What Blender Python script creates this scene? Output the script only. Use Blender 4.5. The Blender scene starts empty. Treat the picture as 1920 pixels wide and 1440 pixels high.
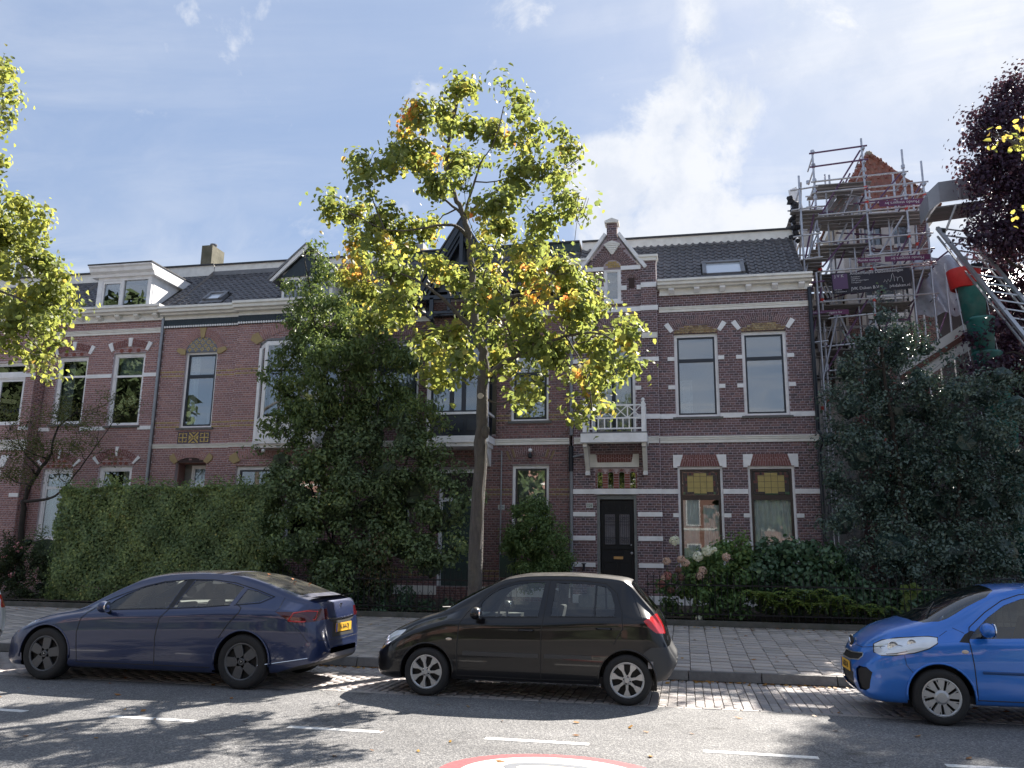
import bpy, bmesh, math, random
import numpy as np
from mathutils import Vector, Matrix
from mathutils.bvhtree import BVHTree

# ------------------------------------------------------------------ camera, sky, sun, exposure
SC = bpy.context.scene
COL = SC.collection
YAW, PITCH, ROLL, EYE = 0.205767, 0.208064, 0.0139907, 1.661
_f = Vector((-math.sin(YAW)*math.cos(PITCH), math.cos(YAW)*math.cos(PITCH), math.sin(PITCH)))
_r = Vector((math.cos(YAW), math.sin(YAW), 0)); _u = _r.cross(_f)
_r2 = _r*math.cos(ROLL)+_u*math.sin(ROLL); _u2 = -_r*math.sin(ROLL)+_u*math.cos(ROLL)
cd = bpy.data.cameras.new('camera'); cam = bpy.data.objects.new('camera', cd); COL.objects.link(cam)
cd.sensor_width = 36; cd.lens = 36*1549.2/1920; cd.clip_start = .1; cd.clip_end = 2000
cam.matrix_world = Matrix(((_r2.x,_u2.x,-_f.x,0),(_r2.y,_u2.y,-_f.y,0),(_r2.z,_u2.z,-_f.z,EYE),(0,0,0,1)))
SC.camera = cam
SC.view_settings.view_transform = 'Standard'; SC.view_settings.look = 'None'
SC.view_settings.gamma = 1; SC.view_settings.use_curve_mapping = False
SC.view_settings.exposure = 2.32
SC.cycles.max_bounces = 8; SC.cycles.transparent_max_bounces = 24
SC.cycles.diffuse_bounces = 3; SC.cycles.glossy_bounces = 4
SC.cycles.sample_clamp_indirect = 6

SUN_EL = math.radians(41.0)
SUN_AZ = math.radians(26.6)          # clockwise from +Y towards +X
SUN_DIR = Vector((math.sin(SUN_AZ)*math.cos(SUN_EL), math.cos(SUN_AZ)*math.cos(SUN_EL), math.sin(SUN_EL)))
sd = bpy.data.lights.new('sun', 'SUN'); so = bpy.data.objects.new('sun', sd); COL.objects.link(so)
sd.energy = 3.1; sd.angle = math.radians(.55); sd.color = (1, .93, .84)
so.rotation_euler = (-SUN_DIR).to_track_quat('-Z', 'Y').to_euler()

W = bpy.data.worlds.new('World'); SC.world = W; W.use_nodes = True
def build_world():
    nt = W.node_tree; N = nt.nodes; L = nt.links; N.clear()
    def nd(t, **k):
        n = N.new(t)
        for a, b in k.items(): setattr(n, a, b)
        return n
    def val(x): return x
    def math_(op, a, b=None, clamp=False):
        n = nd('ShaderNodeMath', operation=op); n.use_clamp = clamp
        for i, v in enumerate((a, b)):
            if v is None: continue
            if isinstance(v, (int, float)): n.inputs[i].default_value = v
            else: L.new(v, n.inputs[i])
        return n.outputs[0]
    sky = nd('ShaderNodeTexSky', sky_type='NISHITA'); sky.sun_disc = False
    sky.sun_elevation = SUN_EL; sky.sun_rotation = SUN_AZ
    sky.air_density = 1.15; sky.dust_density = 1.0; sky.ozone_density = 1.6; sky.altitude = 0
    tc = nd('ShaderNodeTexCoord')
    sep = nd('ShaderNodeSeparateXYZ'); L.new(tc.outputs['Generated'], sep.inputs[0])
    X, Y, Z = sep.outputs
    zc = math_('MAXIMUM', Z, .06)
    px = math_('DIVIDE', X, zc); py = math_('DIVIDE', Y, zc)     # position on a flat cloud layer overhead
    comb = nd('ShaderNodeCombineXYZ'); L.new(px, comb.inputs[0]); L.new(py, comb.inputs[1])
    def noise(vec, scale, detail, rough=.55, rot=0, sx=1, sy=1, loc=(0,0,0), dist=0):
        mp = nd('ShaderNodeMapping'); L.new(vec, mp.inputs[0]); mp.inputs['Rotation'].default_value[2] = rot
        mp.inputs['Scale'].default_value = (sx, sy, 1); mp.inputs['Location'].default_value = loc
        n = nd('ShaderNodeTexNoise'); L.new(mp.outputs[0], n.inputs['Vector'])
        n.inputs['Scale'].default_value = scale; n.inputs['Detail'].default_value = detail
        n.inputs['Roughness'].default_value = rough; n.inputs['Distortion'].default_value = dist
        return n.outputs[0]
    def ramp(v, a, b, hi=1.0):
        n = nd('ShaderNodeMapRange', interpolation_type='SMOOTHSTEP')
        L.new(v, n.inputs[0]); n.inputs[1].default_value = a; n.inputs[2].default_value = b
        n.inputs[3].default_value = 0; n.inputs[4].default_value = hi
        return n.outputs[0]
    # thin cirrus, drawn out in streaks across the whole sky
    ci = noise(comb.outputs[0], 1.1, 8, .62, rot=math.radians(38), sx=.45, sy=1.5, dist=.6, loc=(1.3,.4,0))
    ci2 = noise(comb.outputs[0], .35, 3, .5, loc=(4,2,0))
    cir = math_('MULTIPLY', ramp(ci, .40, .66, .9), ramp(ci2, .30, .60))
    # a long plume of vapour and the cumulus bank it rises from
    def dirvec(x, y):
        v = _f + _r2*((x-960)/1549.2) - _u2*((y-720)/1549.2); return v.normalized()
    def lobe(v, a0, a1):
        d = nd('ShaderNodeVectorMath', operation='DOT_PRODUCT'); L.new(tc.outputs['Generated'], d.inputs[0])
        d.inputs[1].default_value = v
        return ramp(math_('ARCCOSINE', d.outputs['Value']), math.radians(a1), math.radians(a0))
    p0 = dirvec(1330, -700); p1 = dirvec(1290, 300)
    nrm = p0.cross(p1).normalized(); mid = dirvec(1305, 60)
    d = nd('ShaderNodeVectorMath', operation='DOT_PRODUCT'); L.new(tc.outputs['Generated'], d.inputs[0]); d.inputs[1].default_value = nrm
    wob = noise(tc.outputs['Generated'], 5, 4, .6)
    off = math_('ABSOLUTE', math_('ADD', d.outputs['Value'], math_('MULTIPLY', math_('SUBTRACT', wob, .5), .07)))
    tex = noise(tc.outputs['Generated'], 13, 6, .68, loc=(2,1,0))
    plume = math_('MULTIPLY', math_('MULTIPLY', ramp(off, .034, .004), lobe(mid, 8, 17)), ramp(tex, .28, .55, .9))
    cum = noise(tc.outputs['Generated'], 9, 10, .62, loc=(.35,.9,.2), dist=.35)
    bank = math_('MAXIMUM', lobe(dirvec(1290, 420), 1.5, 8.0), lobe(dirvec(1150, 350), .5, 6.5))
    bank = math_('MAXIMUM', bank, math_('MAXIMUM', lobe(dirvec(1430, 420), .5, 4.0), math_('MULTIPLY', lobe(dirvec(1250, 300), .5, 8.5), .75)))
    cumm = ramp(math_('ADD', cum, math_('MULTIPLY', math_('SUBTRACT', bank, 1.0), .36)), .22, .42, 1.0)
    wide = math_('MULTIPLY', ramp(noise(tc.outputs['Generated'], 3.2, 7, .6, loc=(5,3,1), dist=.5, sy=1.6), .47, .72), ramp(Z, .62, .2, .55))
    m = math_('MAXIMUM', math_('MAXIMUM', cir, cumm), math_('MAXIMUM', plume, wide))
    # bright thin haze round the sun
    dd = nd('ShaderNodeVectorMath', operation='DOT_PRODUCT'); L.new(tc.outputs['Generated'], dd.inputs[0]); dd.inputs[1].default_value = SUN_DIR
    ang = math_('ARCCOSINE', dd.outputs['Value'])
    veil = ramp(ang, math.radians(38), math.radians(4)); veil2 = ramp(ang, math.radians(20), math.radians(2))
    m = math_('ADD', math_('MULTIPLY', m, .85), math_('MULTIPLY', veil, .5), clamp=True)
    up = ramp(Z, -.02, .04)
    m = math_('MULTIPLY', m, up)
    cb = nd('ShaderNodeMix', data_type='RGBA'); 
    cb.inputs[6].default_value = (2.35, 2.5, 2.8, 1); cb.inputs[7].default_value = (3.1, 3.12, 3.18, 1)
    shade = ramp(noise(tc.outputs['Generated'], 16, 6, .6, loc=(.2,.75,.1)), .36, .62, .55)
    L.new(math_('ADD', veil2, shade, clamp=True), cb.inputs[0])
    # the blue, thinned everywhere by high haze
    cap = nd('ShaderNodeVectorMath', operation='MINIMUM'); L.new(sky.outputs[0], cap.inputs[0]); cap.inputs[1].default_value = (7, 7.5, 8.5)
    dim = nd('ShaderNodeVectorMath', operation='SCALE'); L.new(cap.outputs[0], dim.inputs[0]); dim.inputs['Scale'].default_value = .52
    hz = nd('ShaderNodeMix', data_type='RGBA'); hz.inputs[0].default_value = .75; L.new(dim.outputs[0], hz.inputs[6]); hz.inputs[7].default_value = (1.08, 1.41, 2.12, 1)
    mix = nd('ShaderNodeMix', data_type='RGBA'); L.new(m, mix.inputs[0]); L.new(hz.outputs[2], mix.inputs[6]); L.new(cb.outputs[2], mix.inputs[7])
    bg = nd('ShaderNodeBackground'); L.new(mix.outputs[2], bg.inputs[0]); bg.inputs[1].default_value = .068
    out = nd('ShaderNodeOutputWorld'); L.new(bg.outputs[0], out.inputs[0])
build_world()

# ------------------------------------------------------------------ helpers
RNG = random.Random(7)
MATS = {}
def mat(name, col, rough=.6, metal=0, var=0, vscale=8, bump=0, bscale=40, tint=None, spec=.5, coat=0, trans=0, dirt=None, alpha=1, vstretch=(1,1,1)):
    """tint=(colour list): per-piece colour from the 'tint' attribute plus the object's own random number"""
    if name in MATS: return MATS[name]
    m = bpy.data.materials.new(name); m.use_nodes = True; nt = m.node_tree; N = nt.nodes; L = nt.links
    P = N['Principled BSDF']
    P.inputs['Base Color'].default_value = (*col, 1); P.inputs['Roughness'].default_value = rough
    P.inputs['Metallic'].default_value = metal; P.inputs['Specular IOR Level'].default_value = spec
    P.inputs['Coat Weight'].default_value = coat; P.inputs['Coat Roughness'].default_value = .04
    src = None
    if tint:
        at = N.new('ShaderNodeAttribute'); at.attribute_name = 'tint'
        oi = N.new('ShaderNodeObjectInfo'); ad = N.new('ShaderNodeMath'); ad.operation = 'ADD'
        L.new(at.outputs['Fac'], ad.inputs[0]); L.new(oi.outputs['Random'], ad.inputs[1])
        fr = N.new('ShaderNodeMath'); fr.operation = 'FRACT'; L.new(ad.outputs[0], fr.inputs[0])
        cr = N.new('ShaderNodeValToRGB'); L.new(fr.outputs[0], cr.inputs[0]); e = cr.color_ramp.elements
        n = len(tint)
        while len(e) < n: e.new(.5)
        for i, c in enumerate(tint): e[i].position = i/(n-1); e[i].color = (*c, 1)
        src = cr.outputs[0]
    tc = N.new('ShaderNodeTexCoord')
    if var or dirt:
        if src is None:
            rg = N.new('ShaderNodeRGB'); rg.outputs[0].default_value = (*col, 1); src = rg.outputs[0]
    if var:
        mp = N.new('ShaderNodeMapping'); mp.inputs['Scale'].default_value = vstretch; L.new(tc.outputs['Object'], mp.inputs[0])
        no = N.new('ShaderNodeTexNoise'); no.inputs['Scale'].default_value = vscale; no.inputs['Detail'].default_value = 6
        no.inputs['Roughness'].default_value = .65
        L.new(mp.outputs[0], no.inputs['Vector'])
        mr = N.new('ShaderNodeMapRange'); L.new(no.outputs[0], mr.inputs[0]); mr.inputs[1].default_value = .25; mr.inputs[2].default_value = .75
        mr.inputs[3].default_value = 1-var; mr.inputs[4].default_value = 1+var
        vm = N.new('ShaderNodeVectorMath'); vm.operation = 'SCALE'; L.new(src, vm.inputs[0]); L.new(mr.outputs[0], vm.inputs['Scale'])
        src = vm.outputs[0]
    if dirt:
        dcol, dscale, amt = dirt
        no = N.new('ShaderNodeTexNoise'); no.inputs['Scale'].default_value = dscale; no.inputs['Detail'].default_value = 8
        L.new(tc.outputs['Object'], no.inputs['Vector'])
        mr = N.new('ShaderNodeMapRange'); L.new(no.outputs[0], mr.inputs[0]); mr.inputs[1].default_value = .45; mr.inputs[2].default_value = .7
        mr.inputs[4].default_value = amt
        mx = N.new('ShaderNodeMix'); mx.data_type = 'RGBA'; L.new(mr.outputs[0], mx.inputs[0]); L.new(src, mx.inputs[6]); mx.inputs[7].default_value = (*dcol, 1)
        src = mx.outputs[2]
    if src is not None: L.new(src, P.inputs['Base Color'])
    if bump:
        no = N.new('ShaderNodeTexNoise'); no.inputs['Scale'].default_value = bscale; no.inputs['Detail'].default_value = 5
        L.new(tc.outputs['Object'], no.inputs['Vector'])
        b = N.new('ShaderNodeBump'); b.inputs['Strength'].default_value = bump; b.inputs['Distance'].default_value = .02
        L.new(no.outputs[0], b.inputs['Height']); L.new(b.outputs[0], P.inputs['Normal'])
    MATS[name] = m
    return m
def glass(name, tint=(.8,.85,.85), refl=.16, rough=.0, dark=1.0):
    if name in MATS: return MATS[name]
    m = bpy.data.materials.new(name); m.use_nodes = True; nt = m.node_tree; N = nt.nodes; L = nt.links; N.clear()
    tr = N.new('ShaderNodeBsdfTransparent'); tr.inputs[0].default_value = (tint[0]*dark, tint[1]*dark, tint[2]*dark, 1)
    gl = N.new('ShaderNodeBsdfGlossy'); gl.inputs['Roughness'].default_value = rough
    fr = N.new('ShaderNodeFresnel'); fr.inputs[0].default_value = 1.5
    mr = N.new('ShaderNodeMapRange'); L.new(fr.outputs[0], mr.inputs[0]); mr.inputs[1].default_value = .04; mr.inputs[3].default_value = refl; mr.inputs[4].default_value = 1
    mx = N.new('ShaderNodeMixShader'); L.new(mr.outputs[0], mx.inputs[0]); L.new(tr.outputs[0], mx.inputs[1]); L.new(gl.outputs[0], mx.inputs[2])
    o = N.new('ShaderNodeOutputMaterial'); L.new(mx.outputs[0], o.inputs[0])
    MATS[name] = m; return m
def leafmat(name, ramp, trans=.45, rough=.5, spec=.25, tcol=1.5):
    if name in MATS: return MATS[name]
    m = bpy.data.materials.new(name); m.use_nodes = True; nt = m.node_tree; N = nt.nodes; L = nt.links
    P = N['Principled BSDF']; P.inputs['Roughness'].default_value = rough; P.inputs['Specular IOR Level'].default_value = spec
    at = N.new('ShaderNodeAttribute'); at.attribute_name = 'tint'
    cr = N.new('ShaderNodeValToRGB'); L.new(at.outputs['Fac'], cr.inputs[0]); e = cr.color_ramp.elements
    while len(e) < len(ramp): e.new(.5)
    for i, (p, c) in enumerate(ramp): e[i].position = p; e[i].color = (*c, 1)
    L.new(cr.outputs[0], P.inputs['Base Color'])
    tl = N.new('ShaderNodeBsdfTranslucent')
    vm = N.new('ShaderNodeVectorMath'); vm.operation = 'MULTIPLY'; vm.inputs[1].default_value = (tcol*.98, tcol*.92, tcol*.6)
    L.new(cr.outputs[0], vm.inputs[0]); L.new(vm.outputs[0], tl.inputs[0])
    mx = N.new('ShaderNodeMixShader'); mx.inputs[0].default_value = trans
    L.new(P.outputs[0], mx.inputs[1]); L.new(tl.outputs[0], mx.inputs[2])
    o = N['Material Output']; L.new(mx.outputs[0], o.inputs[0])
    MATS[name] = m; return m

def thing(name, label, cat, loc=(0,0,0), rotz=0, group=None):
    o = bpy.data.objects.new(name, None); COL.objects.link(o); o.location = loc; o.rotation_euler = (0,0,rotz)
    o.empty_display_size = .2; o['label'] = label; o['category'] = cat
    if group: o['group'] = group
    return o
def tag(o, label, cat, group=None, kind=None):
    if label: o['label'] = label
    if cat: o['category'] = cat
    if group: o['group'] = group
    if kind: o['kind'] = kind
    return o
def root_loc(o):
    while o.parent: o = o.parent
    return Vector(o.location)
class MB:
    """collects shapes (world coordinates, or the thing's own with local=True) and links them as ONE mesh object"""
    def __init__(s): s.v = []; s.f = []; s.t = []; s.cur = None
    def tint(s, t): s.cur = t; return s
    def add(s, vs, fs):
        n = len(s.v); s.v += [tuple(a) for a in vs]
        for f in fs: s.f.append(tuple(i+n for i in f)); s.t.append(s.cur or 0)
        return s
    def box(s, x0, x1, y0, y1, z0, z1):
        return s.add([(x0,y0,z0),(x1,y0,z0),(x1,y1,z0),(x0,y1,z0),(x0,y0,z1),(x1,y0,z1),(x1,y1,z1),(x0,y1,z1)],
              [(3,2,1,0),(4,5,6,7),(0,1,5,4),(1,2,6,5),(2,3,7,6),(3,0,4,7)])
    def hexa(s, p):   # 8 points, bottom ring then top ring
        return s.add(p, [(3,2,1,0),(4,5,6,7),(0,1,5,4),(1,2,6,5),(2,3,7,6),(3,0,4,7)])
    def prism(s, poly, axis, a, b):
        """poly 2D -> extruded along axis from a to b. axis y: poly (x,z); axis x: poly (y,z); axis z: poly (x,y)"""
        n = len(poly)
        def P(u, w, d): return {'y': (u, d, w), 'x': (d, u, w), 'z': (u, w, d)}[axis]
        vs = [P(u, w, a) for u, w in poly]+[P(u, w, b) for u, w in poly]
        fs = [tuple(range(n)), tuple(range(2*n-1, n-1, -1))]+[(i, i+n, (i+1) % n+n, (i+1) % n) for i in range(n)]
        return s.add(vs, fs)
    def tube(s, pts, r, seg=8, cap=True):
        pts = [Vector(p) for p in pts]; n = len(pts); rr = r if isinstance(r, (list, tuple)) else [r]*n
        rings = []; prev = None
        for i, p in enumerate(pts):
            d = (pts[min(i+1, n-1)]-pts[max(i-1, 0)])
            d = d.normalized() if d.length > 1e-9 else Vector((0,0,1))
            if prev is None:
                a = d.orthogonal().normalized()
            else:
                a = (prev-d*prev.dot(d)); a = a.normalized() if a.length > 1e-6 else d.orthogonal().normalized()
            prev = a; b = d.cross(a)
            rings.append([p+(a*math.cos(2*math.pi*k/seg)+b*math.sin(2*math.pi*k/seg))*rr[i] for k in range(seg)])
        vs = [v for r_ in rings for v in r_]
        fs = [(i*seg+k, i*seg+(k+1) % seg, (i+1)*seg+(k+1) % seg, (i+1)*seg+k) for i in range(n-1) for k in range(seg)]
        if cap: fs += [tuple(range(seg-1, -1, -1)), tuple((n-1)*seg+k for k in range(seg))]
        return s.add(vs, fs)
    def lathe(s, prof, c, axis='z', seg=16):
        vs = []; c = Vector(c)
        for r, h in prof:
            for k in range(seg):
                a = 2*math.pi*k/seg; u, w = r*math.cos(a), r*math.sin(a)
                vs.append(c+Vector({'z': (u, w, h), 'y': (u, h, w), 'x': (h, u, w)}[axis]))
        fs = [(i*seg+k, i*seg+(k+1) % seg, (i+1)*seg+(k+1) % seg, (i+1)*seg+k) for i in range(len(prof)-1) for k in range(seg)]
        return s.add(vs, fs)
    def grid(s, fn, nu, nv):
        vs = [fn(i/nu, j/nv) for j in range(nv+1) for i in range(nu+1)]
        return s.add(vs, [(j*(nu+1)+i, j*(nu+1)+i+1, (j+1)*(nu+1)+i+1, (j+1)*(nu+1)+i) for j in range(nv) for i in range(nu)])
    def blob(s, c, r, seed=0, n=2, amp=.15, sc=(1,1,1)):
        bm = bmesh.new(); bmesh.ops.create_icosphere(bm, subdivisions=n, radius=1)
        R_ = random.Random(seed); c = Vector(c)
        vs = []
        for v in bm.verts:
            k = r*(1+R_.uniform(-amp, amp)); vs.append(c+Vector((v.co.x*k*sc[0], v.co.y*k*sc[1], v.co.z*k*sc[2])))
        fs = [[v.index for v in f.verts] for f in bm.faces]; bm.free()
        return s.add(vs, fs)
    def mesh(s, name, smooth=False, fix=True, org=None):
        me = bpy.data.meshes.new(name)
        vs = s.v
        if org is not None: vs = [(a-org[0], b-org[1], c-org[2]) for a, b, c in vs]
        me.from_pydata(vs, [], s.f)
        if fix and len(s.f) < 60000:
            bm = bmesh.new(); bm.from_mesh(me); bmesh.ops.recalc_face_normals(bm, faces=bm.faces); bm.to_mesh(me); bm.free()
        if any(s.t):
            at = me.attributes.new('tint', 'FLOAT', 'FACE'); at.data.foreach_set('value', s.t)
        if smooth: me.polygons.foreach_set('use_smooth', [True]*len(me.polygons))
        me.update(); return me
    def build(s, name, m, parent=None, smooth=False, local=False, fix=True, kind=None, bevel=0):
        org = (0,0,0)
        if parent is not None and not local: org = root_loc(parent)
        me = s.mesh(name, smooth, fix, org)
        if m: me.materials.append(m)
        o = bpy.data.objects.new(name, me); COL.objects.link(o)
        if parent is not None: o.parent = parent
        if kind: o['kind'] = kind
        if bevel:
            b = o.modifiers.new('bevel', 'BEVEL'); b.width = bevel; b.segments = 2; b.limit_method = 'ANGLE'
        return o
def copies(me, name, parent, placements, world=True):
    """many pieces sharing one mesh: placements are (x,y,z) or ((x,y,z), rotation)"""
    org = root_loc(parent) if world else Vector((0,0,0))
    for p in placements:
        rot = None
        if len(p) == 2: p, rot = p[0], p[1]
        o = bpy.data.objects.new(name, me); COL.objects.link(o); o.parent = parent
        o.location = Vector(p)-org
        if rot: o.rotation_euler = rot
def np_mesh(name, V, F, m, parent=None, tint=None, smooth=False, kind=None, org=None):
    me = bpy.data.meshes.new(name); n = F.shape[1]
    if org is not None: V = V-np.array(org)
    me.vertices.add(len(V)); me.vertices.foreach_set('co', V.astype(np.float32).ravel())
    me.loops.add(F.size); me.loops.foreach_set('vertex_index', F.astype(np.int32).ravel())
    me.polygons.add(len(F)); me.polygons.foreach_set('loop_start', np.arange(0, F.size, n, dtype=np.int32))
    me.polygons.foreach_set('loop_total', np.full(len(F), n, dtype=np.int32))
    if smooth: me.polygons.foreach_set('use_smooth', np.ones(len(F), dtype=bool))
    if tint is not None:
        at = me.attributes.new('tint', 'FLOAT', 'FACE'); at.data.foreach_set('value', tint.astype(np.float32))
    me.update(calc_edges=True); me.materials.append(m)
    o = bpy.data.objects.new(name, me); COL.objects.link(o)
    if parent is not None: o.parent = parent
    if kind: o['kind'] = kind
    return o
def text_obj(s, size, m, parent, loc, rot, name='lettering', extrude=.002, sx=1, align='CENTER'):
    cu = bpy.data.curves.new(name, 'FONT'); cu.body = s; cu.size = size; cu.extrude = extrude; cu.align_x = align; cu.align_y = 'CENTER'
    cu.resolution_u = 3
    tmp = bpy.data.objects.new(name, cu); COL.objects.link(tmp)
    dg = bpy.context.evaluated_depsgraph_get(); dg.update()
    me = bpy.data.meshes.new_from_object(tmp.evaluated_get(dg)); me.name = name
    bpy.data.objects.remove(tmp)
    me.materials.clear(); me.materials.append(m)
    o = bpy.data.objects.new(name, me); COL.objects.link(o)
    if parent is not None: o.parent = parent
    o.location = loc; o.rotation_euler = rot; o.scale = (sx, 1, 1)
    return o
R = math.radians

# ------------------------------------------------------------------ materials
white = mat('white_paint', (.82,.82,.83), .45, var=.08, vscale=3, dirt=((.3,.29,.26), 5, .18))
cream = mat('cream_paint', (.80,.79,.75), .5, var=.08, vscale=3, dirt=((.3,.28,.24), 4, .2))
navy = mat('dark_blue_paint', (.012,.017,.028), .3)
brownp = mat('dark_brown_paint', (.03,.018,.016), .35)
slateb = mat('slate_blue_boards', (.018,.032,.045), .5, var=.25, vscale=14)
greenp = mat('dark_green_board', (.035,.06,.055), .5, var=.2)
zinc = mat('zinc', (.28,.30,.33), .45, metal=.6, var=.15)
pipeg = mat('grey_pipe', (.22,.23,.25), .5, var=.1)
stone = mat('grey_stone', (.12,.12,.115), .7, var=.25, bump=.3, bscale=30)
roomm = mat('room_plaster', (.26,.26,.25), .9)
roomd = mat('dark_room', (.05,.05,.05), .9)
curtm = mat('sheer_curtain', (.75,.78,.8), .9, var=.1)
curtg = mat('grey_green_curtain', (.74,.8,.78), .9, var=.12)
wglass = glass('window_glass', (.8,.84,.85), .17)
wglass3 = glass('window_glass_clear', (.92,.94,.94), .055)
wglass2 = glass('window_glass_bright', (.8,.84,.85), .24)
# ------------------------------------------------------------------ ground
def structure(o, label=None):
    o['kind'] = 'structure'
    if label: o['label'] = label
    return o
PAVE_Y0, PAVE_Y1, PZ0, PZ1 = 12.72, 18.0, .13, .36
def pz(y): return PZ0+(PZ1-PZ0)*(y-PAVE_Y0)/(PAVE_Y1-PAVE_Y0)

def road_material():
    m = bpy.data.materials.new('asphalt'); m.use_nodes = True; nt = m.node_tree; N = nt.nodes; L = nt.links; P = N['Principled BSDF']
    tc = N.new('ShaderNodeTexCoord')
    def noise(s, d=4, r=.6):
        n = N.new('ShaderNodeTexNoise'); n.inputs['Scale'].default_value = s; n.inputs['Detail'].default_value = d; n.inputs['Roughness'].default_value = r
        L.new(tc.outputs['Object'], n.inputs['Vector']); return n.outputs[0]
    vo = N.new('ShaderNodeTexVoronoi'); vo.inputs['Scale'].default_value = 75; L.new(tc.outputs['Object'], vo.inputs['Vector'])
    cr = N.new('ShaderNodeValToRGB'); L.new(vo.outputs['Color'], cr.inputs[0])
    e = cr.color_ramp.elements; e[0].position = .25; e[0].color = (.10,.10,.104,1); e[1].position = .85; e[1].color = (.27,.266,.26,1)
    a = e.new(.6); a.color = (.165,.163,.162,1)
    mr = N.new('ShaderNodeMapRange'); L.new(noise(.6, 5), mr.inputs[0]); mr.inputs[1].default_value = .3; mr.inputs[2].default_value = .7; mr.inputs[3].default_value = .82; mr.inputs[4].default_value = 1.16
    mp = N.new('ShaderNodeMapping'); L.new(tc.outputs['Object'], mp.inputs[0]); mp.inputs['Scale'].default_value = (.12, 2.2, 1)
    n2 = N.new('ShaderNodeTexNoise'); n2.inputs['Scale'].default_value = 1; n2.inputs['Detail'].default_value = 4; L.new(mp.outputs[0], n2.inputs['Vector'])
    mr2 = N.new('ShaderNodeMapRange'); L.new(n2.outputs[0], mr2.inputs[0]); mr2.inputs[1].default_value = .3; mr2.inputs[2].default_value = .7; mr2.inputs[3].default_value = .9; mr2.inputs[4].default_value = 1.1
    mm = N.new('ShaderNodeMath'); mm.operation = 'MULTIPLY'; L.new(mr.outputs[0], mm.inputs[0]); L.new(mr2.outputs[0], mm.inputs[1])
    # fine cracks, only where a broad noise lets them run, and old oil spots
    vc = N.new('ShaderNodeTexVoronoi'); vc.feature = 'DISTANCE_TO_EDGE'; vc.inputs['Scale'].default_value = .55
    wv = N.new('ShaderNodeVectorMath'); wv.operation = 'MULTIPLY_ADD'; nz = N.new('ShaderNodeTexNoise'); nz.inputs['Scale'].default_value = 2.5; nz.inputs['Detail'].default_value = 6
    L.new(tc.outputs['Object'], nz.inputs['Vector']); L.new(nz.outputs['Color'], wv.inputs[0]); wv.inputs[1].default_value = (.5,.5,0); L.new(tc.outputs['Object'], wv.inputs[2]); L.new(wv.outputs[0], vc.inputs['Vector'])
    ck = N.new('ShaderNodeMapRange'); L.new(vc.outputs['Distance'], ck.inputs[0]); ck.inputs[1].default_value = .002; ck.inputs[2].default_value = .007; ck.inputs[3].default_value = .55; ck.inputs[4].default_value = 1
    ms = N.new('ShaderNodeMapRange'); L.new(noise(.35, 2), ms.inputs[0]); ms.inputs[1].default_value = .45; ms.inputs[2].default_value = .6
    cm = N.new('ShaderNodeMix'); cm.inputs[2].default_value = 1; L.new(ms.outputs[0], cm.inputs[0]); L.new(ck.outputs[0], cm.inputs[3])
    sp_ = N.new('ShaderNodeMapRange'); L.new(noise(1.7, 3, .4), sp_.inputs[0]); sp_.inputs[1].default_value = .66; sp_.inputs[2].default_value = .74; sp_.inputs[3].default_value = 1; sp_.inputs[4].default_value = .6
    m1 = N.new('ShaderNodeMath'); m1.operation = 'MULTIPLY'; L.new(cm.outputs[0], m1.inputs[0]); L.new(sp_.outputs[0], m1.inputs[1])
    m2 = N.new('ShaderNodeMath'); m2.operation = 'MULTIPLY'; L.new(m1.outputs[0], m2.inputs[0]); L.new(mm.outputs[0], m2.inputs[1])
    vm = N.new('ShaderNodeVectorMath'); vm.operation = 'SCALE'; L.new(cr.outputs[0], vm.inputs[0]); L.new(m2.outputs[0], vm.inputs['Scale'])
    L.new(vm.outputs[0], P.inputs['Base Color']); P.inputs['Roughness'].default_value = .78; P.inputs['Specular IOR Level'].default_value = .3
    b = N.new('ShaderNodeBump'); b.inputs['Strength'].default_value = .7; b.inputs['Distance'].default_value = .006
    L.new(vo.outputs['Distance'], b.inputs['Height']); L.new(b.outputs[0], P.inputs['Normal'])
    return m
asph = road_material()
ground = MB().add([(-300,-300,-.06),(300,-300,-.06),(300,500,-.06),(-300,500,-.06)], [(0,1,2,3)]).build('ground', mat('bare_ground', (.09,.08,.065), .9, var=.3, vscale=.5), fix=False)
structure(ground)
road = MB().add([(-120,-3.4,0),(120,-3.4,0),(120,10.28,0),(-120,10.28,0)], [(0,1,2,3)]).build('road', asph, fix=False); structure(road)

paint = mat('road_paint', (0.713,0.713,0.69), .6, var=.12, vscale=20, dirt=((0.23,0.23,0.23), 30, .55))
for i in range(-3, 7):
    x = -6.90+2.0*0+i*2.0; x = -5.898+i*2.0-0
    o = MB().box(x, x+.98, 8.03, 8.13, .0, .004).build('road_marking', paint); o.parent = road
# speed sign painted on the road: red ring, cream disc, grey figures
redp = mat('red_road_paint', (.5,.07,.08), .6, var=.15, vscale=15, dirt=((.25,.15,.15), 25, .3))
creamp = mat('cream_road_paint', (.62,.60,.52), .6, var=.08, vscale=15)
greyp = mat('grey_road_paint', (.16,.17,.19), .6, var=.1, vscale=15)
cx, cy, ea, eb = -1.08, 6.88, .91, .71
def ell(a, b, n=72): return [(cx+a*math.cos(2*math.pi*k/n), cy+b*math.sin(2*math.pi*k/n)) for k in range(n)]
o = MB().prism(ell(ea, eb), 'z', .001, .004).build('sign_ring', redp); o.parent = road
o = MB().prism(ell(ea-.17, eb-.12), 'z', .001, .006).build('sign_disc', creamp); o.parent = road
t = text_obj('30', 1.0, greyp, road, (cx+.02, cy-.02, .007), (0,0,R(90)), name='speed_figures', extrude=.001, sx=.78); t.scale = (.86, 1.15, 1)

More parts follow.
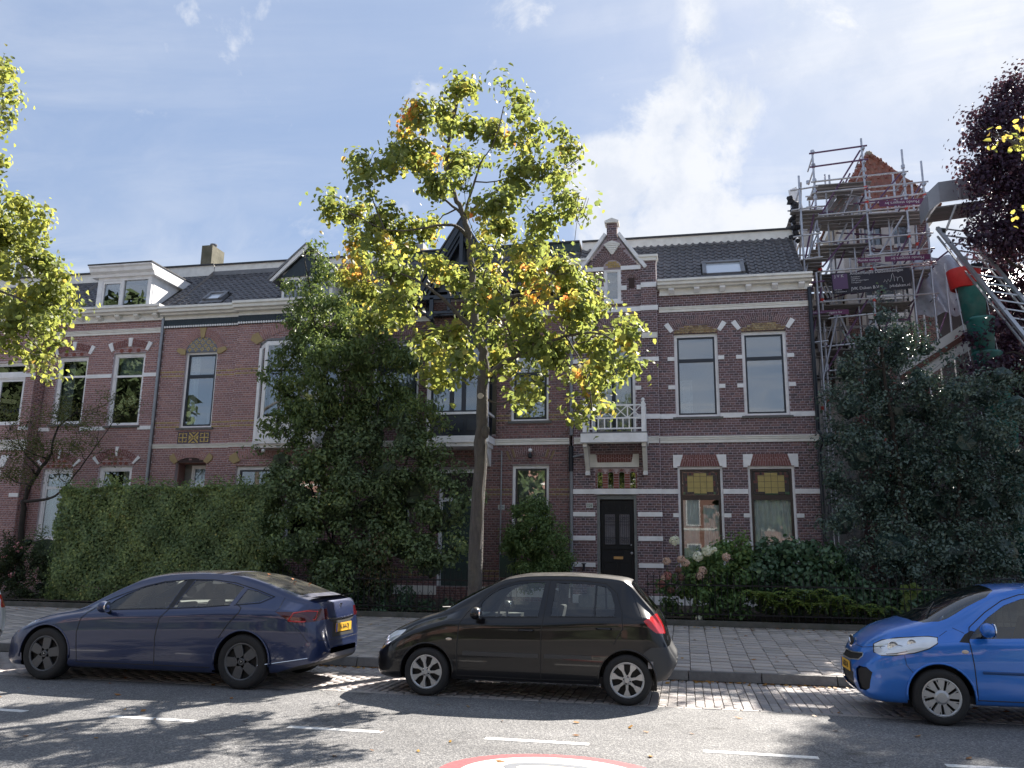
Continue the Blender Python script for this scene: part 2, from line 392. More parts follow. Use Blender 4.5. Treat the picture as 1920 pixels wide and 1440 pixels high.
# strip of paving bricks along the asphalt edge and the parking lane
lane_base = MB().add([(-120,10.28,-.012),(120,10.28,-.012),(120,12.6,-.012),(-120,12.6,-.012)], [(0,1,2,3)]).build('parking_lane', mat('joint_sand', (.07,.062,.05), .95, var=.3, vscale=20), fix=False)
structure(lane_base)
clinker = mat('parking_brick', (0.335,0.312,0.3), .75, var=.2, vscale=30, bump=.25, bscale=60,
              tint=[(0.251,0.234,0.229),(0.352,0.32,0.308),(0.301,0.268,0.265),(0.402,0.373,0.353),(0.268,0.26,0.265)])
def chamfer_block(w, d, h, c=.006):
    m_ = MB()
    m_.add([(0,0,-h),(w,0,-h),(w,d,-h),(0,d,-h),(0,0,-c),(w,0,-c),(w,d,-c),(0,d,-c),(c,c,0),(w-c,c,0),(w-c,d-c,0),(c,d-c,0)],
        [(0,1,5,4),(1,2,6,5),(2,3,7,6),(3,0,4,7),(4,5,9,8),(5,6,10,9),(6,7,11,10),(7,4,8,11),(8,9,10,11)])
    return m_
def lay(parent, name, m, cells, w, d, top, nshow, key, h=.05):
    """cells: (x, y, w, d); the nshow best by key become pieces of their own, the rest one mesh"""
    cells.sort(key=key)
    me = chamfer_block(w, d, h).mesh(name, fix=False); me.materials.append(m)
    R_ = random.Random(3); org = root_loc(parent); rest = []
    k = 0
    for c in cells:
        if k < nshow and abs(c[2]-w) < .002 and abs(c[3]-d) < .002:
            o = bpy.data.objects.new(name, me); COL.objects.link(o); o.parent = parent
            o.location = Vector((c[0], c[1], top(c[1])+R_.uniform(-.0025,.0025)))-org
            o.rotation_euler = (R_.uniform(-.008,.008), R_.uniform(-.008,.008), R_.uniform(-.006,.006)); k += 1
        else: rest.append(c)
    if not rest: return
    V = []; F = []; T = []
    base = [(0,0,-h),(1,0,-h),(1,1,-h),(0,1,-h),(0,0,-.006),(1,0,-.006),(1,1,-.006),(0,1,-.006)]
    for x, y, w_, d_ in rest:
        n = len(V); z = top(y)+R_.uniform(-.0025,.0025); c_ = .006; t = [R_.uniform(-.002,.002) for _ in range(4)]
        V += [(x,y,z-.03),(x+w_,y,z-.03),(x+w_,y+d_,z-.03+.0),(x,y+d_,z-.03),
              (x+c_,y+c_,z+t[0]),(x+w_-c_,y+c_,z+t[1]),(x+w_-c_,y+d_-c_,z+t[2]+top(y+d_)-top(y)),(x+c_,y+d_-c_,z+t[3]+top(y+d_)-top(y))]
        F += [(n,n+1,n+5,n+4),(n+1,n+2,n+6,n+5),(n+2,n+3,n+7,n+6),(n+3,n,n+4,n+7),(n+4,n+5,n+6,n+7)]
        T += [R_.random()]*5
    return np_mesh(name, np.array(V), np.array(F), m, parent, np.array(T), kind='stuff', org=org)
cells = []
i = 0
x = -13.0
while x < 6.5:
    off = .105 if i % 2 else 0
    y = 10.39-off
    while y < 12.58:
        y0, y1 = max(y, 10.39), min(y+.204, 12.58)
        if y1-y0 > .04: cells.append((x, y0, .1, y1-y0))
        y += .212
    x += .108; i += 1
lay(lane_base, 'paving_brick', clinker, cells, .1, .204, lambda y: .0, 300, lambda c: math.hypot(c[0]-.4, (c[1]-11.2)*1.5))
light = mat('edge_brick', (0.312,0.286,0.26), .75, var=.2, vscale=30, tint=[(0.26,0.247,0.234),(0.351,0.325,0.299),(0.299,0.273,0.26)])
cells = [(-13+k*.212, 10.285, .204, .1) for k in range(92)]
lay(lane_base, 'edge_brick', light, cells, .204, .1, lambda y: .002, 92, lambda c: 0)

# kerb of dark stones
kerb = MB().box(-120,120,12.62,12.7,-.03,.05).build('kerb', mat('kerb_bed', (.05,.05,.05), .9)); structure(kerb)
kst = mat('kerb_stone', (0.144,0.141,0.136), .7, var=.3, vscale=6, bump=.3, bscale=25, tint=[(0.112,0.112,0.112),(0.176,0.168,0.16),(0.136,0.133,0.128)])
b = MB(); b.hexa([(0,-.01,-.12),(.985,-.01,-.12),(.985,.13,-.12),(0,.13,-.12),(0,.02,0),(.985,.02,0),(.985,.13,0),(0,.13,0)])
me = b.mesh('kerb_stone'); me.materials.append(kst)
for k in range(-14, 7):
    o = bpy.data.objects.new('kerb_stone', me); COL.objects.link(o); o.parent = kerb; o.location = (k*1.0, 12.58, .13+RNG.uniform(-.004,.004))
    o.rotation_euler[2] = RNG.uniform(-.003,.003)

# pavement, rising towards the gardens
pav = MB().add([(-120,12.7,.105),(120,12.7,.105),(120,18.0,.335),(-120,18.0,.335)], [(0,1,2,3)]).build('pavement', mat('pavement_bed', (.05,.045,.04), .95, var=.3, vscale=15), fix=False)
structure(pav)
slab = mat('paving_tile', (0.431,0.396,0.364), .8, var=.22, vscale=5, bump=.3, bscale=50, dirt=((0.202,0.178,0.143), 2.5, .5),
           tint=[(0.344,0.313,0.286),(0.458,0.41,0.377),(0.386,0.349,0.324),(0.516,0.451,0.402),(0.329,0.301,0.286)])
cells = []; i = 0; x = -19.0
while x < 7.5:
    y = 12.73-(.15 if i % 2 else 0)
    while y < 17.9:
        y0, y1 = max(y, 12.73), min(y+.294, 17.95)
        if y1-y0 > .05: cells.append((x, y0, .294, y1-y0))
        y += .302
    x += .302; i += 1
lay(pav, 'paving_tile', slab, cells, .294, .294, pz, 300, lambda c: math.hypot(c[0]-1.2, (c[1]-12.7)*1.0), h=.06)

# low kerb that holds the gardens, and their soil
soil = mat('garden_soil', (0.072,0.056,0.04), .95, var=.4, vscale=6, bump=.6, bscale=12)
gs = MB().add([(-120,18.1,.5),(120,18.1,.5),(120,21.2,.62),(-120,21.2,.62)], [(0,1,2,3)]).build('garden_soil', soil, fix=False); structure(gs)
gk = MB()
edge = MB().box(-20, 9, 17.98, 18.14, .2, .47).build('garden_kerb', mat('garden_kerb', (.1,.095,.085), .85, var=.3, vscale=4, bump=.4, bscale=20, dirt=((.04,.05,.03), 3, .6)))
tag(edge, 'low weathered concrete edging between pavement and front gardens', 'garden edging')
back = MB().add([(-120,21.2,.6),(120,21.2,.6),(120,60,.6),(-120,60,.6)], [(0,1,2,3)]).build('back_ground', soil, fix=False); structure(back)

# fallen leaves along kerb and garden edge
def litter():
    R_ = np.random.default_rng(4); P = []
    for _ in range(900):
        q = R_.random()
        if q < .45: x = R_.uniform(-6,4.5); y = 12.54-abs(R_.normal(0,.09)); z = .008
        elif q < .75: x = R_.uniform(-16,7); y = 17.9-abs(R_.normal(0,.3)); z = pz(y)+.01
        elif q < .9: x = R_.uniform(-14,6); y = R_.uniform(12.8,17.8); z = pz(y)+.01
        else: x = R_.uniform(-9,4); y = R_.uniform(7,12.5); z = .01
        P.append((x,y,z))
    P = np.array(P); n = len(P); a = R_.uniform(0,6.28,n); s = R_.uniform(.02,.05,n)
    u = np.stack([np.cos(a),np.sin(a),R_.uniform(-.3,.3,n)],1)*s[:,None]; v = np.stack([-np.sin(a),np.cos(a),R_.uniform(-.3,.5,n)],1)*s[:,None]*.6
    v[:,2] = np.abs(v[:,2])
    V = np.stack([P-u, P-v*.9, P+u, P+v],1).reshape(-1,3); V[:,2] = np.maximum(V[:,2], np.repeat(P[:,2],4)-.003)
    F = np.arange(4*n).reshape(-1,4)
    o = np_mesh('fallen_leaves', V, F, leafmat('dry_leaf', [(0,(.16,.07,.02)),(.5,(.3,.13,.03)),(1,(.42,.25,.05))], .2), tint=R_.random(n), kind='stuff')
    tag(o, 'brown and yellow fallen leaves lying along the kerb', 'leaves')
litter()
# ------------------------------------------------------------------ house building kit
CRS = .0625
mortarA = mat('mortar_dark', (0.421,0.358,0.393), .9, var=.2, vscale=12)
mortarB = mat('mortar_grey', (0.287,0.247,0.25), .9, var=.2, vscale=12)
mortarC = mat('mortar_pale', (0.536,0.447,0.471), .9, var=.15, vscale=12)
brickA = mat('brick_purple_brown', (0.164,0.111,0.114), .8, var=.25, vscale=25, bump=.2, bscale=60,
             dirt=((.05,.045,.045), .7, .4), tint=[(0.129,0.0834,0.0861),(0.199,0.116,0.12),(0.153,0.1,0.109),(0.234,0.139,0.132),(0.141,0.1,0.109),(0.105,0.0834,0.0949)])
brickB = mat('brick_brown', (0.176,0.109,0.111), .8, var=.25, vscale=25, bump=.2, bscale=60,
             dirt=((.05,.045,.045), .7, .4), tint=[(0.143,0.08,0.0807),(0.22,0.112,0.106),(0.176,0.0922,0.0974),(0.264,0.136,0.122),(0.121,0.0825,0.0891)])
brickC = mat('brick_pink_red', (0.339,0.22,0.209), .8, var=.2, vscale=25, bump=.2, bscale=60,
             dirt=((.13,.105,.1), .7, .4), tint=[(0.28,0.153,0.142),(0.356,0.191,0.172),(0.305,0.171,0.167),(0.398,0.226,0.197),(0.254,0.146,0.148)])
brickR = mat('brick_bright_red', (0.24,0.084,0.06), .8, var=.2, vscale=25, tint=[(0.192,0.06,0.048),(0.264,0.084,0.06),(0.228,0.072,0.06)])
brickY = mat('brick_yellow', (.38,.27,.11), .8, var=.2, vscale=25, tint=[(.3,.21,.09),(.42,.3,.13),(.36,.25,.1)])
brickYB = mat('brick_dull_yellow', (0.28,0.196,0.098), .8, var=.2, vscale=25, tint=[(0.21,0.154,0.077),(0.294,0.21,0.105),(0.252,0.182,0.084)])
tilem = mat('roof_tile_black', (0.0576,0.0557,0.0614), .42, var=.35, vscale=14, bump=.15, bscale=40, dirt=((0.163,0.16,0.154), 5, .5),
            tint=[(0.0384,0.0384,0.0442),(0.0653,0.0614,0.0691),(0.0518,0.048,0.0557),(0.0864,0.0806,0.0883)])
tiler = mat('roof_tile_red', (.22,.07,.04), .6, var=.3, vscale=9, dirt=((.12,.085,.05), 3, .6), tint=[(.18,.05,.035),(.26,.085,.05),(.22,.07,.045),(.3,.11,.06)])
leadm = mat('lead_flashing', (.16,.165,.18), .5, var=.25, vscale=5)

def brick_cells(x0, x1, z0, z1, block, seed=0):
    """course by course: rows of stretchers and headers, cut round the openings"""
    R_ = random.Random(seed); out = []
    n0 = int(math.ceil((z0-.001)/CRS)); n1 = int(z1/CRS)
    for r_ in range(n0, n1):
        zb = r_*CRS; zt = zb+CRS-.011
        spans = [(x0+.004, x1-.004)]
        for bx0, bx1, bz0, bz1 in block:
            if zt > bz0+.012 and zb < bz1-.012:
                new = []
                for a, b in spans:
                    if bx1 <= a or bx0 >= b: new.append((a, b)); continue
                    if bx0 > a: new.append((a, bx0))
                    if bx1 < b: new.append((bx1, b))
                spans = new
        for a, b in spans:
            if r_ % 2: step, ph = .221, (.055 if r_ % 4 == 1 else .166)
            else: step, ph = .1105, 0
            k = math.floor((a-ph)/step)
            x = ph+k*step
            while x < b:
                xa, xb = max(x, a), min(x+step-.011, b)
                if xb-xa > .025: out.append((xa, xb, zb, zt))
                x += step
    return out
def brick_mesh(cells, yf, name, m, parent, org, seed=1):
    if not cells: return
    R_ = np.random.default_rng(seed); A = np.array(cells); n = len(A)
    pr = R_.uniform(-.0015,.0015,n)
    c = .0025; xa, xb, za, zb = A.T; yb = np.full(n, yf+.010); y = yf+pr
    P = lambda x, yy, z: np.stack([x, yy, z], 1)
    V = np.stack([P(xa,yb,za),P(xb,yb,za),P(xb,yb,zb),P(xa,yb,zb),P(xa+c,y,za+c),P(xb-c,y,za+c),P(xb-c,y,zb-c),P(xa+c,y,zb-c)],1).reshape(-1,3)
    f = np.array([[4,5,6,7],[0,1,5,4],[1,2,6,5],[2,3,7,6],[3,0,4,7]])
    F = (np.arange(n)[:,None,None]*8+f[None]).reshape(-1,4)
    np_mesh(name, V, F, m, parent, np.repeat(R_.random(n),5), kind='stuff', org=org)
def wall(house, x0, x1, z0, z1, yf, openings, bm_, mm_, seed=1, nshow=0, near=(0,0), ybands=(), ym=None, depth=.13, name='wall', noblock=()):
    """brick wall face with openings; returns the wall part. bricks stand proud of the mortar bed"""
    w = MB(); my = yf+.007
    xs = sorted({x0, x1, *[max(x0,min(x1,o[0])) for o in openings], *[max(x0,min(x1,o[1])) for o in openings]})
    zs = sorted({z0, z1, *[max(z0,min(z1,o[2])) for o in openings], *[max(z0,min(z1,o[3])) for o in openings]})
    for i in range(len(xs)-1):
        for j in range(len(zs)-1):
            cx, cz = (xs[i]+xs[i+1])/2, (zs[j]+zs[j+1])/2
            if any(o[0] < cx < o[1] and o[2] < cz < o[3] for o in openings): continue
            w.add([(xs[i],my,zs[j]),(xs[i+1],my,zs[j]),(xs[i+1],my,zs[j+1]),(xs[i],my,zs[j+1])], [(0,1,2,3)])
    for o in openings:
        a, b, c, d = o; y2 = yf+depth
        w.add([(a,my,c),(a,y2,c),(a,y2,d),(a,my,d)], [(0,1,2,3)]); w.add([(b,my,c),(b,y2,c),(b,y2,d),(b,my,d)], [(3,2,1,0)])
        w.add([(a,my,d),(b,my,d),(b,y2,d),(a,y2,d)], [(3,2,1,0)]); w.add([(a,my,c),(b,my,c),(b,y2,c),(a,y2,c)], [(0,1,2,3)])
    wo = w.build(name, mm_, house, fix=False)
    cells = brick_cells(x0, x1, z0, z1, list(openings)+list(noblock), seed)
    yel = [c for c in cells if any(a < (c[2]+c[3])/2 < b for a, b in ybands)] if ybands else []
    if ybands: cells = [c for c in cells if not any(a < (c[2]+c[3])/2 < b for a, b in ybands)]
    org = root_loc(house)
    if nshow:
        full = [c for c in cells if abs(c[1]-c[0]-.21) < .002]
        full.sort(key=lambda c: math.hypot(c[0]-near[0], c[2]-near[1])); pick = full[:nshow]; ps = set(pick)
        cells = [c for c in cells if c not in ps]
        bb = MB(); c = .0025
        bb.add([(0,.010,0),(.21,.010,0),(.21,.010,CRS-.011),(0,.010,CRS-.011),(c,0,c),(.21-c,0,c),(.21-c,0,CRS-.011-c),(c,0,CRS-.011-c)],
               [(4,5,6,7),(0,1,5,4),(1,2,6,5),(2,3,7,6),(3,0,4,7)])
        me = bb.mesh('brick', fix=False); me.materials.append(bm_)
        copies(me, 'brick', wo, [(p[0], yf+RNG.uniform(-.0015,.0015), p[2]) for p in pick])
    brick_mesh(cells, yf, 'brickwork', bm_, wo, org, seed)
    if yel: brick_mesh(yel, yf-.001, 'yellow_brickwork', ym or brickY, wo, org, seed+1)
    return wo
def side_bricks(house, x, y0, y1, z0, z1, m, d=1):
    """brick courses on a wall face that looks along +x (d=1) or -x"""
    V = []; F = []; T = []; R_ = random.Random(9); r_ = int(z0/CRS)+1
    while (r_+1)*CRS < z1:
        y = y0-(.11 if r_ % 2 else 0)
        while y < y1-.03:
            a, b = max(y, y0)+.004, min(y+.21, y1-.002)
            if b-a > .03:
                n = len(V); z = r_*CRS; V += [(x+d*.006,a,z),(x+d*.006,b,z),(x+d*.006,b,z+.0515),(x+d*.006,a,z+.0515),(x-d*.002,a,z),(x-d*.002,b,z),(x-d*.002,b,z+.0515),(x-d*.002,a,z+.0515)]
                F += [(n,n+1,n+2,n+3),(n+4,n+5,n+1,n),(n+3,n+2,n+6,n+7),(n+4,n,n+3,n+7),(n+1,n+5,n+6,n+2)]; T += [R_.random()]*5
            y += .221
        r_ += 1
    np_mesh('brickwork', np.array(V), np.array(F), m, house, np.array(T), kind='stuff', org=root_loc(house))
def curtain_mesh(x0, x1, z0, z1, y, waves=7, amp=.03):
    b = MB(); n = max(8, int(waves*8))
    R_ = random.Random(int(x0*100)); ph = R_.random()*6
    def fn(u, v): return (x0+(x1-x0)*u, y+amp*math.sin(u*waves*6.283+ph+.5*math.sin(v*3+u*5)), z0+(z1-z0)*v)
    return b.grid(fn, n, 3)
def window(house, x0, x1, z0, z1, yf, frame=None, sash=None, transom=None, mull=(), fw=.07, sw=.05, inset=.07, curtain=None, g=None, sill='stone',
           room=True, label=None, rm=.35):
    """x0..x1, z0..z1: outer edge of the frame. window > sash, pane, sill, curtain, room"""
    fr = frame or white; y = yf+inset
    w = MB()
    w.box(x0,x0+fw,y,y+.08,z0,z1).box(x1-fw,x1,y,y+.08,z0,z1).box(x0+fw,x1-fw,y+.001,y+.08,z1-fw*1.15,z1).box(x0+fw,x1-fw,y+.001,y+.08,z0,z0+fw*.7)
    wo = w.build('window', fr, house)
    if label: wo['label'] = label
    a, b, c, d = x0+fw, x1-fw, z0+fw*.7, z1-fw*1.15
    levels = [c]+([transom] if transom else [])+[d]
    cols = [a]+list(mull)+[b]; s = MB()
    for j in range(len(levels)-1):
        for i in range(len(cols)-1):
            p, q, r_, t = cols[i], cols[i+1], levels[j], levels[j+1]
            s.box(p,p+sw,y+.018,y+.06,r_,t).box(q-sw,q,y+.018,y+.06,r_,t).box(p+sw,q-sw,y+.02,y+.06,r_,r_+sw).box(p+sw,q-sw,y+.02,y+.06,t-sw,t)
            gl = MB().box(p+sw-.004,q-sw+.004,y+.038,y+.046,r_+sw-.004,t-sw+.004).build('pane', g or wglass, wo)
    s.build('sash', sash or navy, wo)
    if sill == 'stone': MB().prism([(yf-.05,z0-.075),(yf+.12,z0-.065),(yf+.12,z0),(yf-.05,z0-.02)], 'x', x0-.07, x1+.07).build('sill', stone, wo)
    elif sill == 'white': MB().prism([(yf-.06,z0-.09),(yf+.1,z0-.09),(yf+.1,z0),(yf-.06,z0-.02)], 'x', x0-.05, x1+.05).build('sill', white, wo)
    if room:
        rb = MB(); ya, yb = y+.082, y+1.9
        A, B_, C_, D_ = x0-rm, x1+rm, z0-.3, z1+.3
        rb.add([(A,ya,C_),(B_,ya,C_),(B_,yb,C_),(A,yb,C_),(A,ya,D_),(B_,ya,D_),(B_,yb,D_),(A,yb,D_)], [(0,1,2,3),(7,6,5,4),(3,2,6,7),(0,3,7,4),(2,1,5,6)])
        # collar that closes the gap round the frame
        rb.add([(A,ya,C_),(B_,ya,C_),(B_,ya,D_),(A,ya,D_),(x0+.01,ya,z0+.01),(x1-.01,ya,z0+.01),(x1-.01,ya,z1-.01),(x0+.01,ya,z1-.01)], [(0,1,5,4),(1,2,6,5),(2,3,7,6),(3,0,4,7)])
        rb.build('room', room if not isinstance(room, bool) else roomm, wo, fix=False)
    for cu in (curtain or ()):
        ca, cb_, cz0, cz1, dy, mt, wv = cu
        curtain_mesh(ca, cb_, cz0, cz1, y+.082+dy, wv).build('curtain', mt, wo, smooth=True, fix=False)
    return wo
def voussoirs(house, cx, zc, r0, r1, a0, a1, n, yf, m, name='arch', proud=.014, depth=.06, blocks=(), bm2=None, kw=1):
    """arch of wedge bricks between angles a0..a1 (degrees, 0 = up, positive to the right)"""
    par = MB().tint(0)
    def wedge(t0, t1, ra, rb, y):
        b = MB(); pts = []
        for t in (t0, t1): pts.append((math.sin(R(t)), math.cos(R(t))))
        (s0,c0),(s1,c1) = pts
        f = [(cx+ra*s0, zc+ra*c0), (cx+ra*s1, zc+ra*c1), (cx+rb*s1, zc+rb*c1), (cx+rb*s0, zc+rb*c0)]
        return f
    back = MB(); k = 16
    for i in range(k):
        t0, t1 = a0+(a1-a0)*i/k, a0+(a1-a0)*(i+1)/k
        back.prism(wedge(t0, t1, r0, r1, 0), 'y', yf-proud+.006, yf+depth)
    ao = back.build(name, MATS['mortar_pale'], house)
    b = MB(); R_ = random.Random(int(cx*50))
    dt = (a1-a0)/n
    for i in range(n):
        t0, t1 = a0+dt*i, a0+dt*(i+1); mid = (t0+t1)/2
        if any(u < mid < v for u, v in blocks): continue
        g = dt*.09; rm = r0+(r1-r0)*(.62 if i % 2 else .4)
        for ra, rb in ((r0+.002, rm-.005), (rm+.005, r1-.002)):
            b.tint(R_.random()).prism(wedge(t0+g, t1-g, ra, rb, 0), 'y', yf-proud-R_.uniform(0,.003), yf-proud+.012)
    b.build('wedge_bricks', m, ao)
    return ao
def stone_block(parent, pts, yf, m=None, proud=.025, name='stone_block', back=.02):
    return MB().prism(pts, 'y', yf-proud, yf+back).build(name, m or white, parent)
def arc(x0, x1, zs, rise):
    """segmental arch through (x0,zs),(x1,zs) with this rise: centre, radius, half angle"""
    h = (x1-x0)/2; r_ = (h*h+rise*rise)/(2*rise); return (x0+x1)/2, zs+rise-r_, r_, math.degrees(math.asin(min(1,h/r_)))
def tympanum(parent, x0, x1, z0, cx, zc, r_, yf, m, name='tympanum', proud=.002):
    n = 20; pts = [(x0,z0),(x1,z0)]
    for k in range(n+1):
        x = x1+(x0-x1)*k/n; dz = r_*r_-(x-cx)**2
        pts.append((x, max(z0+.01, zc+math.sqrt(max(dz,0)))))
    return MB().prism(pts, 'y', yf-proud, yf+.12).build(name, m, parent)
def band(house, x0, x1, z0, z1, yf, m=None, proud=.022, name='stone_band', prof=False):
    b = MB()
    if prof:
        b.prism([(yf+.02,z0),(yf-proud*.5,z0),(yf-proud*.6,z0+(z1-z0)*.4),(yf-proud,z0+(z1-z0)*.5),(yf-proud,z0+(z1-z0)*.72),(yf-proud*1.5,z0+(z1-z0)*.78),(yf-proud*1.5,z1-.01),(yf+.02,z1)], 'x', x0, x1)
    else: b.box(x0,x1,yf-proud,yf+.02,z0,z1)
    return b.build(name, m or white, house)
def cornice(house, x0, x1, z0, z1, yf, m, out=.35, name='cornice', fz=None, brackets=0, bm3=None, bw=.14):
    """moulded gutter; frieze board fz..z0 below it with brackets"""
    h = z1-z0
    b = MB().prism([(yf+.05,z0),(yf-out*.55,z0),(yf-out*.6,z0+h*.2),(yf-out*.85,z0+h*.3),(yf-out*.87,z0+h*.62),(yf-out,z0+h*.72),(yf-out,z1),(yf+.1,z1)], 'x', x0, x1)
    c = b.build(name, m, house)
    MB().box(x0+.01,x1-.01,yf-out+.02,yf+.12,z1,z1+.012).build('gutter_lining', zinc, c)
    if fz is not None:
        MB().box(x0+.05,x1-.05,yf-.045,yf+.02,fz,z0).build('frieze', m, house)
        MB().box(x0+.04,x1-.04,yf-.065,yf-.03,fz-.03,fz+.03).build('frieze_moulding', m, house)
        for k in range(brackets):
            xc = x0+.35+(x1-x0-.6)*k/(brackets-1)
            MB().prism([(yf-.05,z0-.01),(yf-out*.55,z0-.01),(yf-out*.55,z0-.06),(yf-.1,z0-.14),(yf-.05,z0-.14)], 'x', xc-bw/2, xc+bw/2).build('cornice_bracket', bm3 or m, house)
    return c
def tile_piece(w=.2, l=.275):
    """one pan tile: rolled across its width, with a thick lower lip"""
    b = MB(); n = 6; top = []
    prof = [(0,.0),(.16,.034),(.34,.038),(.5,.012),(.72,.0),(1,.004)]
    vs = []
    for v in (0, l):
        for u, h in prof: vs.append((u*w*1.06, v, h+.022))
    for u, h in prof: vs.append((u*w*1.06, 0, h-.004))
    m_ = len(prof)
    fs = [(i, i+1, m_+i+1, m_+i) for i in range(m_-1)]+[(2*m_+i, 2*m_+i+1, i+1, i) for i in range(m_-1)]
    return b.add(vs, fs)
def tiled_roof(house, x0, x1, y0, z0, y1, z1, m, nshow=300, skip=(), gauge=.235, w=.2, name='roof', keep=None):
    """slope from (y0,z0) up to (y1,z1); skip: (xa, xb, sa, sb) areas (s = metres up the slope)"""
    L_ = math.hypot(y1-y0, z1-z0); ang = math.atan2(z1-z0, y1-y0); dy, dz = math.cos(ang), math.sin(ang)
    base = MB().add([(x0,y0,z0),(x1,y0,z0),(x1,y1,z1),(x0,y1,z1)], [(0,1,2,3)]).build(name, mat('roof_underlay', (.03,.03,.03), .9), house, fix=False)
    me = tile_piece(w).mesh('roof_tile', smooth=False, fix=False); me.materials.append(m)
    org = root_loc(house); rows = int(L_/gauge); cells = []
    for r_ in range(rows):
        s = r_*gauge; x = x0
        while x < x1-.05:
            ok = not any(a-w*.6 < x < b-w*.2 and sa-gauge*.7 < s < sb for a, b, sa, sb in skip)
            if keep and not keep(x+w/2, s): ok = False
            if ok: cells.append((x, s))
            x += w
    R_ = random.Random(int(x0*10)); order = sorted(range(len(cells)), key=lambda i: (cells[i][1]//.8, R_.random()))
    show = set(order[:nshow]); rest = []
    for i, (x, s) in enumerate(cells):
        p = (x, y0+s*dy, z0+s*dz)
        rt = ang-.07+R_.uniform(-.012,.012); rz = R_.uniform(-.008,.008)
        if i in show:
            o = bpy.data.objects.new('roof_tile', me); COL.objects.link(o); o.parent = base; o.location = Vector(p)-org; o.rotation_euler = (rt, 0, rz)
        else: rest.append((p, rt, rz))
    if rest:
        co = np.array([v.co for v in me.vertices]); fa = np.array([list(p.vertices) for p in me.polygons])
        V = []; F = []
        for i, (p, rt, rz) in enumerate(rest):
            M3 = np.array(Matrix.Rotation(rz, 3, 'Z') @ Matrix.Rotation(rt, 3, 'X'))
            V.append(co @ M3.T+np.array(p)); F.append(fa+i*len(co))
        T = np.repeat(np.random.default_rng(2).random(len(rest)), len(fa))
        np_mesh('roof_tiles', np.concatenate(V), np.concatenate(F), m, base, T, kind='stuff', org=org)
    return base, ang
def pipe(house, pts, r_=.045, m=None, name='drainpipe'):
    return MB().tube(pts, r_, 10).build(name, m or pipeg, house, smooth=False)
def shell(house, x0, x1, y0, y1, z0, z1, m, back_z=None):
    """side, back and flat-roof faces that close the house"""
    b = MB(); zt = back_z or z1
    b.add([(x1,y0,z0),(x1,y1,z0),(x1,y1,zt),(x1,y0+2.4,zt),(x1,y0,z1)], [(0,1,2,3,4)])
    b.add([(x0,y0,z0),(x0,y1,z0),(x0,y1,zt),(x0,y0+2.4,zt),(x0,y0,z1)], [(4,3,2,1,0)])
    b.add([(x0,y1,z0),(x1,y1,z0),(x1,y1,zt),(x0,y1,zt)], [(3,2,1,0)])
    return b.build('side_wall', m, house, fix=False)
def flat_top(house, x0, x1, y0, y1, z, m, fz0, fm, fname='roof_fascia'):
    MB().box(x0,x1,y0-.02,y0+.03,fz0,z-.02).build(fname, fm, house)
    MB().box(x0,x1,y0-.07,y1,z-.03,z+.02).build('flat_roof', m, house)
bitum = mat('roof_felt', (.05,.052,.06), .8, var=.2)

# ------------------------------------------------------------------ dark brown house with the front door
YF = 21.0
hA = thing('row_house', 'dark purple brown brick house with white balcony over its black front door', 'house', (.2, YF, .5), group='terraced houses')
AX0, AX1, AXM = -2.77, 3.2, -.55
YD = YF-.06                                   # the door bay stands a little forward
W1 = (-.14, .95, 5.22, 7.38); W2 = (1.54, 2.62, 5.22, 7.38); L1 = (-.14, .95, 1.45, 3.96); L2 = (1.55, 2.64, 1.45, 3.96)
rightwall = wall(hA, AXM, AX1, .5, 8.6, YF, [W1, W2, L1, L2], brickA, mortarA, 11, nshow=150, near=(1.2, 4.8))
DB = (-2.25, -1.14, 4.78, 7.37); DO = (-2.15, -1.16, 1.0, 3.27); SW = (-1.92, -1.47, 8.33, 9.24)
TR = (-2.19, -1.13, 3.42, 3.93)
doorwall = wall(hA, AX0, AXM, .5, 9.2, YD, [DB, DO, SW, TR], brickA, mortarA, 12, nshow=150, near=(-1.6, 2.6))
MB().box(AXM-.0,AXM+.004,YD+.008,YF+.02,.5,8.7).build('bay_return', mortarA, hA)
shell(hA, AX0, AX1, YF+.02, 31, .3, 8.7, mat('side_render', (.3,.27,.25), .9, var=.15), 10.9)
# stone bands
for zz in ((5.17,5.29),(3.28,3.40)):
    segs = [(AXM+.02, W1[0]-.0), (W1[1], W2[0]), (W2[1], AX1)]
    for a, b in segs: band(hA, a, b, zz[0], zz[1], YF)
band(hA, AX0, DB[0], 5.17, 5.29, YD); band(hA, DB[1], AXM+.02, 5.17, 5.29, YD)
for a, b in ((AX0, -2.2), (-1.12, AXM+.02)): band(hA, a, b, 3.28, 3.40, YD)
band(hA, -2.2, -1.12, 3.27, 3.405, YD, proud=.05)
for z0_, z1_ in ((2.72,2.83),(2.13,2.24),(1.48,1.59)):
    band(hA, AX0+.01, -2.19, z0_, z1_, YD); band(hA, -1.13, AXM+.02, z0_, z1_, YD)
band(hA, AX0+.01, -2.19, .6, .82, YD); band(hA, -1.13, AXM+.02, .6, .82, YD)
band(hA, AXM+.02, AX1, .6, .82, YF)
for a, b in ((W1[0]-.17, W1[0]+.0), (W1[1], W1[1]+.15), (W2[0]-.15, W2[0]), (W2[1], W2[1]+.17)):
    for z_ in (6.67, 5.93): band(hA, a, b, z_, z_+.1, YF, name='stone_block')
for a, b in ((L1[0]-.13, L1[0]), (L1[1], L1[1]+.17), (L2[0]-.14, L2[0]), (L2[1], L2[1]+.17)):
    for z_ in (2.71, 2.06): band(hA, a, b, z_, z_+.1, YF, name='stone_block')
for z_ in (6.67, 5.93):
    band(hA, DB[0]-.17, DB[0], z_, z_+.1, YD, name='stone_block'); band(hA, DB[1], DB[1]+.15, z_, z_+.1, YD, name='stone_block')
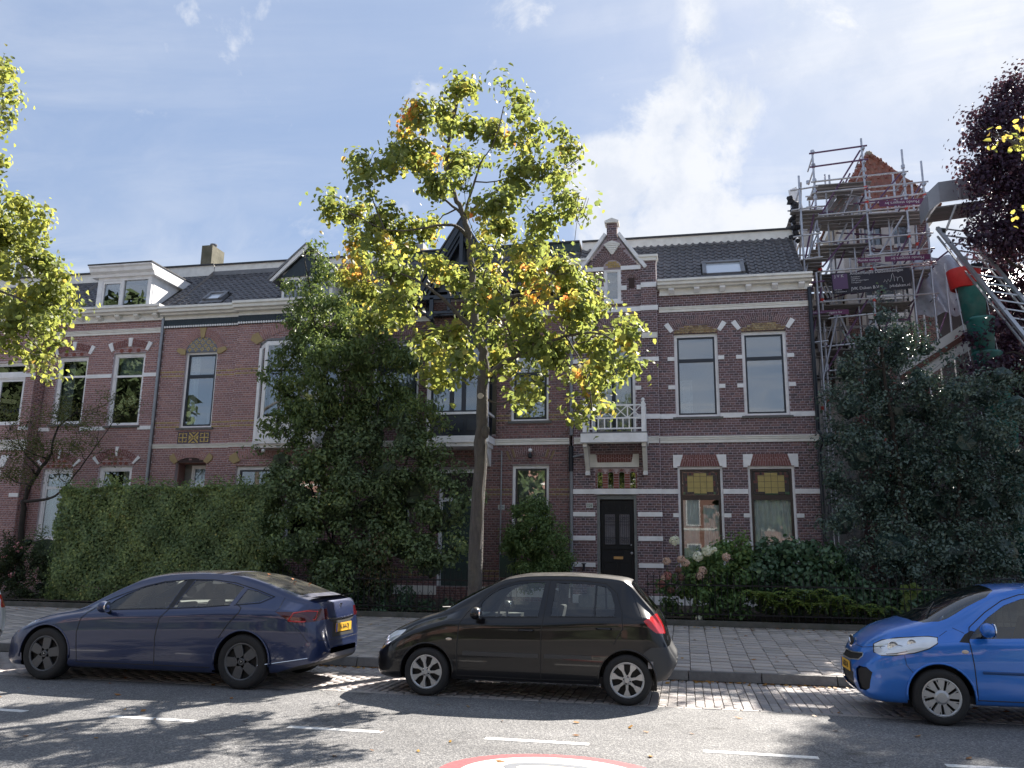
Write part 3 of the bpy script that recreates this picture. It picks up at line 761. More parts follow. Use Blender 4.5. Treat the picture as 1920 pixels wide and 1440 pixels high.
band(hA, AX0, DB[0]-.02, 6.67, 6.78, YD); band(hA, -1.0, AXM+.02, 6.67, 6.78, YD)
# moulded belts
band(hA, AXM-.03, AX1+.05, 4.55, 4.72, YF, cream, .05, 'belt_course', True)
band(hA, AX0+.05, AXM-.02, 4.55, 4.72, YD, cream, .05, 'belt_course', True)
band(hA, AXM+.05, AX1+.03, 7.97, 8.11, YF, cream, .045, 'belt_course', True)
band(hA, -2.4, -.97, 8.02, 8.15, YD); band(hA, -.97, AXM+.03, 8.02, 8.15, YD-.05)
cornice(hA, AXM+.03, AX1+.1, 8.58, 8.77, YF, cream, .35, fz=8.44, brackets=6, bm3=white)
# upper arches with speckled tympana
checker = mat('speckled_yellow_brick', (.3,.22,.11), .8, var=.3, vscale=25, tint=[(.36,.27,.13),(.16,.1,.06),(.4,.32,.18),(.28,.19,.09)])
def speckle(parent, x0, x1, z0, cx, zc, r_, yf, m=checker, sx=.075, sz=.05):
    t = tympanum(parent, x0, x1, z0, cx, zc, r_, yf+.01, mortarA)
    b = MB(); z = z0+.01; row = 0
    while z < z0+.5:
        x = x0+(sx/2 if row % 2 else 0)
        while x < x1-.02:
            xc = x+sx/2
            if xc < x1 and (xc-cx)**2+(z+sz-zc)**2 < (r_-.0)**2 and (x-cx)**2+(z+sz-zc)**2 < r_**2: b.tint(RNG.random()).box(x+.005, min(x+sx-.005, x1), yf-.004, yf+.012, z+.004, z+sz-.004)
            x += sx
        z += sz; row += 1
    b.build('speckled_bricks', m, t)
for w_ in (W1, W2):
    cx, zc, r_, ha = arc(w_[0]-.02, w_[1]+.02, w_[3]+.1, .16)
    t = tympanum(hA, w_[0], w_[1], w_[3], cx, zc, r_, YF, mortarA) if False else speckle(hA, w_[0], w_[1], w_[3]-.0, cx, zc, r_, YF)
    ao = voussoirs(hA, cx, zc, r_+.005, r_+.22, -ha, ha, 26, YF, brickR if False else brickA)
    for sgn in (-1, 1):
        def P(t, rr): return (cx+rr*math.sin(R(t))*1, zc+rr*math.cos(R(t)))
        a0_, a1_ = sgn*(ha-.6), sgn*(ha+5.0)
        stone_block(ao, [P(a0_, r_-.02), P(a1_, r_-.02), P(a1_, r_+.24), P(a0_, r_+.24)], YF, name='arch_stone')
# balcony door arch, mostly behind leaves
cx, zc, r_, ha = arc(DB[0]-.02, DB[1]+.02, DB[3]+.06, .2)
speckle(hA, DB[0], DB[1], DB[3], cx, zc, r_, YD)
ao = voussoirs(hA, cx, zc, r_+.005, r_+.22, -ha, ha, 26, YD, brickA)
for sgn in (-1, 1):
    P = lambda t, rr: (cx+rr*math.sin(R(t)), zc+rr*math.cos(R(t)))
    stone_block(ao, [P(sgn*(ha-.6), r_-.02), P(sgn*(ha+5), r_-.02), P(sgn*(ha+5), r_+.24), P(sgn*(ha-.6), r_+.24)], YD, name='arch_stone')
# flat arches over the ground floor windows
def flat_arch(house, x0, x1, z0, z1, yf, n, m, splay=.11, stones=True, sw=.14):
    back = MB().prism([(x0-.02,z0),(x1+.02,z0),(x1+splay+.02,z1),(x0-splay-.02,z1)], 'y', yf-.006, yf+.05).build('flat_arch', mortarC, house)
    b = MB(); k = n
    for i in range(n):
        u0, u1 = i/n+.0035, (i+1)/n-.0035
        lo = lambda u, f: (x0+(x1-x0)*u)*(1-f)+((x0-splay)+(x1-x0+2*splay)*u)*f
        cut = [0, .45 if i % 2 else .68, 1]
        for c0, c1 in ((0, cut[1]-.015), (cut[1]+.015, 1)):
            za, zb = z0+(z1-z0)*c0+.003, z0+(z1-z0)*c1-.003
            b.tint(RNG.random()).prism([(lo(u0,c0),za),(lo(u1,c0),za),(lo(u1,c1),zb),(lo(u0,c1),zb)], 'y', yf-.015, yf)
    b.build('arch_bricks', m, back)
    if stones:
        stone_block(back, [(x0-sw*.75,z0-.04),(x0+.0,z0-.04),(x0+.0,z0+.0),(x0-splay+.005,z1),(x0-splay-sw+.08,z1),(x0-sw*.75,z0)], yf, proud=.03, name='arch_stone')
        stone_block(back, [(x1+sw*.75,z0-.04),(x1,z0-.04),(x1,z0),(x1+splay-.005,z1),(x1+splay+sw-.08,z1),(x1+sw*.75,z0)], yf, proud=.03, name='arch_stone')
    return back
brickArch = mat('brick_arch_red', (0.196,0.084,0.077), .8, var=.2, vscale=25, tint=[(0.168,0.07,0.063),(0.224,0.0952,0.084),(0.189,0.077,0.077)])
for L_ in (L1, L2):
    x0_, x1_ = L_[0]+.1, L_[1]-.1
    back = MB().prism([(x0_-.03,3.96),(x1_+.03,3.96),(x1_-.03,4.25),(x0_+.03,4.25)], 'y', YF-.005, YF+.03).build('flat_arch', mortarC, hA)
    b = MB(); n = 16
    for i in range(n):
        for c0, c1 in ((0, .46 if i % 2 else .66), (.5 if i % 2 else .7, 1)):
            f = lambda u, c: (x0_+.0)+(x1_-x0_)*u+(.5-u)*2*(.05-.05*(1-c)*2)
            g = .004/(x1_-x0_)
            u0, u1 = i/n+g, (i+1)/n-g
            za, zb = 3.962+.286*c0, 3.962+.286*c1
            b.tint(RNG.random()).prism([(f(u0,c0),za),(f(u1,c0),za),(f(u1,c1),zb),(f(u0,c1),zb)], 'y', YF-.014, YF)
    b.build('arch_bricks', brickArch, back)
    stone_block(back, [(L_[0]-.1,3.93),(L_[0]+.0,3.93),(L_[0]+.0,3.965),(x0_-.04,3.965),(x0_+.035,4.25),(L_[0]-.1,4.25)], YF, proud=.03, name='arch_stone')
    stone_block(back, [(L_[1]+.1,3.93),(L_[1]+.0,3.93),(L_[1]+.0,3.965),(x1_+.04,3.965),(x1_-.035,4.25),(L_[1]+.1,4.25)], YF, proud=.03, name='arch_stone')
# windows
doorcol = mat('white_inner_door', (.6,.62,.66), .5)
blue_wall = mat('plain_grey_wall', (.34,.34,.37), .9)
w1 = window(hA, *W1, YF, transom=6.68, room=blue_wall, g=wglass2, fw=.075, sw=.045)
ind = MB().box(-.02,.3,YF+.95,YF+.99,5.0,6.35); ind.build('inner_door', doorcol, w1)
pn = MB()
for z_ in (5.2, 5.75): pn.box(.04,.24,YF+.935,YF+.95,z_+.02,z_+.42)
pn.build('inner_door_panels', white, w1)
w2 = window(hA, *W2, YF, transom=6.68, room=blue_wall, g=wglass2, fw=.075, sw=.045)
window(hA, *DB, YD, transom=6.72, mull=[-1.7], fw=.07, sw=.05, sill=None, room=roomm, curtain=[(-2.2,-1.2,4.8,7.3,.12,curtm,6)])
# ground floor windows with leaded yellow lights above
amber = glass('amber_glass', (.9,.72,.25), .06); amberp = mat('amber_leaded_pane', (.42,.33,.11), .45, var=.12, vscale=9)
darkglass = mat('dark_leaded_pane', (.035,.03,.035), .25, var=.4, vscale=30); greenglass = mat('green_leaded_pane', (.05,.12,.06), .3); redglass = mat('red_leaded_pane', (.12,.03,.03), .3)
leadc = mat('lead_came', (.05,.05,.05), .5)
def leaded(parent, x0, x1, z0, z1, y):
    """panes of stained glass, each its own part, in a stepped frame of dark ones"""
    cols, rows = 8, 8; dx, dz = (x1-x0)/cols, (z1-z0)/rows
    yel = [(1,1.15,2,2.9),(3,1.15,2,2.9)]
    b = {k: MB() for k in ('dark_pane', 'green_pane', 'red_pane')}
    MB().box(x0,x1,y+.006,y+.012,z0,z1).build('leading', leadc, parent)
    xs = [x0+(x1-x0)*f for f in (.125, .3125, .5, .6875, .875)]; zs = [z0+(z1-z0)*f for f in (.16,.29,.54,.80)]
    for i in range(4):
        zt = z0+(z1-z0)*(.97 if i in (1,2) else .86); zb = z0+(z1-z0)*(.05 if i in (1,2) else .12)
        lv = [zb, z0+(z1-z0)*.30, z0+(z1-z0)*.57, z0+(z1-z0)*.82, zt]
        for j in range(4):
            if lv[j+1]-lv[j] < .02: continue
            MB().box(xs[i]+.005,xs[i+1]-.005,y,y+.005,lv[j]+.004,lv[j+1]-.004).build('amber_pane', amberp, parent)
    for k in range(rows):
        for a, c in ((x0, xs[0]), (xs[4], x1)):
            h = (a+c)/2
            for u, v in ((a, h), (h, c)):
                key = 'green_pane' if k == 0 and RNG.random() < .6 else ('red_pane' if RNG.random() < .25 else 'dark_pane')
                b[key].box(u+.003,v-.003,y,y+.005,z0+dz*k+.003,z0+dz*(k+1)-.003)
    for i in (0, 3):
        for s in range(3):
            u, v = xs[i]+(xs[i+1]-xs[i])*s/3, xs[i]+(xs[i+1]-xs[i])*(s+1)/3
            b['dark_pane' if (s+i) % 2 else 'red_pane'].box(u+.003,v-.003,y,y+.005,z0+(z1-z0)*.87,z0+(z1-z0)*.99)
            b['dark_pane'].box(u+.003,v-.003,y,y+.005,z0+.004,z0+(z1-z0)*.11)
    b['green_pane'].box(xs[1]+.01,xs[3]-.01,y,y+.005,z0+.003,z0+(z1-z0)*.045)
    for k, v in b.items():
        if v.f: v.build(k, {'dark_pane': darkglass, 'green_pane': greenglass, 'red_pane': redglass}[k], parent)
for L_ in (L1, L2):
    wn = window(hA, *L_, YF, g=wglass3, transom=3.2, fw=.055, sw=.06, sash=brownp, room=roomm,
                curtain=([(-.08,.36,1.4,3.18,.06,curtg,4),(.46,.92,1.4,3.02,.05,curtg,5)] if L_ is L1 else [(1.58,2.62,1.4,3.22,.06,curtg,9)]))
    leaded(wn, L_[0]+.125, L_[1]-.125, 3.27, 3.82, YF+.095)
    if L_ is L1:
        MB().box(-.05,.2,YF+.28,YF+.3,3.02,3.06).box(-.05,.15,YF+.28,YF+.3,2.12,2.15).build('glass_shelf', white, wn)
# front door
door = MB().box(DO[0]+.09,DO[1]-.09,YD+.13,YD+.18,DO[2],DO[3]-.14).build('door', mat('black_door_paint', (.008,.01,.014), .5, spec=.3), hA)
door['label'] = 'black panelled front door with two grilled glass panels'
fb = MB(); fb.box(DO[0],DO[0]+.07,YD+.03,YD+.2,DO[2],DO[3]).box(DO[1]-.07,DO[1],YD+.03,YD+.2,DO[2],DO[3]).box(DO[0]+.07,DO[1]-.07,YD+.04,YD+.2,DO[3]-.12,DO[3]-.02)
fb.build('door_frame', mat('grey_frame_paint', (.17,.18,.18), .5, var=.2), hA)
dx0, dx1 = DO[0]+.09, DO[1]-.09
mold = MB(); yb_ = YD+.13
def panel(x0, x1, z0, z1, d=.018):
    mold.box(x0,x1,yb_-d,yb_+.001,z1-.018,z1).box(x0,x1,yb_-d,yb_+.001,z0,z0+.018).box(x0,x0+.018,yb_-d,yb_+.001,z0,z1).box(x1-.018,x1,yb_-d,yb_+.001,z0,z1)
for k in range(4):
    a = dx0+.07+k*.165; panel(a, a+.14, 2.86, 3.04); mold.prism([(a+.07,2.9),(a+.11,2.95),(a+.07,3.0),(a+.03,2.95)], 'y', yb_-.025, yb_)
for a in (dx0+.08, dx0+.44): panel(a, a+.29, 2.02, 2.80)
panel(dx0+.25, dx1-.25, 1.82, 1.92); panel(dx0+.06, dx0+.38, 1.1, 1.62); panel(dx1-.38, dx1-.06, 1.1, 1.62)
mold.box(dx0,dx1,yb_-.03,yb_,1.93,1.96)
mold.build('door_moulding', MATS['black_door_paint'], door)
lace = mat('lace_behind_glass', (.16,.15,.17), .6, var=.5, vscale=45)
for a in (dx0+.1, dx0+.46):
    MB().box(a,a+.25,yb_-.004,yb_+.003,2.04,2.78).build('door_glass', lace, door)
    g_ = MB()
    for k in range(5): g_.tube([(a+.03+k*.048, yb_-.02, 2.05), (a+.03+k*.048, yb_-.02, 2.77)], .005, 6)
    for z_ in (2.2, 2.52, 2.6): g_.tube([(a, yb_-.02, z_), (a+.25, yb_-.02, z_)], .005, 6)
    for k in range(3):
        for zc_ in (2.12, 2.68): g_.tube([(a+.05+k*.07+.028*math.cos(t*.7), yb_-.02, zc_+.035*math.sin(t*.7)) for t in range(10)], .004, 5)
    g_.build('grille', navy, door)
MB().box(-1.75,-1.52,yb_-.015,yb_,1.68,1.745).build('letterbox', mat('brass', (.45,.28,.12), .45, metal=.6), door)
MB().lathe([(0,-.06),(.03,-.055),(.035,-.03),(.012,-.02),(.012,0)], (dx1-.05, yb_, 1.83), 'y', 12).build('door_knob', zinc, door)
MB().lathe([(0,-.012),(.022,-.01),(.022,0)], (dx1-.07, yb_, 2.03), 'y', 12).build('door_lock', zinc, door)
MB().box(-2.5,-.9,YD-.95,YD+.1,.5,.83).box(-2.35,-1.0,YD-.55,YD+.1,.83,1.0).build('door_step', stone, hA)
MB().lathe([(.03,0),(.03,.14),(.06,.15),(.06,.17),(0,.17)], (-2.47, YD-.12, 1.4), 'z', 10).build('boot_scraper', navy, hA)
# four slot lights over the door
ts = MB(); n = 4; sw_ = .135; gap = (TR[1]-TR[0]-4*sw_-.1)/3
xs_ = [TR[0]+.05+i*(sw_+gap) for i in range(4)]
def slot_poly_wall():
    b = MB(); yy0, yy1 = YD+.06, YD+.12; zt = TR[3]; zb = TR[2]; zspring = 3.80
    edges = [TR[0]]+[v for x in xs_ for v in (x, x+sw_)]+[TR[1]]
    for i in range(0, len(edges), 2): b.box(edges[i], edges[i+1], yy0, yy1, zb, zt)
    for x in xs_:
        k = 6
        for j in range(k):
            a0, a1 = math.pi*j/k, math.pi*(j+1)/k; xc = x+sw_/2; r0 = sw_/2
            b.prism([(xc-r0*math.cos(a0), zspring+r0*math.sin(a0)*.6), (xc-r0*math.cos(a1), zspring+r0*math.sin(a1)*.6), (xc-r0*math.cos(a1), zt), (xc-r0*math.cos(a0), zt)], 'y', yy0, yy1)
    return b
tl = slot_poly_wall().build('fanlight', mortarC, hA)
rb = MB()
for x in xs_:
    xc = x+sw_/2
    for j in range(9):
        a = math.pi*(j+.5)/9; c_, s_ = math.cos(a), math.sin(a)
        p = [(xc-(.075)*c_-.011*s_, 3.80+.05*s_-.011*c_*-1), (xc-.075*c_+.011*s_, 3.80+.05*s_+.011*c_*-1), (xc-.115*c_+.013*s_, 3.80+.115*s_-.013*c_), (xc-.115*c_-.013*s_, 3.80+.115*s_+.013*c_)]
        rb.tint(RNG.random()).prism(p, 'y', YD+.05, YD+.07)
for i in range(5):
    a = ([TR[0]-.0]+[x+sw_ for x in xs_])[i]; b_ = (xs_+[TR[1]])[i]
    z = TR[2]+.004
    while z < 3.78: rb.tint(RNG.random()).box(a+.006, b_-.006, YD+.052, YD+.07, z, z+.05); z += CRS
rb.build('slot_bricks', brickR, tl)
for x in xs_:
    MB().box(x-.01,x+sw_+.01,YD+.10,YD+.106,TR[2],TR[3]-.02).build('pane', wglass, tl)
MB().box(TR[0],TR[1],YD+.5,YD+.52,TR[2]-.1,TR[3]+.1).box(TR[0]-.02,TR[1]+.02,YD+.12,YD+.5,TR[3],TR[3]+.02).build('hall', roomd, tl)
MB().box(xs_[1]+.03,xs_[1]+.08,YD+.14,YD+.19,3.42,3.52).box(xs_[1]+.1,xs_[1]+.13,YD+.14,YD+.17,3.42,3.5).box(xs_[0]+.07,xs_[0]+.12,YD+.14,YD+.17,3.42,3.49).build('ornament', white, tl)
# carved stone lintel above the slots
back = MB().prism([(-2.14,4.0),(-1.22,4.0),(-1.2,4.27),(-2.16,4.27)], 'y', YD-.005, YD+.03).build('lintel_arch', mortarC, hA)
b = MB()
for i in range(15):
    u0 = -2.13+i*.06
    b.tint(RNG.random()).box(u0, u0+.052, YD-.014, YD, 4.075, 4.16 if i % 2 else 4.19); b.tint(RNG.random()).box(u0, u0+.052, YD-.014, YD, 4.17 if i % 2 else 4.20, 4.268)
b.build('arch_bricks', brickArch, back)
stone_block(hA, [(-2.31,3.95),(-1.08,3.95),(-1.08,4.28),(-1.22,4.28),(-1.27,4.07),(-2.12,4.07),(-2.17,4.28),(-2.31,4.28)], YD, cream, .03, 'carved_lintel')
# house number tile
def number_tile(house, x, z, yf, txt):
    p = MB().box(x-.085,x+.085,yf-.012,yf,z-.06,z+.06).build('number_plate', mat('enamel', (.5,.53,.52), .3), house)
    text_obj(txt, .1, mat('plate_ink', (.04,.1,.08), .5), p, Vector((x, yf-.014, z))-root_loc(house), (R(90),0,0), name='house_number', sx=.9)
number_tile(hA, -2.33, 2.99, YD, '226')
# balcony
bal = MB().box(-2.42,-.86,20.12,YD,4.58,4.70).build('balcony', white, hA); bal['label'] = 'white wooden balcony with crossed railings'
MB().box(-2.45,-.83,20.09,YD,4.70,4.725).build('balcony_deck', leadm, bal)
MB().box(-2.45,-.83,20.07,20.12,4.47,4.69).box(-2.45,-2.40,20.12,YD,4.47,4.69).box(-.88,-.83,20.12,YD,4.47,4.69).build('balcony_fascia', white, bal)
def post(x, y):
    MB().box(x-.045,x+.045,y-.045,y+.045,4.725,5.45).lathe([(.05,5.45),(.05,5.47),(.025,5.485),(.045,5.52),(.04,5.56),(0,5.58)], (x,y,0), 'z', 10).build('post', white, bal)
for x, y in ((-2.36,20.18),(-.92,20.18),(-2.36,YD-.06),(-.92,YD-.06)): post(x, y)
def railing(p, q, n):
    p, q = Vector(p), Vector(q); d = (q-p)
    r_ = MB()
    def bar(a, b, t=.018): r_.tube([a, b], t*1.25, 4)
    for z_ in (4.82, 5.08, 5.40): bar(p+Vector((0,0,z_)), q+Vector((0,0,z_)), .02)
    for k in range(n):
        a, b = p+d*(k/n), p+d*((k+1)/n)
        if k: bar(a+Vector((0,0,5.08)), a+Vector((0,0,5.40)))
        bar(a+Vector((0,0,5.08)), b+Vector((0,0,5.40)), .013); bar(a+Vector((0,0,5.40)), b+Vector((0,0,5.08)), .013)
    nb = n*2+1
    for k in range(1, nb): a = p+d*(k/nb); bar(a+Vector((0,0,4.82)), a+Vector((0,0,5.08)), .017)
    for f in (.18, .82): a = p+d*f; bar(a+Vector((0,0,4.73)), a+Vector((0,0,4.82)), .013)
    r_.build('railing', white, bal)
railing((-2.32,20.18,0), (-.96,20.18,0), 4); railing((-2.36,20.22,0), (-2.36,YD-.1,0), 2); railing((-.92,20.22,0), (-.92,YD-.1,0), 2)
for x in (-2.36, -.92):
    MB().prism([(YD,4.47),(20.2,4.47),(20.2,4.38),(20.35,4.36),(YD-.14,3.85),(YD-.14,3.76),(YD,3.76)], 'x', x-.05, x+.05).build('balcony_bracket', cream, hA)
    MB().box(x-.055,x+.055,YD-.16,YD-.0,3.74,3.82).build('bracket_foot', white, hA)
# pilasters and gable
for x0_, x1_, zb in ((-.95,-.55,7.42), (-2.83,-2.43,7.42)):
    wall(hA, x0_, x1_, zb, 9.42, YD-.05, [], brickA, mortarA, 31, name='pilaster')
    MB().box(x0_,x1_,YD-.044,YD+.02,zb,9.42).build('pilaster_core', mortarA, hA)
    MB().prism([(YD-.02,zb-.14),(YD-.05,zb-.14),(YD-.07,zb-.02),(YD-.075,zb),(YD-.02,zb)], 'x', x0_+.0, x1_).build('pilaster_foot', cream, hA)
    MB().box(x0_-.05,x1_+.05,YD-.13,YD+.3,9.47,9.53).box(x0_-.02,x1_+.02,YD-.09,YD+.3,9.38,9.47).build('pilaster_cap', cream, hA)
    MB().box(x0_,x1_,YD+.02,YD+.3,8.6,9.42).build('pilaster_back', mortarA, hA)
gc = -1.69
def in_gable(x, z): return z < 10.22-abs(x-gc)*(1.02/.8)
cells = [c for c in brick_cells(-2.43, -.95, 9.2, 10.2, [], 5) if in_gable((c[0]+c[1])/2, c[3]+.03)]
gp = MB().prism([(-2.43,9.2),(-.95,9.2),(gc+.16,10.12),(gc-.16,10.12)], 'y', YD+.007, YD+.3).build('gable', mortarA, hA)
brick_mesh(cells, YD, 'brickwork', brickA, gp, root_loc(hA), 6)
for sgn in (-1, 1):
    e0 = (gc+sgn*.84, 9.17); e1 = (gc+sgn*.14, 10.17); n_ = (sgn*.075, .055)
    MB().prism([e0, e1, (e1[0]+n_[0]*.9, e1[1]+n_[1]), (e0[0]+n_[0], e0[1]+n_[1])], 'y', YD-.1, YD+.34).build('gable_coping', white, hA)
band(hA, -2.52, SW[0]+.0, 9.17, 9.28, YD, proud=.04); band(hA, SW[1], -.86, 9.17, 9.28, YD, proud=.04)
band(hA, -2.42, SW[0], 8.62, 8.74, YD); band(hA, SW[1], -1.32, 8.62, 8.74, YD); band(hA, -1.06, -.95, 8.62, 8.74, YD); band(hA, -.95, -.55, 8.65, 8.78, YD-.05)
stack = wall(hA, gc-.135, gc+.135, 9.95, 10.54, YD-.06, [], brickA, mortarA, 41, name='finial')
MB().box(gc-.135,gc+.135,YD-.05,YD+.22,9.95,10.54).build('finial_core', brickA, hA)
MB().prism([(gc-.19,10.5),(gc+.19,10.5),(gc+.19,10.55),(gc,10.63),(gc-.19,10.55)], 'y', YD-.12, YD+.28).build('finial_cap', cream, hA)
kp = MB()
for k in range(5):
    w_ = .2*(1-k*.2)+.02; kp.prism([(gc-w_,9.9-k*.055),(gc+w_,9.9-k*.055),(gc+w_-.03,9.85-k*.055),(gc-w_+.03,9.85-k*.055)], 'y', YD-.10+k*.012, YD)
kp.prism([(gc-.2,9.9),(gc+.2,9.9),(gc,9.99)], 'y', YD-.11, YD); kp.build('keystone', cream, hA)
voussoirs(hA, gc-.0, 9.22, .25, .5, -88, 88, 27, YD, brickA, proud=.02)
speckle(hA, gc-.24, gc+.24, 9.24, gc, 9.23, .25, YD-.02, brickY, .12, .06)
window(hA, *SW, YD, sash=white, fw=.06, sw=.03, inset=.01, sill='white', room=roomm, g=wglass2)
for xc in (-2.2, -1.19):
    voussoirs(hA, xc, 8.93, .085, .19, -90, 90, 13, YD, brickA, proud=.018)
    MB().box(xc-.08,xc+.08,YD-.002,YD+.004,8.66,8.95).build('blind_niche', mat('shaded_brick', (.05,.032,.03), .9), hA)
# roof
skl = (.69, 1.72, .58, 1.38)
def keepA(x, s): return True
roofA, angA = tiled_roof(hA, AX0-.02, AX1, 21.02, 8.63, 23.3, 10.70, tilem, 300, skip=[skl, (-2.95,-.5,-.1,.45), (-2.3,-1.1,0,1.1)])
flat_top(hA, AX0, AX1+.04, 23.3, 31, 10.98, bitum, 10.66, cream)
MB().box(AX1-.0,AX1+.05,21.0,31,8.4,8.6).build('verge_trim', leadm, hA)
dyA, dzA = math.cos(angA), math.sin(angA)
def roof_window(house, x0, x1, s0, s1, y0, z0, ang, gm, up=.07):
    """a skylight lying in the slope"""
    dy, dz = math.cos(ang), math.sin(ang)
    def P(x, s, h): return (x, y0+s*dy-h*dz, z0+s*dz+h*dy)
    def slabp(b, xa, xb, sa, sb, h0, h1):
        b.hexa([P(xa,sa,h0),P(xb,sa,h0),P(xb,sb,h0),P(xa,sb,h0),P(xa,sa,h1),P(xb,sa,h1),P(xb,sb,h1),P(xa,sb,h1)])
    f = MB(); t = .05
    slabp(f, x0-.05, x0+t, s0, s1, 0, up+.05); slabp(f, x1-t, x1+.05, s0, s1, 0, up+.05); slabp(f, x0, x1, s0, s0+t*.6, 0, up+.03); slabp(f, x0-.05, x1+.05, s1-t*1.3, s1+.04, 0, up+.06)
    fo = f.build('skylight', leadm, house)
    g_ = MB(); slabp(g_, x0+t-.01, x1-t+.01, s0+.03, s1-t, up, up+.01); g_.build('skylight_glass', gm, fo)
    g_ = MB(); slabp(g_, x0-.1, x1+.1, s0-.16, s0, .03, .05); g_.build('flashing', leadm, fo)
skyg = mat('skylight_glass', (.1,.12,.14), .03, spec=1.0, coat=1)
skyrefl = mat('skylight_with_pale_blind', (.5,.55,.6), .08, spec=1.0, coat=1)  # pale base colour stands in for the sky mirrored in the glass
roof_window(hA, skl[0]+.02, skl[1]-.02, .62, 1.38, 21.02, 8.63, angA, skyrefl)
pipe(hA, [(-2.79,YF-.08,8.4),(-2.79,YF-.08,5.6),(-2.79,YF-.08,4.78)]); pipe(hA, [(-2.79,YF-.08,4.5),(-2.79,YF-.08,1.0)])
pipe(hA, [(-2.42,YD-.08,4.28),(-2.75,YF-.08,4.22)], .028); MB().tube([(-2.8,YF-.09,4.5),(-2.8,YF-.09,3.85)], .058, 10).build('pipe_junction', navy, hA)
pipe(hA, [(3.24,YF-.06,8.45),(3.24,YF-.06,4.8),(3.3,YF-.1,4.7),(3.3,YF-.1,4.5),(3.24,YF-.06,4.35),(3.24,YF-.06,.6)], .05, navy)
# ------------------------------------------------------------------ brown house with black timber gable and oriel (behind the tree)
hB = thing('row_house', 'brown brick house with black timber gable and dark oriel behind the yellowing street tree', 'house', (-6, YF, .5), group='terraced houses')
BX0, BX1 = -9.2, -2.83
BW = (-4.40, -3.40, 5.2, 7.05); BL = (-4.34, -3.38, 1.9, 4.03); BWl = (-8.3, -6.98, 5.2, 7.45); BO = (-6.55, -4.8, 4.85, 7.4); BLl = (-8.25, -7.1, 1.9, 4.0); BDo = (-6.3, -5.2, .95, 3.95)
wall(hB, BX0, BX1, .5, 8.62, YF, [BW, BL, BWl, BO, BLl, BDo], brickB, mortarB, 51, nshow=200, near=(-3.8, 4.6),
     ybands=((5.31,5.375),(5.19,5.25),(3.375,3.435),(3.25,3.31),(1.31,1.37),(1.19,1.25)), ym=brickYB)
shell(hB, BX0, BX1, YF+.02, 31, .3, 8.7, MATS['side_render'], 10.9)
band(hB, BX0, BO[0], 4.56, 4.72, YF, cream, .05, 'belt_course', True); band(hB, BO[1], BX1-.02, 4.56, 4.72, YF, cream, .05, 'belt_course', True)
band(hB, BX0, -6.6, 8.03, 8.17, YF, cream, .045, 'belt_course', True); band(hB, -4.75, BX1, 8.03, 8.17, YF, cream, .045, 'belt_course', True)
band(hB, BX0, BDo[0], .72, .95, YF, cream); band(hB, BDo[1], BX1, .72, .95, YF, cream)
cornice(hB, BX0, -7.0, 8.62, 8.8, YF, navy, .35, fz=8.5); cornice(hB, -4.4, BX1-.02, 8.62, 8.8, YF, navy, .35, fz=8.5)
roomc = mat('beige_room', (.4,.36,.3), .9)
window(hB, *BW, YF, transom=6.45, sash=navy, g=wglass2, room=blue_wall, fw=.06, sw=.06)
window(hB, *BL, YF, transom=3.05, sash=navy, fw=.07, sw=.05, g=wglass2, curtain=[(-4.3,-3.4,1.9,4.0,.3,curtg,6)])
window(hB, *BWl, YF, transom=6.7, sash=navy, curtain=[(-8.25,-7.0,5.2,7.4,.1,curtm,9)])
window(hB, *BLl, YF, transom=3.2, sash=navy, curtain=[(-8.2,-7.2,2,4,.1,curtm,7)])
dB = MB().box(BDo[0]+.08,BDo[1]-.08,YF+.12,YF+.18,BDo[2],3.1).build('door', greenp, hB)
MB().box(BDo[0],BDo[0]+.08,YF+.06,YF+.2,BDo[2],BDo[3]).box(BDo[1]-.08,BDo[1],YF+.06,YF+.2,BDo[2],BDo[3]).box(BDo[0],BDo[1],YF+.07,YF+.2,BDo[3]-.1,BDo[3]).box(BDo[0],BDo[1],YF+.07,YF+.2,3.1,3.2).build('door_frame', white, hB)
MB().box(BDo[0],BDo[1],YF+.14,YF+.145,3.2,3.86).build('fanlight_glass', darkglass, hB)
cx, zc, r_, ha = arc(-4.43, -3.31, 4.17, .12)
voussoirs(hB, cx, zc, r_, r_+.22, -ha, ha, 24, YF, brickB, proud=.012)
yb1 = MB()
for sgn in (-1, 1):
    for k in (0, 1):
        t = sgn*(ha-1.2-k*5.6); P = lambda t, rr: (cx+rr*math.sin(R(t)), zc+rr*math.cos(R(t)))
        yb1.prism([P(t-1.0, r_), P(t+1.0, r_), P(t+1.0, r_+.23), P(t-1.0, r_+.23)], 'y', YF-.02, YF)
yb1.build('yellow_arch_bricks', brickYB, hB)
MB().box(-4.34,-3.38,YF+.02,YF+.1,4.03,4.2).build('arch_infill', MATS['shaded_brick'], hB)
for (a, b_, zz) in ((BWl[0]-.03, BWl[1]+.03, 7.5), (BW[0]-.03, BW[1]+.03, 7.1)):
    cx, zc, r_, ha = arc(a, b_, zz, .18)
    voussoirs(hB, cx, zc, r_, r_+.24, -ha, ha, 26, YF, brickB, proud=.012)
    tympanum(hB, a+.03, b_-.03, zz-.05, cx, zc, r_, YF+.02, mat('plain_tympanum', (.13,.09,.06), .9, var=.3))
    yb1 = MB()
    for sgn in (-1, 1):
        for k in (0, 1, 2):
            t = sgn*(ha-1.2-k*5.2)
            yb1.prism([P(t-1.1, r_), P(t+1.1, r_), P(t+1.1, r_+.25), P(t-1.1, r_+.25)], 'y', YF-.02, YF)
    yb1.build('yellow_arch_bricks', brickYB, hB)
number_tile(hB, -4.62, 2.95, YF, '224')
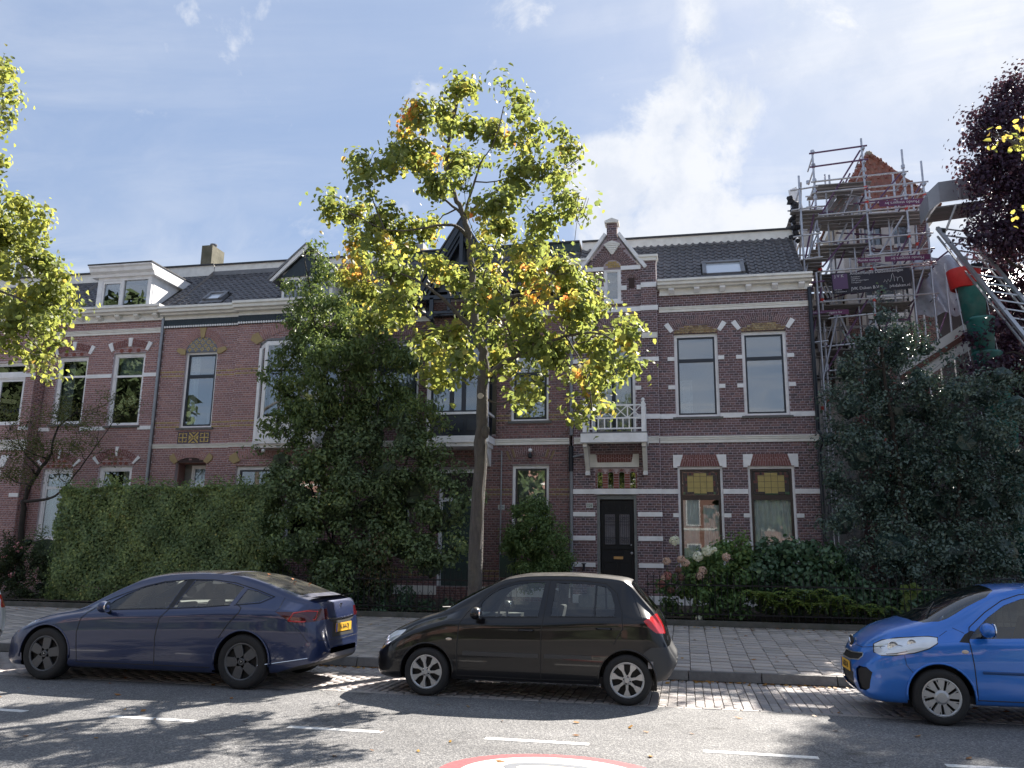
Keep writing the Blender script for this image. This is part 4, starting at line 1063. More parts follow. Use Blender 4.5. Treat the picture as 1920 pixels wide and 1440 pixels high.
# wall lamp over the ground floor window
lp = MB().lathe([(.03,0),(.05,.02),(.05,.10),(.03,.13),(0,.14)], (-3.86, YF-.1, 4.2), 'z', 12).build('wall_lamp', navy, hB)
MB().blob((-3.86,YF-.1,4.4), .055, 3, 2, 0).build('lamp_globe', white, lp, smooth=True); MB().box(-3.88,-3.84,YF-.1,YF,4.27,4.31).build('lamp_arm', navy, lp)
# oriel
OX0, OX1, OY = -6.5, -4.86, 20.3
orl = MB().box(OX0-.05,OX1+.05,OY-.05,YF,4.55,4.72).box(OX0-.0,OX1+.0,OY,YF,4.45,4.56).build('oriel', white, hB)
orl['label'] = 'dark framed oriel window with white corner posts'
MB().box(OX0+.05,OX1-.05,OY+.02,YF,4.72,5.28).build('oriel_parapet', navy, orl)
pnb = MB()
for k in range(3):
    a = OX0+.12+k*.49; pnb.box(a,a+.4,OY,OY+.02,4.85,5.15)
pnb.build('parapet_panel', mat('dark_panel', (.02,.026,.036), .25), orl)
MB().box(OX0-.02,OX1+.02,OY-.03,YF,5.28,5.34).build('oriel_sill', white, orl)
for x in (OX0, OX1-.1):
    MB().box(x,x+.1,OY,OY+.1,4.72,7.1).build('oriel_post', white, orl)
fr_ = MB()
cols = [OX0+.1, OX0+.78, OX1-.78+.04, OX1-.1]; cols = [OX0+.1, OX0+.66, OX1-.66, OX1-.1]
for a, b_ in zip(cols[:-1], cols[1:]):
    for z0_, z1_ in ((5.34,6.62),(6.62,7.1)):
        fr_.box(a,a+.055,OY+.03,OY+.08,z0_,z1_).box(b_-.055,b_,OY+.03,OY+.08,z0_,z1_).box(a+.055,b_-.055,OY+.031,OY+.08,z1_-.05,z1_).box(a+.055,b_-.055,OY+.031,OY+.08,z0_,z0_+.05)
        MB().box(a+.05,b_-.05,OY+.05,OY+.056,z0_+.045,z1_-.045).build('pane', wglass, orl)
for y0_, y1_ in ((OY+.1, OY+.6),):
    for x in (OX0+.03, OX1-.08):
        fr_.box(x,x+.05,y1_-.05,y1_+.0,5.34,7.1).box(x,x+.05,y0_,y1_,7.05,7.1).box(x,x+.05,y0_,y1_,6.6,6.65).box(x,x+.05,y0_,y1_,5.34,5.4)
        MB().box(x+.02,x+.026,y0_,y1_-.05,5.38,7.06).build('pane', wglass, orl)
fr_.build('oriel_sash', navy, orl)
MB().box(OX0-.08,OX1+.08,OY-.12,YF,7.1,7.3).box(OX0-.0,OX1+.0,OY-.02,YF,7.3,7.5).build('oriel_roof', navy, orl)
MB().box(OX0+.0,OX1-.0,YF+.6,YF+.62,4.9,7.4).build('room', roomc, orl)
MB().box(OX0,OX1,YF+.1,YF+.6,4.85,4.87).box(BO[0],BO[0]+.02,YF+.13,YF+.6,4.85,7.4).box(BO[1]-.02,BO[1],YF+.13,YF+.6,4.85,7.4).box(BO[0],BO[1],YF+.1,YF+.6,7.38,7.4).build('room_sides', roomc, orl)
curtain_mesh(OX0+.1, OX0+.5, 5.34, 7.05, OY+.3, 4).build('curtain', curtm, orl, smooth=True, fix=False)
for x in (OX0+.05, OX1-.15):
    MB().prism([(YF,4.45),(OY+.15,4.45),(OY+.2,4.36),(YF-.1,4.0),(YF,4.0)], 'x', x, x+.1).build('oriel_bracket', white, orl)
# black timber gable
GX, GZ, GY = -5.72, 10.72, 20.35
gb = MB().prism([(GX-1.15,8.75),(GX+1.15,8.75),(GX,10.45)], 'y', GY+.35, GY+.42).build('timber_gable', MATS['dark_panel'], hB)
for k, (o_, wd, dy_) in enumerate(((0,.13,0),(.16,.07,.06),(.27,.06,.12))):
    for s in (-1, 1):
        e0 = (GX+s*(1.32-o_), 8.42); e1 = (GX, GZ-o_*1.5)
        MB().prism([e0, e1, (e1[0], e1[1]-wd*1.9), (e0[0]-s*wd*1.15, e0[1])], 'y', GY+dy_, GY+dy_+.07).build('bargeboard', mat('slate_blue_paint', (.025,.034,.05), .35), gb)
tm = MB()
tm.box(GX-.05,GX+.05,GY+.05,GY+.13,8.6,10.5).box(GX-.75,GX+.75,GY+.04,GY+.12,9.35,9.45).box(GX-1.3,GX+1.3,GY+.03,GY+.12,8.45,8.56).box(GX-1.2,GX+1.2,GY+.05,GY+.12,8.05,8.12)
for s in (-1, 1):
    tm.box(GX+s*.78-.05,GX+s*.78+.05,GY+.03,GY+.12,7.9,8.5).box(GX+s*.3-.04,GX+s*.3+.04,GY+.05,GY+.12,8.1,9.4)
    tm.tube([(GX+s*.78,GY+.08,7.92),(GX+s*1.22,GY+.08,8.45)], .05, 4).tube([(GX+s*.78,GY+.08,7.95),(GX+s*.78,YF,7.6)], .05, 4).tube([(GX+s*.05,GY+.08,8.56),(GX+s*.5,GY+.08,9.35)], .035, 4)
tm.build('timber_frame', MATS['slate_blue_paint'], gb)
MB().box(GX-1.05,GX+1.05,GY+.42,YF+.1,8.1,8.16).box(GX-1.05,GX-.98,GY+.42,YF,8.1,8.8).box(GX+.98,GX+1.05,GY+.42,YF,8.1,8.8).build('gable_floor', MATS['dark_panel'], gb)
bb = MB()
for s in (-1, 1): bb.hexa([(GX,GY-.02,GZ),(GX+s*1.4,GY-.02,8.42),(GX+s*1.4,23.2,8.42),(GX,23.2,GZ),(GX,GY-.02,GZ+.05),(GX+s*1.46,GY-.02,8.45),(GX+s*1.46,23.2,8.45),(GX,23.2,GZ+.05)])
bb.build('gable_roof', tilem, gb)
roofB, angB = tiled_roof(hB, BX0, BX1, 21.02, 8.72, 23.3, 10.72, tilem, 250, skip=[(GX-1.3, GX+1.3, -.1, 1.6)])
flat_top(hB, BX0+.01, BX1-.01, 23.3, 31, 11.0, bitum, 10.70, greenp)
pipe(hB, [(-4.62,YF-.06,4.4),(-4.62,YF-.06,1.0)], .02, zinc)

# ------------------------------------------------------------------ pink-red brick house with tile patterns
hC = thing('row_house', 'pink red brick house with round arched window and blue slatted frieze above the clipped hedge', 'house', (-12, YF, .5), group='terraced houses')
CX0, CXS, CX1 = -14.9, -12.45, -9.2
YC2 = YF-.1
CW = (-14.11, -13.10, 5.2, 7.42); CL = (-14.10, -13.15, 2.2, 4.2); CO = (-11.72, -9.12, 4.72, 7.6); CL2 = (-12.15, -10.95, 2.0, 4.06); CL3 = (-10.6, -9.6, 2.0, 4.06)
yb = ((6.815,6.875),(6.69,6.75),(5.315,5.375),(5.19,5.25))
wall(hC, CX0, CXS, .5, 8.25, YF, [CW, CL], brickC, mortarC, 61, nshow=200, near=(-13.6, 6.3), ybands=yb, depth=.14)
wall(hC, CXS, CX1, .5, 8.25, YC2, [CO, CL2, CL3], brickC, mortarC, 62, nshow=80, near=(-12.1, 6.3), ybands=yb, depth=.14)
MB().box(CXS,CXS+.004,YC2+.008,YF+.02,.5,8.7).build('bay_return', mortarC, hC)
shell(hC, CX0, CX1, YF+.02, 31, .3, 8.7, MATS['side_render'], 10.9)
band(hC, CX0-.02, CXS, 4.60, 4.72, YF, cream, .05, 'belt_course', True); band(hC, CXS, CX1, 4.60, 4.72, YC2, cream, .05, 'belt_course', True)
cornice(hC, CX0-.05, CXS, 8.52, 8.74, YF, cream, .38, fz=8.44); cornice(hC, CXS-.04, CX1, 8.52, 8.76, YC2, cream, .38, fz=8.44)
for a, b_, y in ((CX0, CXS, YF), (CXS, CX1, YC2)):
    s_ = MB(); sc_ = MB(); x = a+.01
    while x < b_-.05:
        s_.box(x, x+.068, y-.055, y+.01, 8.2, 8.44); sc_.lathe([(0,-.001),(.034,0),(.034,.05)], (x+.034, y-.062, 8.195), 'y', 8); x += .078
    f_ = MB().box(a,b_,y-.045,y+.01,8.16,8.44).build('slat_frieze', slateb, hC)
    s_.build('frieze_slats', slateb, f_); sc_.build('scalloped_edge', white, f_)
# round arched window
cx, zc, r_, ha = arc(-14.12, -13.09, 7.42, .44)
rr_ = r_
voussoirs(hC, cx, zc, r_+.005, r_+.24, -ha, ha, 40, YF, brickC, proud=.02)
P = lambda t, rr: (cx+rr*math.sin(R(t)), zc+rr*math.cos(R(t)))
stone_block(hC, [P(-6, r_-.03), P(6, r_-.03), P(7.5, r_+.28), P(-7.5, r_+.28)], YF, mat('yellow_stone', (.36,.27,.13), .7, var=.15), .04, 'keystone')
for s in (-1, 1):
    x_ = cx+s*.51
    stone_block(hC, [(x_, 7.34),(x_+s*.12, 7.34),(x_+s*.3, 7.46),(x_+s*.24, 7.55),(x_, 7.50)], YF, MATS['yellow_stone'], .035, 'springer')
tileg = mat('grey_glazed_tile', (.14,.15,.19), .3, var=.2); tiley = mat('yellow_glazed_tile', (.5,.36,.1), .3, var=.15); tilew = mat('pale_glazed_tile', (.45,.43,.38), .3); tilep = mat('dark_glazed_tile', (.07,.05,.075), .3)
tp = tympanum(hC, -14.11, -13.10, 7.41, cx, zc, r_, YF, tileg, 'tile_tympanum')
tb = MB(); tw = MB()
for j in range(4):
    for i in range(-3, 4):
        x = cx+i*.2+(.1 if j % 2 else 0); z = 7.49+j*.105
        for (u, v) in ((.04,0),(-.04,0),(0,.04),(0,-.04)):
            if (x+u*1.8-cx)**2+(z+v*1.8-zc)**2 < (r_-.02)**2 and abs(x-cx) < .45: tb.prism([(x+u-.028,z+v),(x+u,z+v-.028),(x+u+.028,z+v),(x+u,z+v+.028)], 'y', YF-.008, YF)
        for (u, v) in ((.1,0),(0,.1),(.05,.05),(-.05,.05)):
            if (x+u-cx)**2+(z+v-zc)**2 < (r_-.03)**2 and abs(x+u-cx) < .48 and z+v > 7.43: tw.prism([(x+u-.014,z+v),(x+u,z+v-.014),(x+u+.014,z+v),(x+u,z+v+.014)], 'y', YF-.007, YF)
tb.build('yellow_tiles', tiley, tp); tw.build('pale_tiles', tilew, tp)
window(hC, CW[0], CW[1], CW[2], CW[3], YF, transom=6.70, sash=navy, room=roomm, curtain=[(-14.05,-13.78,5.2,7.35,.1,curtm,3),(-13.22,-13.12,5.2,7.35,.1,curtm,2)], g=wglass2, fw=.06)
# tile panel under it
pp = MB().box(-14.12,-13.1,YF-.01,YF+.005,4.73,5.07).build('tile_panel', tilep, hC)
ty = MB()
for k in range(3):
    xc = -14.12+.17+k*.34; zc2 = 4.9
    if k == 1:
        for s in (-1, 1): ty.prism([(xc-.15,zc2-s*.15),(xc-.12,zc2-s*.15),(xc+.15,zc2+s*.12),(xc+.15,zc2+s*.15),(xc+.12,zc2+s*.15),(xc-.15,zc2-s*.12)], 'y', YF-.016, YF-.008)
    else: ty.box(xc-.015,xc+.015,YF-.016,YF-.008,zc2-.14,zc2+.14).box(xc-.14,xc+.14,YF-.017,YF-.008,zc2-.015,zc2+.015)
    for sx in (-1, 1):
        for sz in (-1, 1):
            cx2, cz2 = xc+sx*.085, zc2+sz*.085
            if k == 1: ty.prism([(xc+sx*.02,zc2+sz*.12),(xc+sx*.02+sx*.06,zc2+sz*.15),(xc,zc2+sz*.15),(xc,zc2+sz*.1)], 'y', YF-.016, YF-.008); ty.prism([(xc+sx*.06,zc2),(xc+sx*.15,zc2+sz*.07),(xc+sx*.15,zc2)], 'y', YF-.016, YF-.008)
            else: ty.box(cx2-.045,cx2+.045,YF-.016,YF-.008,cz2+sz*.03-.012,cz2+sz*.03+.012).box(cx2-.045*0+sx*.03-.012,cx2+sx*.03+.012,YF-.015,YF-.008,cz2-.045,cz2+.045)
ty.build('yellow_tiles', tiley, pp)
# lower windows under segmental arches
for (a, b_, z_, y) in ((CL[0], CL[1], CL[3], YF), (CL2[0], CL2[1], CL2[3]+.12, YC2), (CL3[0], CL3[1], CL3[3]+.12, YC2)):
    cx, zc, r_, ha = arc(a-.01, b_+.01, z_-.0, .13)
    P = lambda t, rr: (cx+rr*math.sin(R(t)), zc+rr*math.cos(R(t)))
    voussoirs(hC, cx, zc, r_+.0, r_+.22, -ha, ha, 22, y, brickC, proud=.016)
    for s in (-1, 1): stone_block(hC, [P(s*(ha-5), r_-.02), P(s*(ha+3), r_-.02), P(s*(ha+6), r_+.15), P(s*(ha+4), r_+.24), P(s*(ha-3), r_+.26)], y, MATS['yellow_stone'], .035, 'arch_stone')
    if y == YF:
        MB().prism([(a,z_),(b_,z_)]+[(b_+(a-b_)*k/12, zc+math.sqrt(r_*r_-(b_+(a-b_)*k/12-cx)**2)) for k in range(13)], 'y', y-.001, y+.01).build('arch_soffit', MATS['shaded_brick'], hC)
MB().box(CL[0],CL[0]+.02,YF+.14,YF+.45,2.2,4.2).box(CL[1]-.02,CL[1],YF+.14,YF+.45,2.2,4.2).box(CL[0],CL[1],YF+.14,YF+.45,4.18,4.2).build('porch_recess', brickC, hC)
window(hC, -13.85, -13.17, 2.2, 4.15, YF+.36, sash=white, fw=.06, sw=.03, sill=None, curtain=[(-13.8,-13.6,2.2,4.1,.1,curtm,3)])
window(hC, *CL2, YC2, transom=3.3, sash=navy, fw=.08, room=roomd); window(hC, *CL3, YC2, transom=3.3, sash=navy, fw=.08, room=roomd)
MB().box(CL2[0],CL2[1],YC2+.02,YC2+.1,4.06,4.3).box(CL3[0],CL3[1],YC2+.02,YC2+.1,4.06,4.3).build('arch_infill', brickY, hC)
# oriel of the pink house
cx, zc, r_, ha = arc(CO[0]-.02, CO[1]+.02, 7.6, .36)
voussoirs(hC, cx, zc, r_, r_+.25, -ha, ha, 44, YC2, brickC, proud=.02)
P = lambda t, rr: (cx+rr*math.sin(R(t)), zc+rr*math.cos(R(t)))
for s in (-1, 1): stone_block(hC, [P(s*(ha-3), r_-.02), P(s*(ha+2), r_-.02), P(s*(ha+4), r_+.2), P(s*(ha+1.5), r_+.3), P(s*(ha-2), r_+.28)], YC2, MATS['yellow_stone'], .04, 'arch_stone')
stone_block(hC, [P(-2.5, r_-.02), P(2.5, r_-.02), P(3, r_+.29), P(-3, r_+.29)], YC2, MATS['yellow_stone'], .04, 'keystone')
tympanum(hC, CO[0], CO[1], 7.58, cx, zc, r_-.09, YC2+.02, white, 'oriel_head')
tympanum(hC, CO[0]+.15, CO[1]-.15, 7.55, cx, zc, r_-.16, YC2+.0, mat('grey_head_panel', (.2,.21,.22), .6), 'oriel_panel')
QY = YC2-.5; q0, q1, q2, q3 = CO[0]+.05, CO[0]+.5, CO[1]-.5, CO[1]-.05
def facet(b, p, q, z0, z1, t=.05):
    p, q = Vector((*p,0)), Vector((*q,0)); n = Vector((-(q-p).y, (q-p).x, 0)).normalized()*t
    b.hexa([p+Vector((0,0,z0)),q+Vector((0,0,z0)),q+n+Vector((0,0,z0)),p+n+Vector((0,0,z0)),p+Vector((0,0,z1)),q+Vector((0,0,z1)),q+n+Vector((0,0,z1)),p+n+Vector((0,0,z1))])
orc = MB(); pl = [(q0,YC2),(q1,QY),(q2,QY),(q3,YC2)]
orc.prism([(q0-.08,YC2),(q1-.05,QY-.1),(q2+.05,QY-.1),(q3+.08,YC2)], 'z', 4.6, 4.72); orc.prism([(q0,YC2),(q1,QY),(q2,QY),(q3,YC2)], 'z', 4.5, 4.6)
oo = orc.build('oriel', white, hC); fb = MB()
for a, b_ in zip(pl[:-1], pl[1:]): facet(fb, a, b_, 4.72, 5.3, .05); facet(fb, a, b_, 7.35, 7.5, .05); facet(fb, a, b_, 5.3, 5.36, .07)
fb.build('oriel_parapet', white, oo)
pst = MB()
for x, y in ((q0+.05,YC2-.06),(q1,QY+.04),((q1+q2)/2-.32,QY+.04),((q1+q2)/2+.32,QY+.04),(q2,QY+.04),(q3-.05,YC2-.06)): pst.box(x-.045,x+.045,y-.04,y+.04,4.72,7.4)
for x, y in ((q1,QY+.04),(q2,QY+.04)): pst.box(x-.05,x+.05,y-.05,y+.05,4.72,7.42)
pst.build('oriel_post', white, oo)
gl_ = MB()
for a, b_ in zip(pl[:-1], pl[1:]): facet(gl_, a, b_, 5.36, 7.36, .006)
gl_.build('pane', wglass, oo)
fr_ = MB()
for a, b_ in zip(pl[:-1], pl[1:]): facet(fr_, a, b_, 6.6, 6.66, .05); facet(fr_, a, b_, 5.36, 5.42, .05)
fr_.build('oriel_sash', navy, oo)
curtain_mesh(q1+.05, q2-.05, 5.36, 7.36, QY+.25, 18).build('curtain', curtm, oo, smooth=True, fix=False)
MB().prism([(q0,YC2),(q1,QY),(q2,QY),(q3,YC2)], 'z', 7.48, 7.56).build('oriel_roof', leadm, oo)
MB().box(CO[0]-.2,CO[1]+.2,YC2+1.2,YC2+1.22,4.5,7.8).box(CO[0],CO[0]+.02,YC2+.14,YC2+1.2,4.6,7.6).box(CO[1]-.02,CO[1],YC2+.14,YC2+1.2,4.6,7.6).box(CO[0],CO[1],YC2+.14,YC2+1.2,7.56,7.6).build('room', roomc, oo)
MB().blob((q1+.1,QY+.05,4.42), .06, 1, 2, 0).build('oriel_knob', white, oo, smooth=True)
# dormer gable with white bargeboards
cg = MB(); GCX = -10.42; YG = 20.85
dm = MB().prism([(GCX-.78,8.74),(GCX+.78,8.74),(GCX+.78,9.65),(GCX,10.1),(GCX-.78,9.65)], 'y', YG+.1, YG+.16).build('dormer', cream, hC)
for s in (-1, 1):
    MB().prism([(GCX+s*1.08,9.38),(GCX+s*1.0,9.36),(GCX,10.26),(GCX,10.44)], 'y', YG-.12, YG-.06).build('bargeboard', white, dm)
    MB().hexa([(GCX,YG-.14,10.42),(GCX+s*1.1,YG-.14,9.4),(GCX+s*1.1,23,9.4),(GCX,23,10.42),(GCX,YG-.14,10.48),(GCX+s*1.14,YG-.14,9.45),(GCX+s*1.14,23,9.45),(GCX,23,10.48)]).build('dormer_roof', leadm, dm)
    MB().box(GCX+s*.78-(.03 if s > 0 else 0),GCX+s*.78+(.03 if s < 0 else 0),YG+.16,22.6,8.7,9.7).build('dormer_cheek', cream, dm)
MB().prism([(GCX-.75,9.5),(GCX+.75,9.5),(GCX,10.2)], 'y', YG-.02, YG+.05).build('gable_slats', slateb, dm)
for k in range(3):
    a = GCX-.72+k*.48; MB().box(a+.04,a+.44,YG+.06,YG+.1,8.82,9.42).build('dormer_pane', skyg, dm); MB().box(a,a+.05,YG+.03,YG+.1,8.78,9.5).build('dormer_post', white, dm)
MB().box(GCX-.78,GCX+.78,YG+.03,YG+.1,9.42,9.5).build('dormer_lintel', white, dm)
roofC, angC = tiled_roof(hC, CX0, CX1, 21.02, 8.70, 23.3, 10.62, tilem, 300, skip=[(-14.05,-13.4,.55,1.15),(GCX-.85,GCX+.85,-.1,1.4)])
roof_window(hC, -14.0, -13.46, .62, 1.12, 21.02, 8.70, angC, skyrefl)
flat_top(hC, CX0, CX1-.01, 23.3, 31, 10.98, bitum, 10.72, cream)
MB().box(CX0,CX1,23.22,23.29,10.58,10.73).build('lead_strip', leadm, hC)
pipe(hC, [(-14.92,YF-.07,8.45),(-14.92,YF-.07,.8)], .045, zinc)
def chimney(house, x0, x1, y0, y1, z0, z1, m, pots=1):
    c = MB().box(x0,x1,y0,y1,z0,z1).build('chimney', m, house)
    for k in range(pots):
        MB().lathe([(.13,0),(.1,.06),(.12,.14),(.12,.17),(0,.17)], (x0+(x1-x0)*(k+.5)/pots, (y0+y1)/2, z1), 'z', 12).build('chimney_pot', leadm, c)
mossy = mat('mossy_chimney_stone', (.16,.15,.11), .95, var=.4, vscale=6, bump=.5, bscale=15, dirt=((.06,.06,.035), 3, .7))
chimney(hC, -15.92, -15.52, 24, 24.75, 10.9, 12.0, mossy)
chimney(hB, -8.7, -8.0, 24, 24.7, 10.9, 11.6, mat('pale_chimney', (.33,.34,.36), .8, var=.15), 2)

# ------------------------------------------------------------------ house with the white dormer
hD = thing('row_house', 'red brick house with big white roof dormer between the drainpipe and the overhanging leaves', 'house', (-17, YF, .5), group='terraced houses')
DX0, DX1 = -19.0, -14.92
D1 = (-18.38, -17.35, 5.38, 7.42); D2 = (-16.5, -15.44, 5.30, 7.47); D3 = (-16.56, -15.48, 2.2, 4.11); D4 = (-18.42, -17.42, 2.0, 4.05)
wall(hD, DX0, DX1, .5, 8.5, YF, [D1, D2, D3, D4], brickC, mortarC, 71, nshow=200, near=(-15.9, 6.8))
shell(hD, DX0, DX1, YF+.02, 31, .3, 8.7, MATS['side_render'], 10.9)
def segs(zs, x0, x1, wins):
    out = []; a = x0
    for w_ in sorted(wins): out.append((a, w_[0])); a = w_[1]
    out.append((a, x1)); return out
for a, b_ in segs(0, DX0, DX1-.02, [D1, D2]): band(hD, a, b_, 6.73, 6.84, YF); band(hD, a, b_, 5.16, 5.27, YF)
band(hD, DX0, DX1+.02, 8.05, 8.2, YF, cream, .05, 'belt_course', True)
cornice(hD, DX0-.3, DX1+.02, 8.62, 8.84, YF, cream, .36, fz=8.46, brackets=7)
for w_ in (D1, D2, D3, D4):
    up = w_[3] > 6
    cx, zc, r_, ha = arc(w_[0]-.02, w_[1]+.02, w_[3]+.09, .12 if up else .22)
    t = tympanum(hD, w_[0], w_[1], w_[3], cx, zc, r_, YF+.01, mat('tympanum_tiles', (.25,.22,.2), .5, tint=[(.3,.27,.24),(.15,.09,.07),(.3,.26,.2)]))
    tt = MB()
    if up:
        for k in range(3): tt.lathe([(0,-.012),(.06,-.01),(.06,0)], (w_[0]+.25+k*(w_[1]-w_[0]-.5)/2, YF-.002, w_[3]+.07), 'y', 10)
        tt.build('glazed_boss', brickR, t)
    else:
        for k in range(5):
            for s in (0, 1):
                x = w_[0]+.15+k*.18; z = w_[3]+.08+s*.13
                if (x-cx)**2+(z-zc)**2 < (r_-.05)**2: tt.prism([(x-.07,z),(x,z-.05),(x+.07,z),(x,z+.05)], 'y', YF-.01, YF)
        tt.build('diamond_tiles', brickR, t)
    ao = voussoirs(hD, cx, zc, r_+.005, r_+.2, -ha, ha, 20, YF, brickArch, proud=.02)
    P = lambda t_, rr: (cx+rr*math.sin(R(t_)), zc+rr*math.cos(R(t_)))
    for c0 in (-ha-1, 0, ha+1): stone_block(ao, [P(c0-2.2, r_-.02), P(c0+2.2, r_-.02), P(c0+2.6, r_+.25), P(c0-2.6, r_+.25)], YF, proud=.035, name='arch_stone')
roomg = mat('dark_green_room', (.06,.07,.065), .9)
window(hD, *D1, YF, sash=white, transom=6.82, fw=.08, sw=.03, room=roomg, curtain=[(-18.3,-17.95,5.4,7.3,.12,curtg,3)])
window(hD, *D2, YF, sash=white, transom=6.78, fw=.08, sw=.03, room=roomg, curtain=[(-16.4,-15.5,6.8,7.42,.06,mat('pale_green_blind', (.4,.5,.44), .8), 0)])
window(hD, *D3, YF, sash=white, transom=3.5, fw=.09, sw=.04, room=roomg, curtain=[(-16.0,-15.6,3.0,4.0,.2,white,4)])
window(hD, *D4, YF, sash=white, transom=3.5, fw=.09, sw=.04, room=roomg, curtain=[(-18.3,-18.0,2.0,4.0,.12,curtg,3)])
# dormer
YDm = 20.95; dd = (-17.3, -15.47)
do = MB().box(dd[0],dd[0]+.16,YDm,YDm+.1,8.86,9.86).box(dd[1]-.12,dd[1],YDm,YDm+.1,8.86,9.86).box(dd[0]+.16,dd[1]-.12,YDm+.001,YDm+.1,9.74,9.86).box(dd[0]+.16,dd[1]-.12,YDm+.001,YDm+.1,8.86,8.92).box(-16.48,-16.4,YDm+.002,YDm+.1,8.92,9.74).build('dormer', white, hD)
MB().box(dd[0]+.16,-16.48,YDm+.02,YDm+.06,8.92,8.98).box(dd[0]+.16,dd[0]+.22,YDm+.02,YDm+.06,8.98,9.74).box(-16.54,-16.48,YDm+.02,YDm+.06,8.98,9.74).box(dd[0]+.22,-16.54,YDm+.02,YDm+.06,9.66,9.74).build('dormer_sash', white, do)
MB().box(dd[0]+.2,-16.5,YDm+.05,YDm+.056,8.95,9.7).build('dormer_pane', wglass2, do); MB().box(-16.4,dd[1]-.12,YDm+.05,YDm+.056,8.92,9.74).build('dormer_pane', wglass2, do)
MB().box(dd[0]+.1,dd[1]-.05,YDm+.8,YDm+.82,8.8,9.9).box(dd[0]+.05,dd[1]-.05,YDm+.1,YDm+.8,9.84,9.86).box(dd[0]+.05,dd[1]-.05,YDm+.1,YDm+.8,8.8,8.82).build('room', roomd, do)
MB().box(dd[1]-.02,dd[1]+.01,YDm+.1,22.6,8.7,9.86).box(dd[0]-.01,dd[0]+.02,YDm+.1,22.6,8.7,9.86).build('dormer_cheek', white, do)
MB().prism([(YDm-.08,9.84),(YDm-.1,9.92),(YDm-.2,9.98),(YDm-.22,10.08),(YDm-.28,10.12),(YDm-.28,10.16),(22.9,10.2),(22.9,9.84)], 'x', dd[0]-.18, dd[1]+.14).build('dormer_cornice', white, do)
MB().box(dd[0]-.2,dd[1]+.16,YDm-.3,22.9,10.165,10.2).build('dormer_felt', bitum, do)
roofD, angD = tiled_roof(hD, DX0-.3, DX1-.01, 21.02, 8.74, 23.3, 10.62, tilem, 200, skip=[(dd[0]-.05,dd[1]+.05,-.1,2.3)])
flat_top(hD, DX0, DX1-.01, 23.3, 31, 11.0, bitum, 10.62, cream)

# ------------------------------------------------------------------ last house at the left edge of the picture
hE = thing('row_house', 'red brick house bay cut by the left edge of the picture with white double doors', 'house', (-21, 20.5, .5), group='terraced houses')
YE = 20.55
E1 = (-20.9, -19.05, 5.3, 7.2); E2 = (-20.9, -19.45, 2.3, 4.0)
wall(hE, -25, -18.75, .5, 8.5, YE, [E1, E2], brickC, mortarC, 81, nshow=40, near=(-19, 6))
MB().box(-18.76,-18.75,YE+.008,YF,.5,8.6).build('bay_return', mortarC, hE); side_bricks(hE, -18.75, YE+.01, YF, .5, 8.6, brickC)
shell(hE, -25, -18.9, YF+.02, 31, .3, 8.7, MATS['side_render'], 10.9)
for z_ in (6.73, 5.15, 3.2): band(hE, -25, E1[0], z_, z_+.11, YE); band(hE, E1[1], -18.74, z_, z_+.11, YE)
band(hE, -25, -18.7, 4.55, 4.85, YE, cream, .08, 'belt_course', True)
cornice(hE, -25, -18.7, 8.62, 8.86, YE, cream, .36, fz=8.4, brackets=8)
window(hE, E1[0], E1[1], 6.85, 7.2, YE, sash=white, fw=.06, sw=.03, sill=None, room=roomd, rm=.1)
window(hE, E1[0], E1[1], 5.3, 6.78, YE, sash=white, mull=[-20.0], fw=.07, sw=.07, sill=None, rm=.1, room=roomm, curtain=[(-20.8,-19.1,5.3,6.7,.1,mat('pale_curtain', (.45,.52,.48), .9), 8)])
MB().box(E1[0],E1[1],YE+.05,YE+.12,6.74,6.86).build('window_lintel', white, hE)
window(hE, *E2, YE, rm=.1, sash=white, transom=3.3, fw=.08, room=roomg)
for x in (-20.3, -19.55): stone_block(hE, [(x,4.05),(x+.2,4.05),(x+.35,4.4),(x+.1,4.4)], YE, proud=.05)
bn = MB()
for k in range(5): bn.prism([(-19.75+k*.12,5.75-abs(k-2)*-.03),(-19.68+k*.12,5.75-abs(k-2)*-.03),(-19.715+k*.12,5.66)], 'y', YE+.09, YE+.092)
bn.build('bunting', navy, hE)
tiled_roof(hE, -25, -19.3, 21.02, 8.74, 23.3, 10.62, tilem, 0)
MB().box(-25,-18.72,YE+.01,YF+.1,8.6,8.88).build('bay_roof', leadm, hE)
flat_top(hE, -25, -18.95, 23.3, 31, 10.95, bitum, 10.62, cream)
chimney(hE, -23.0, -22.5, 23.7, 24.3, 10.9, 12.0, MATS['pale_chimney'])

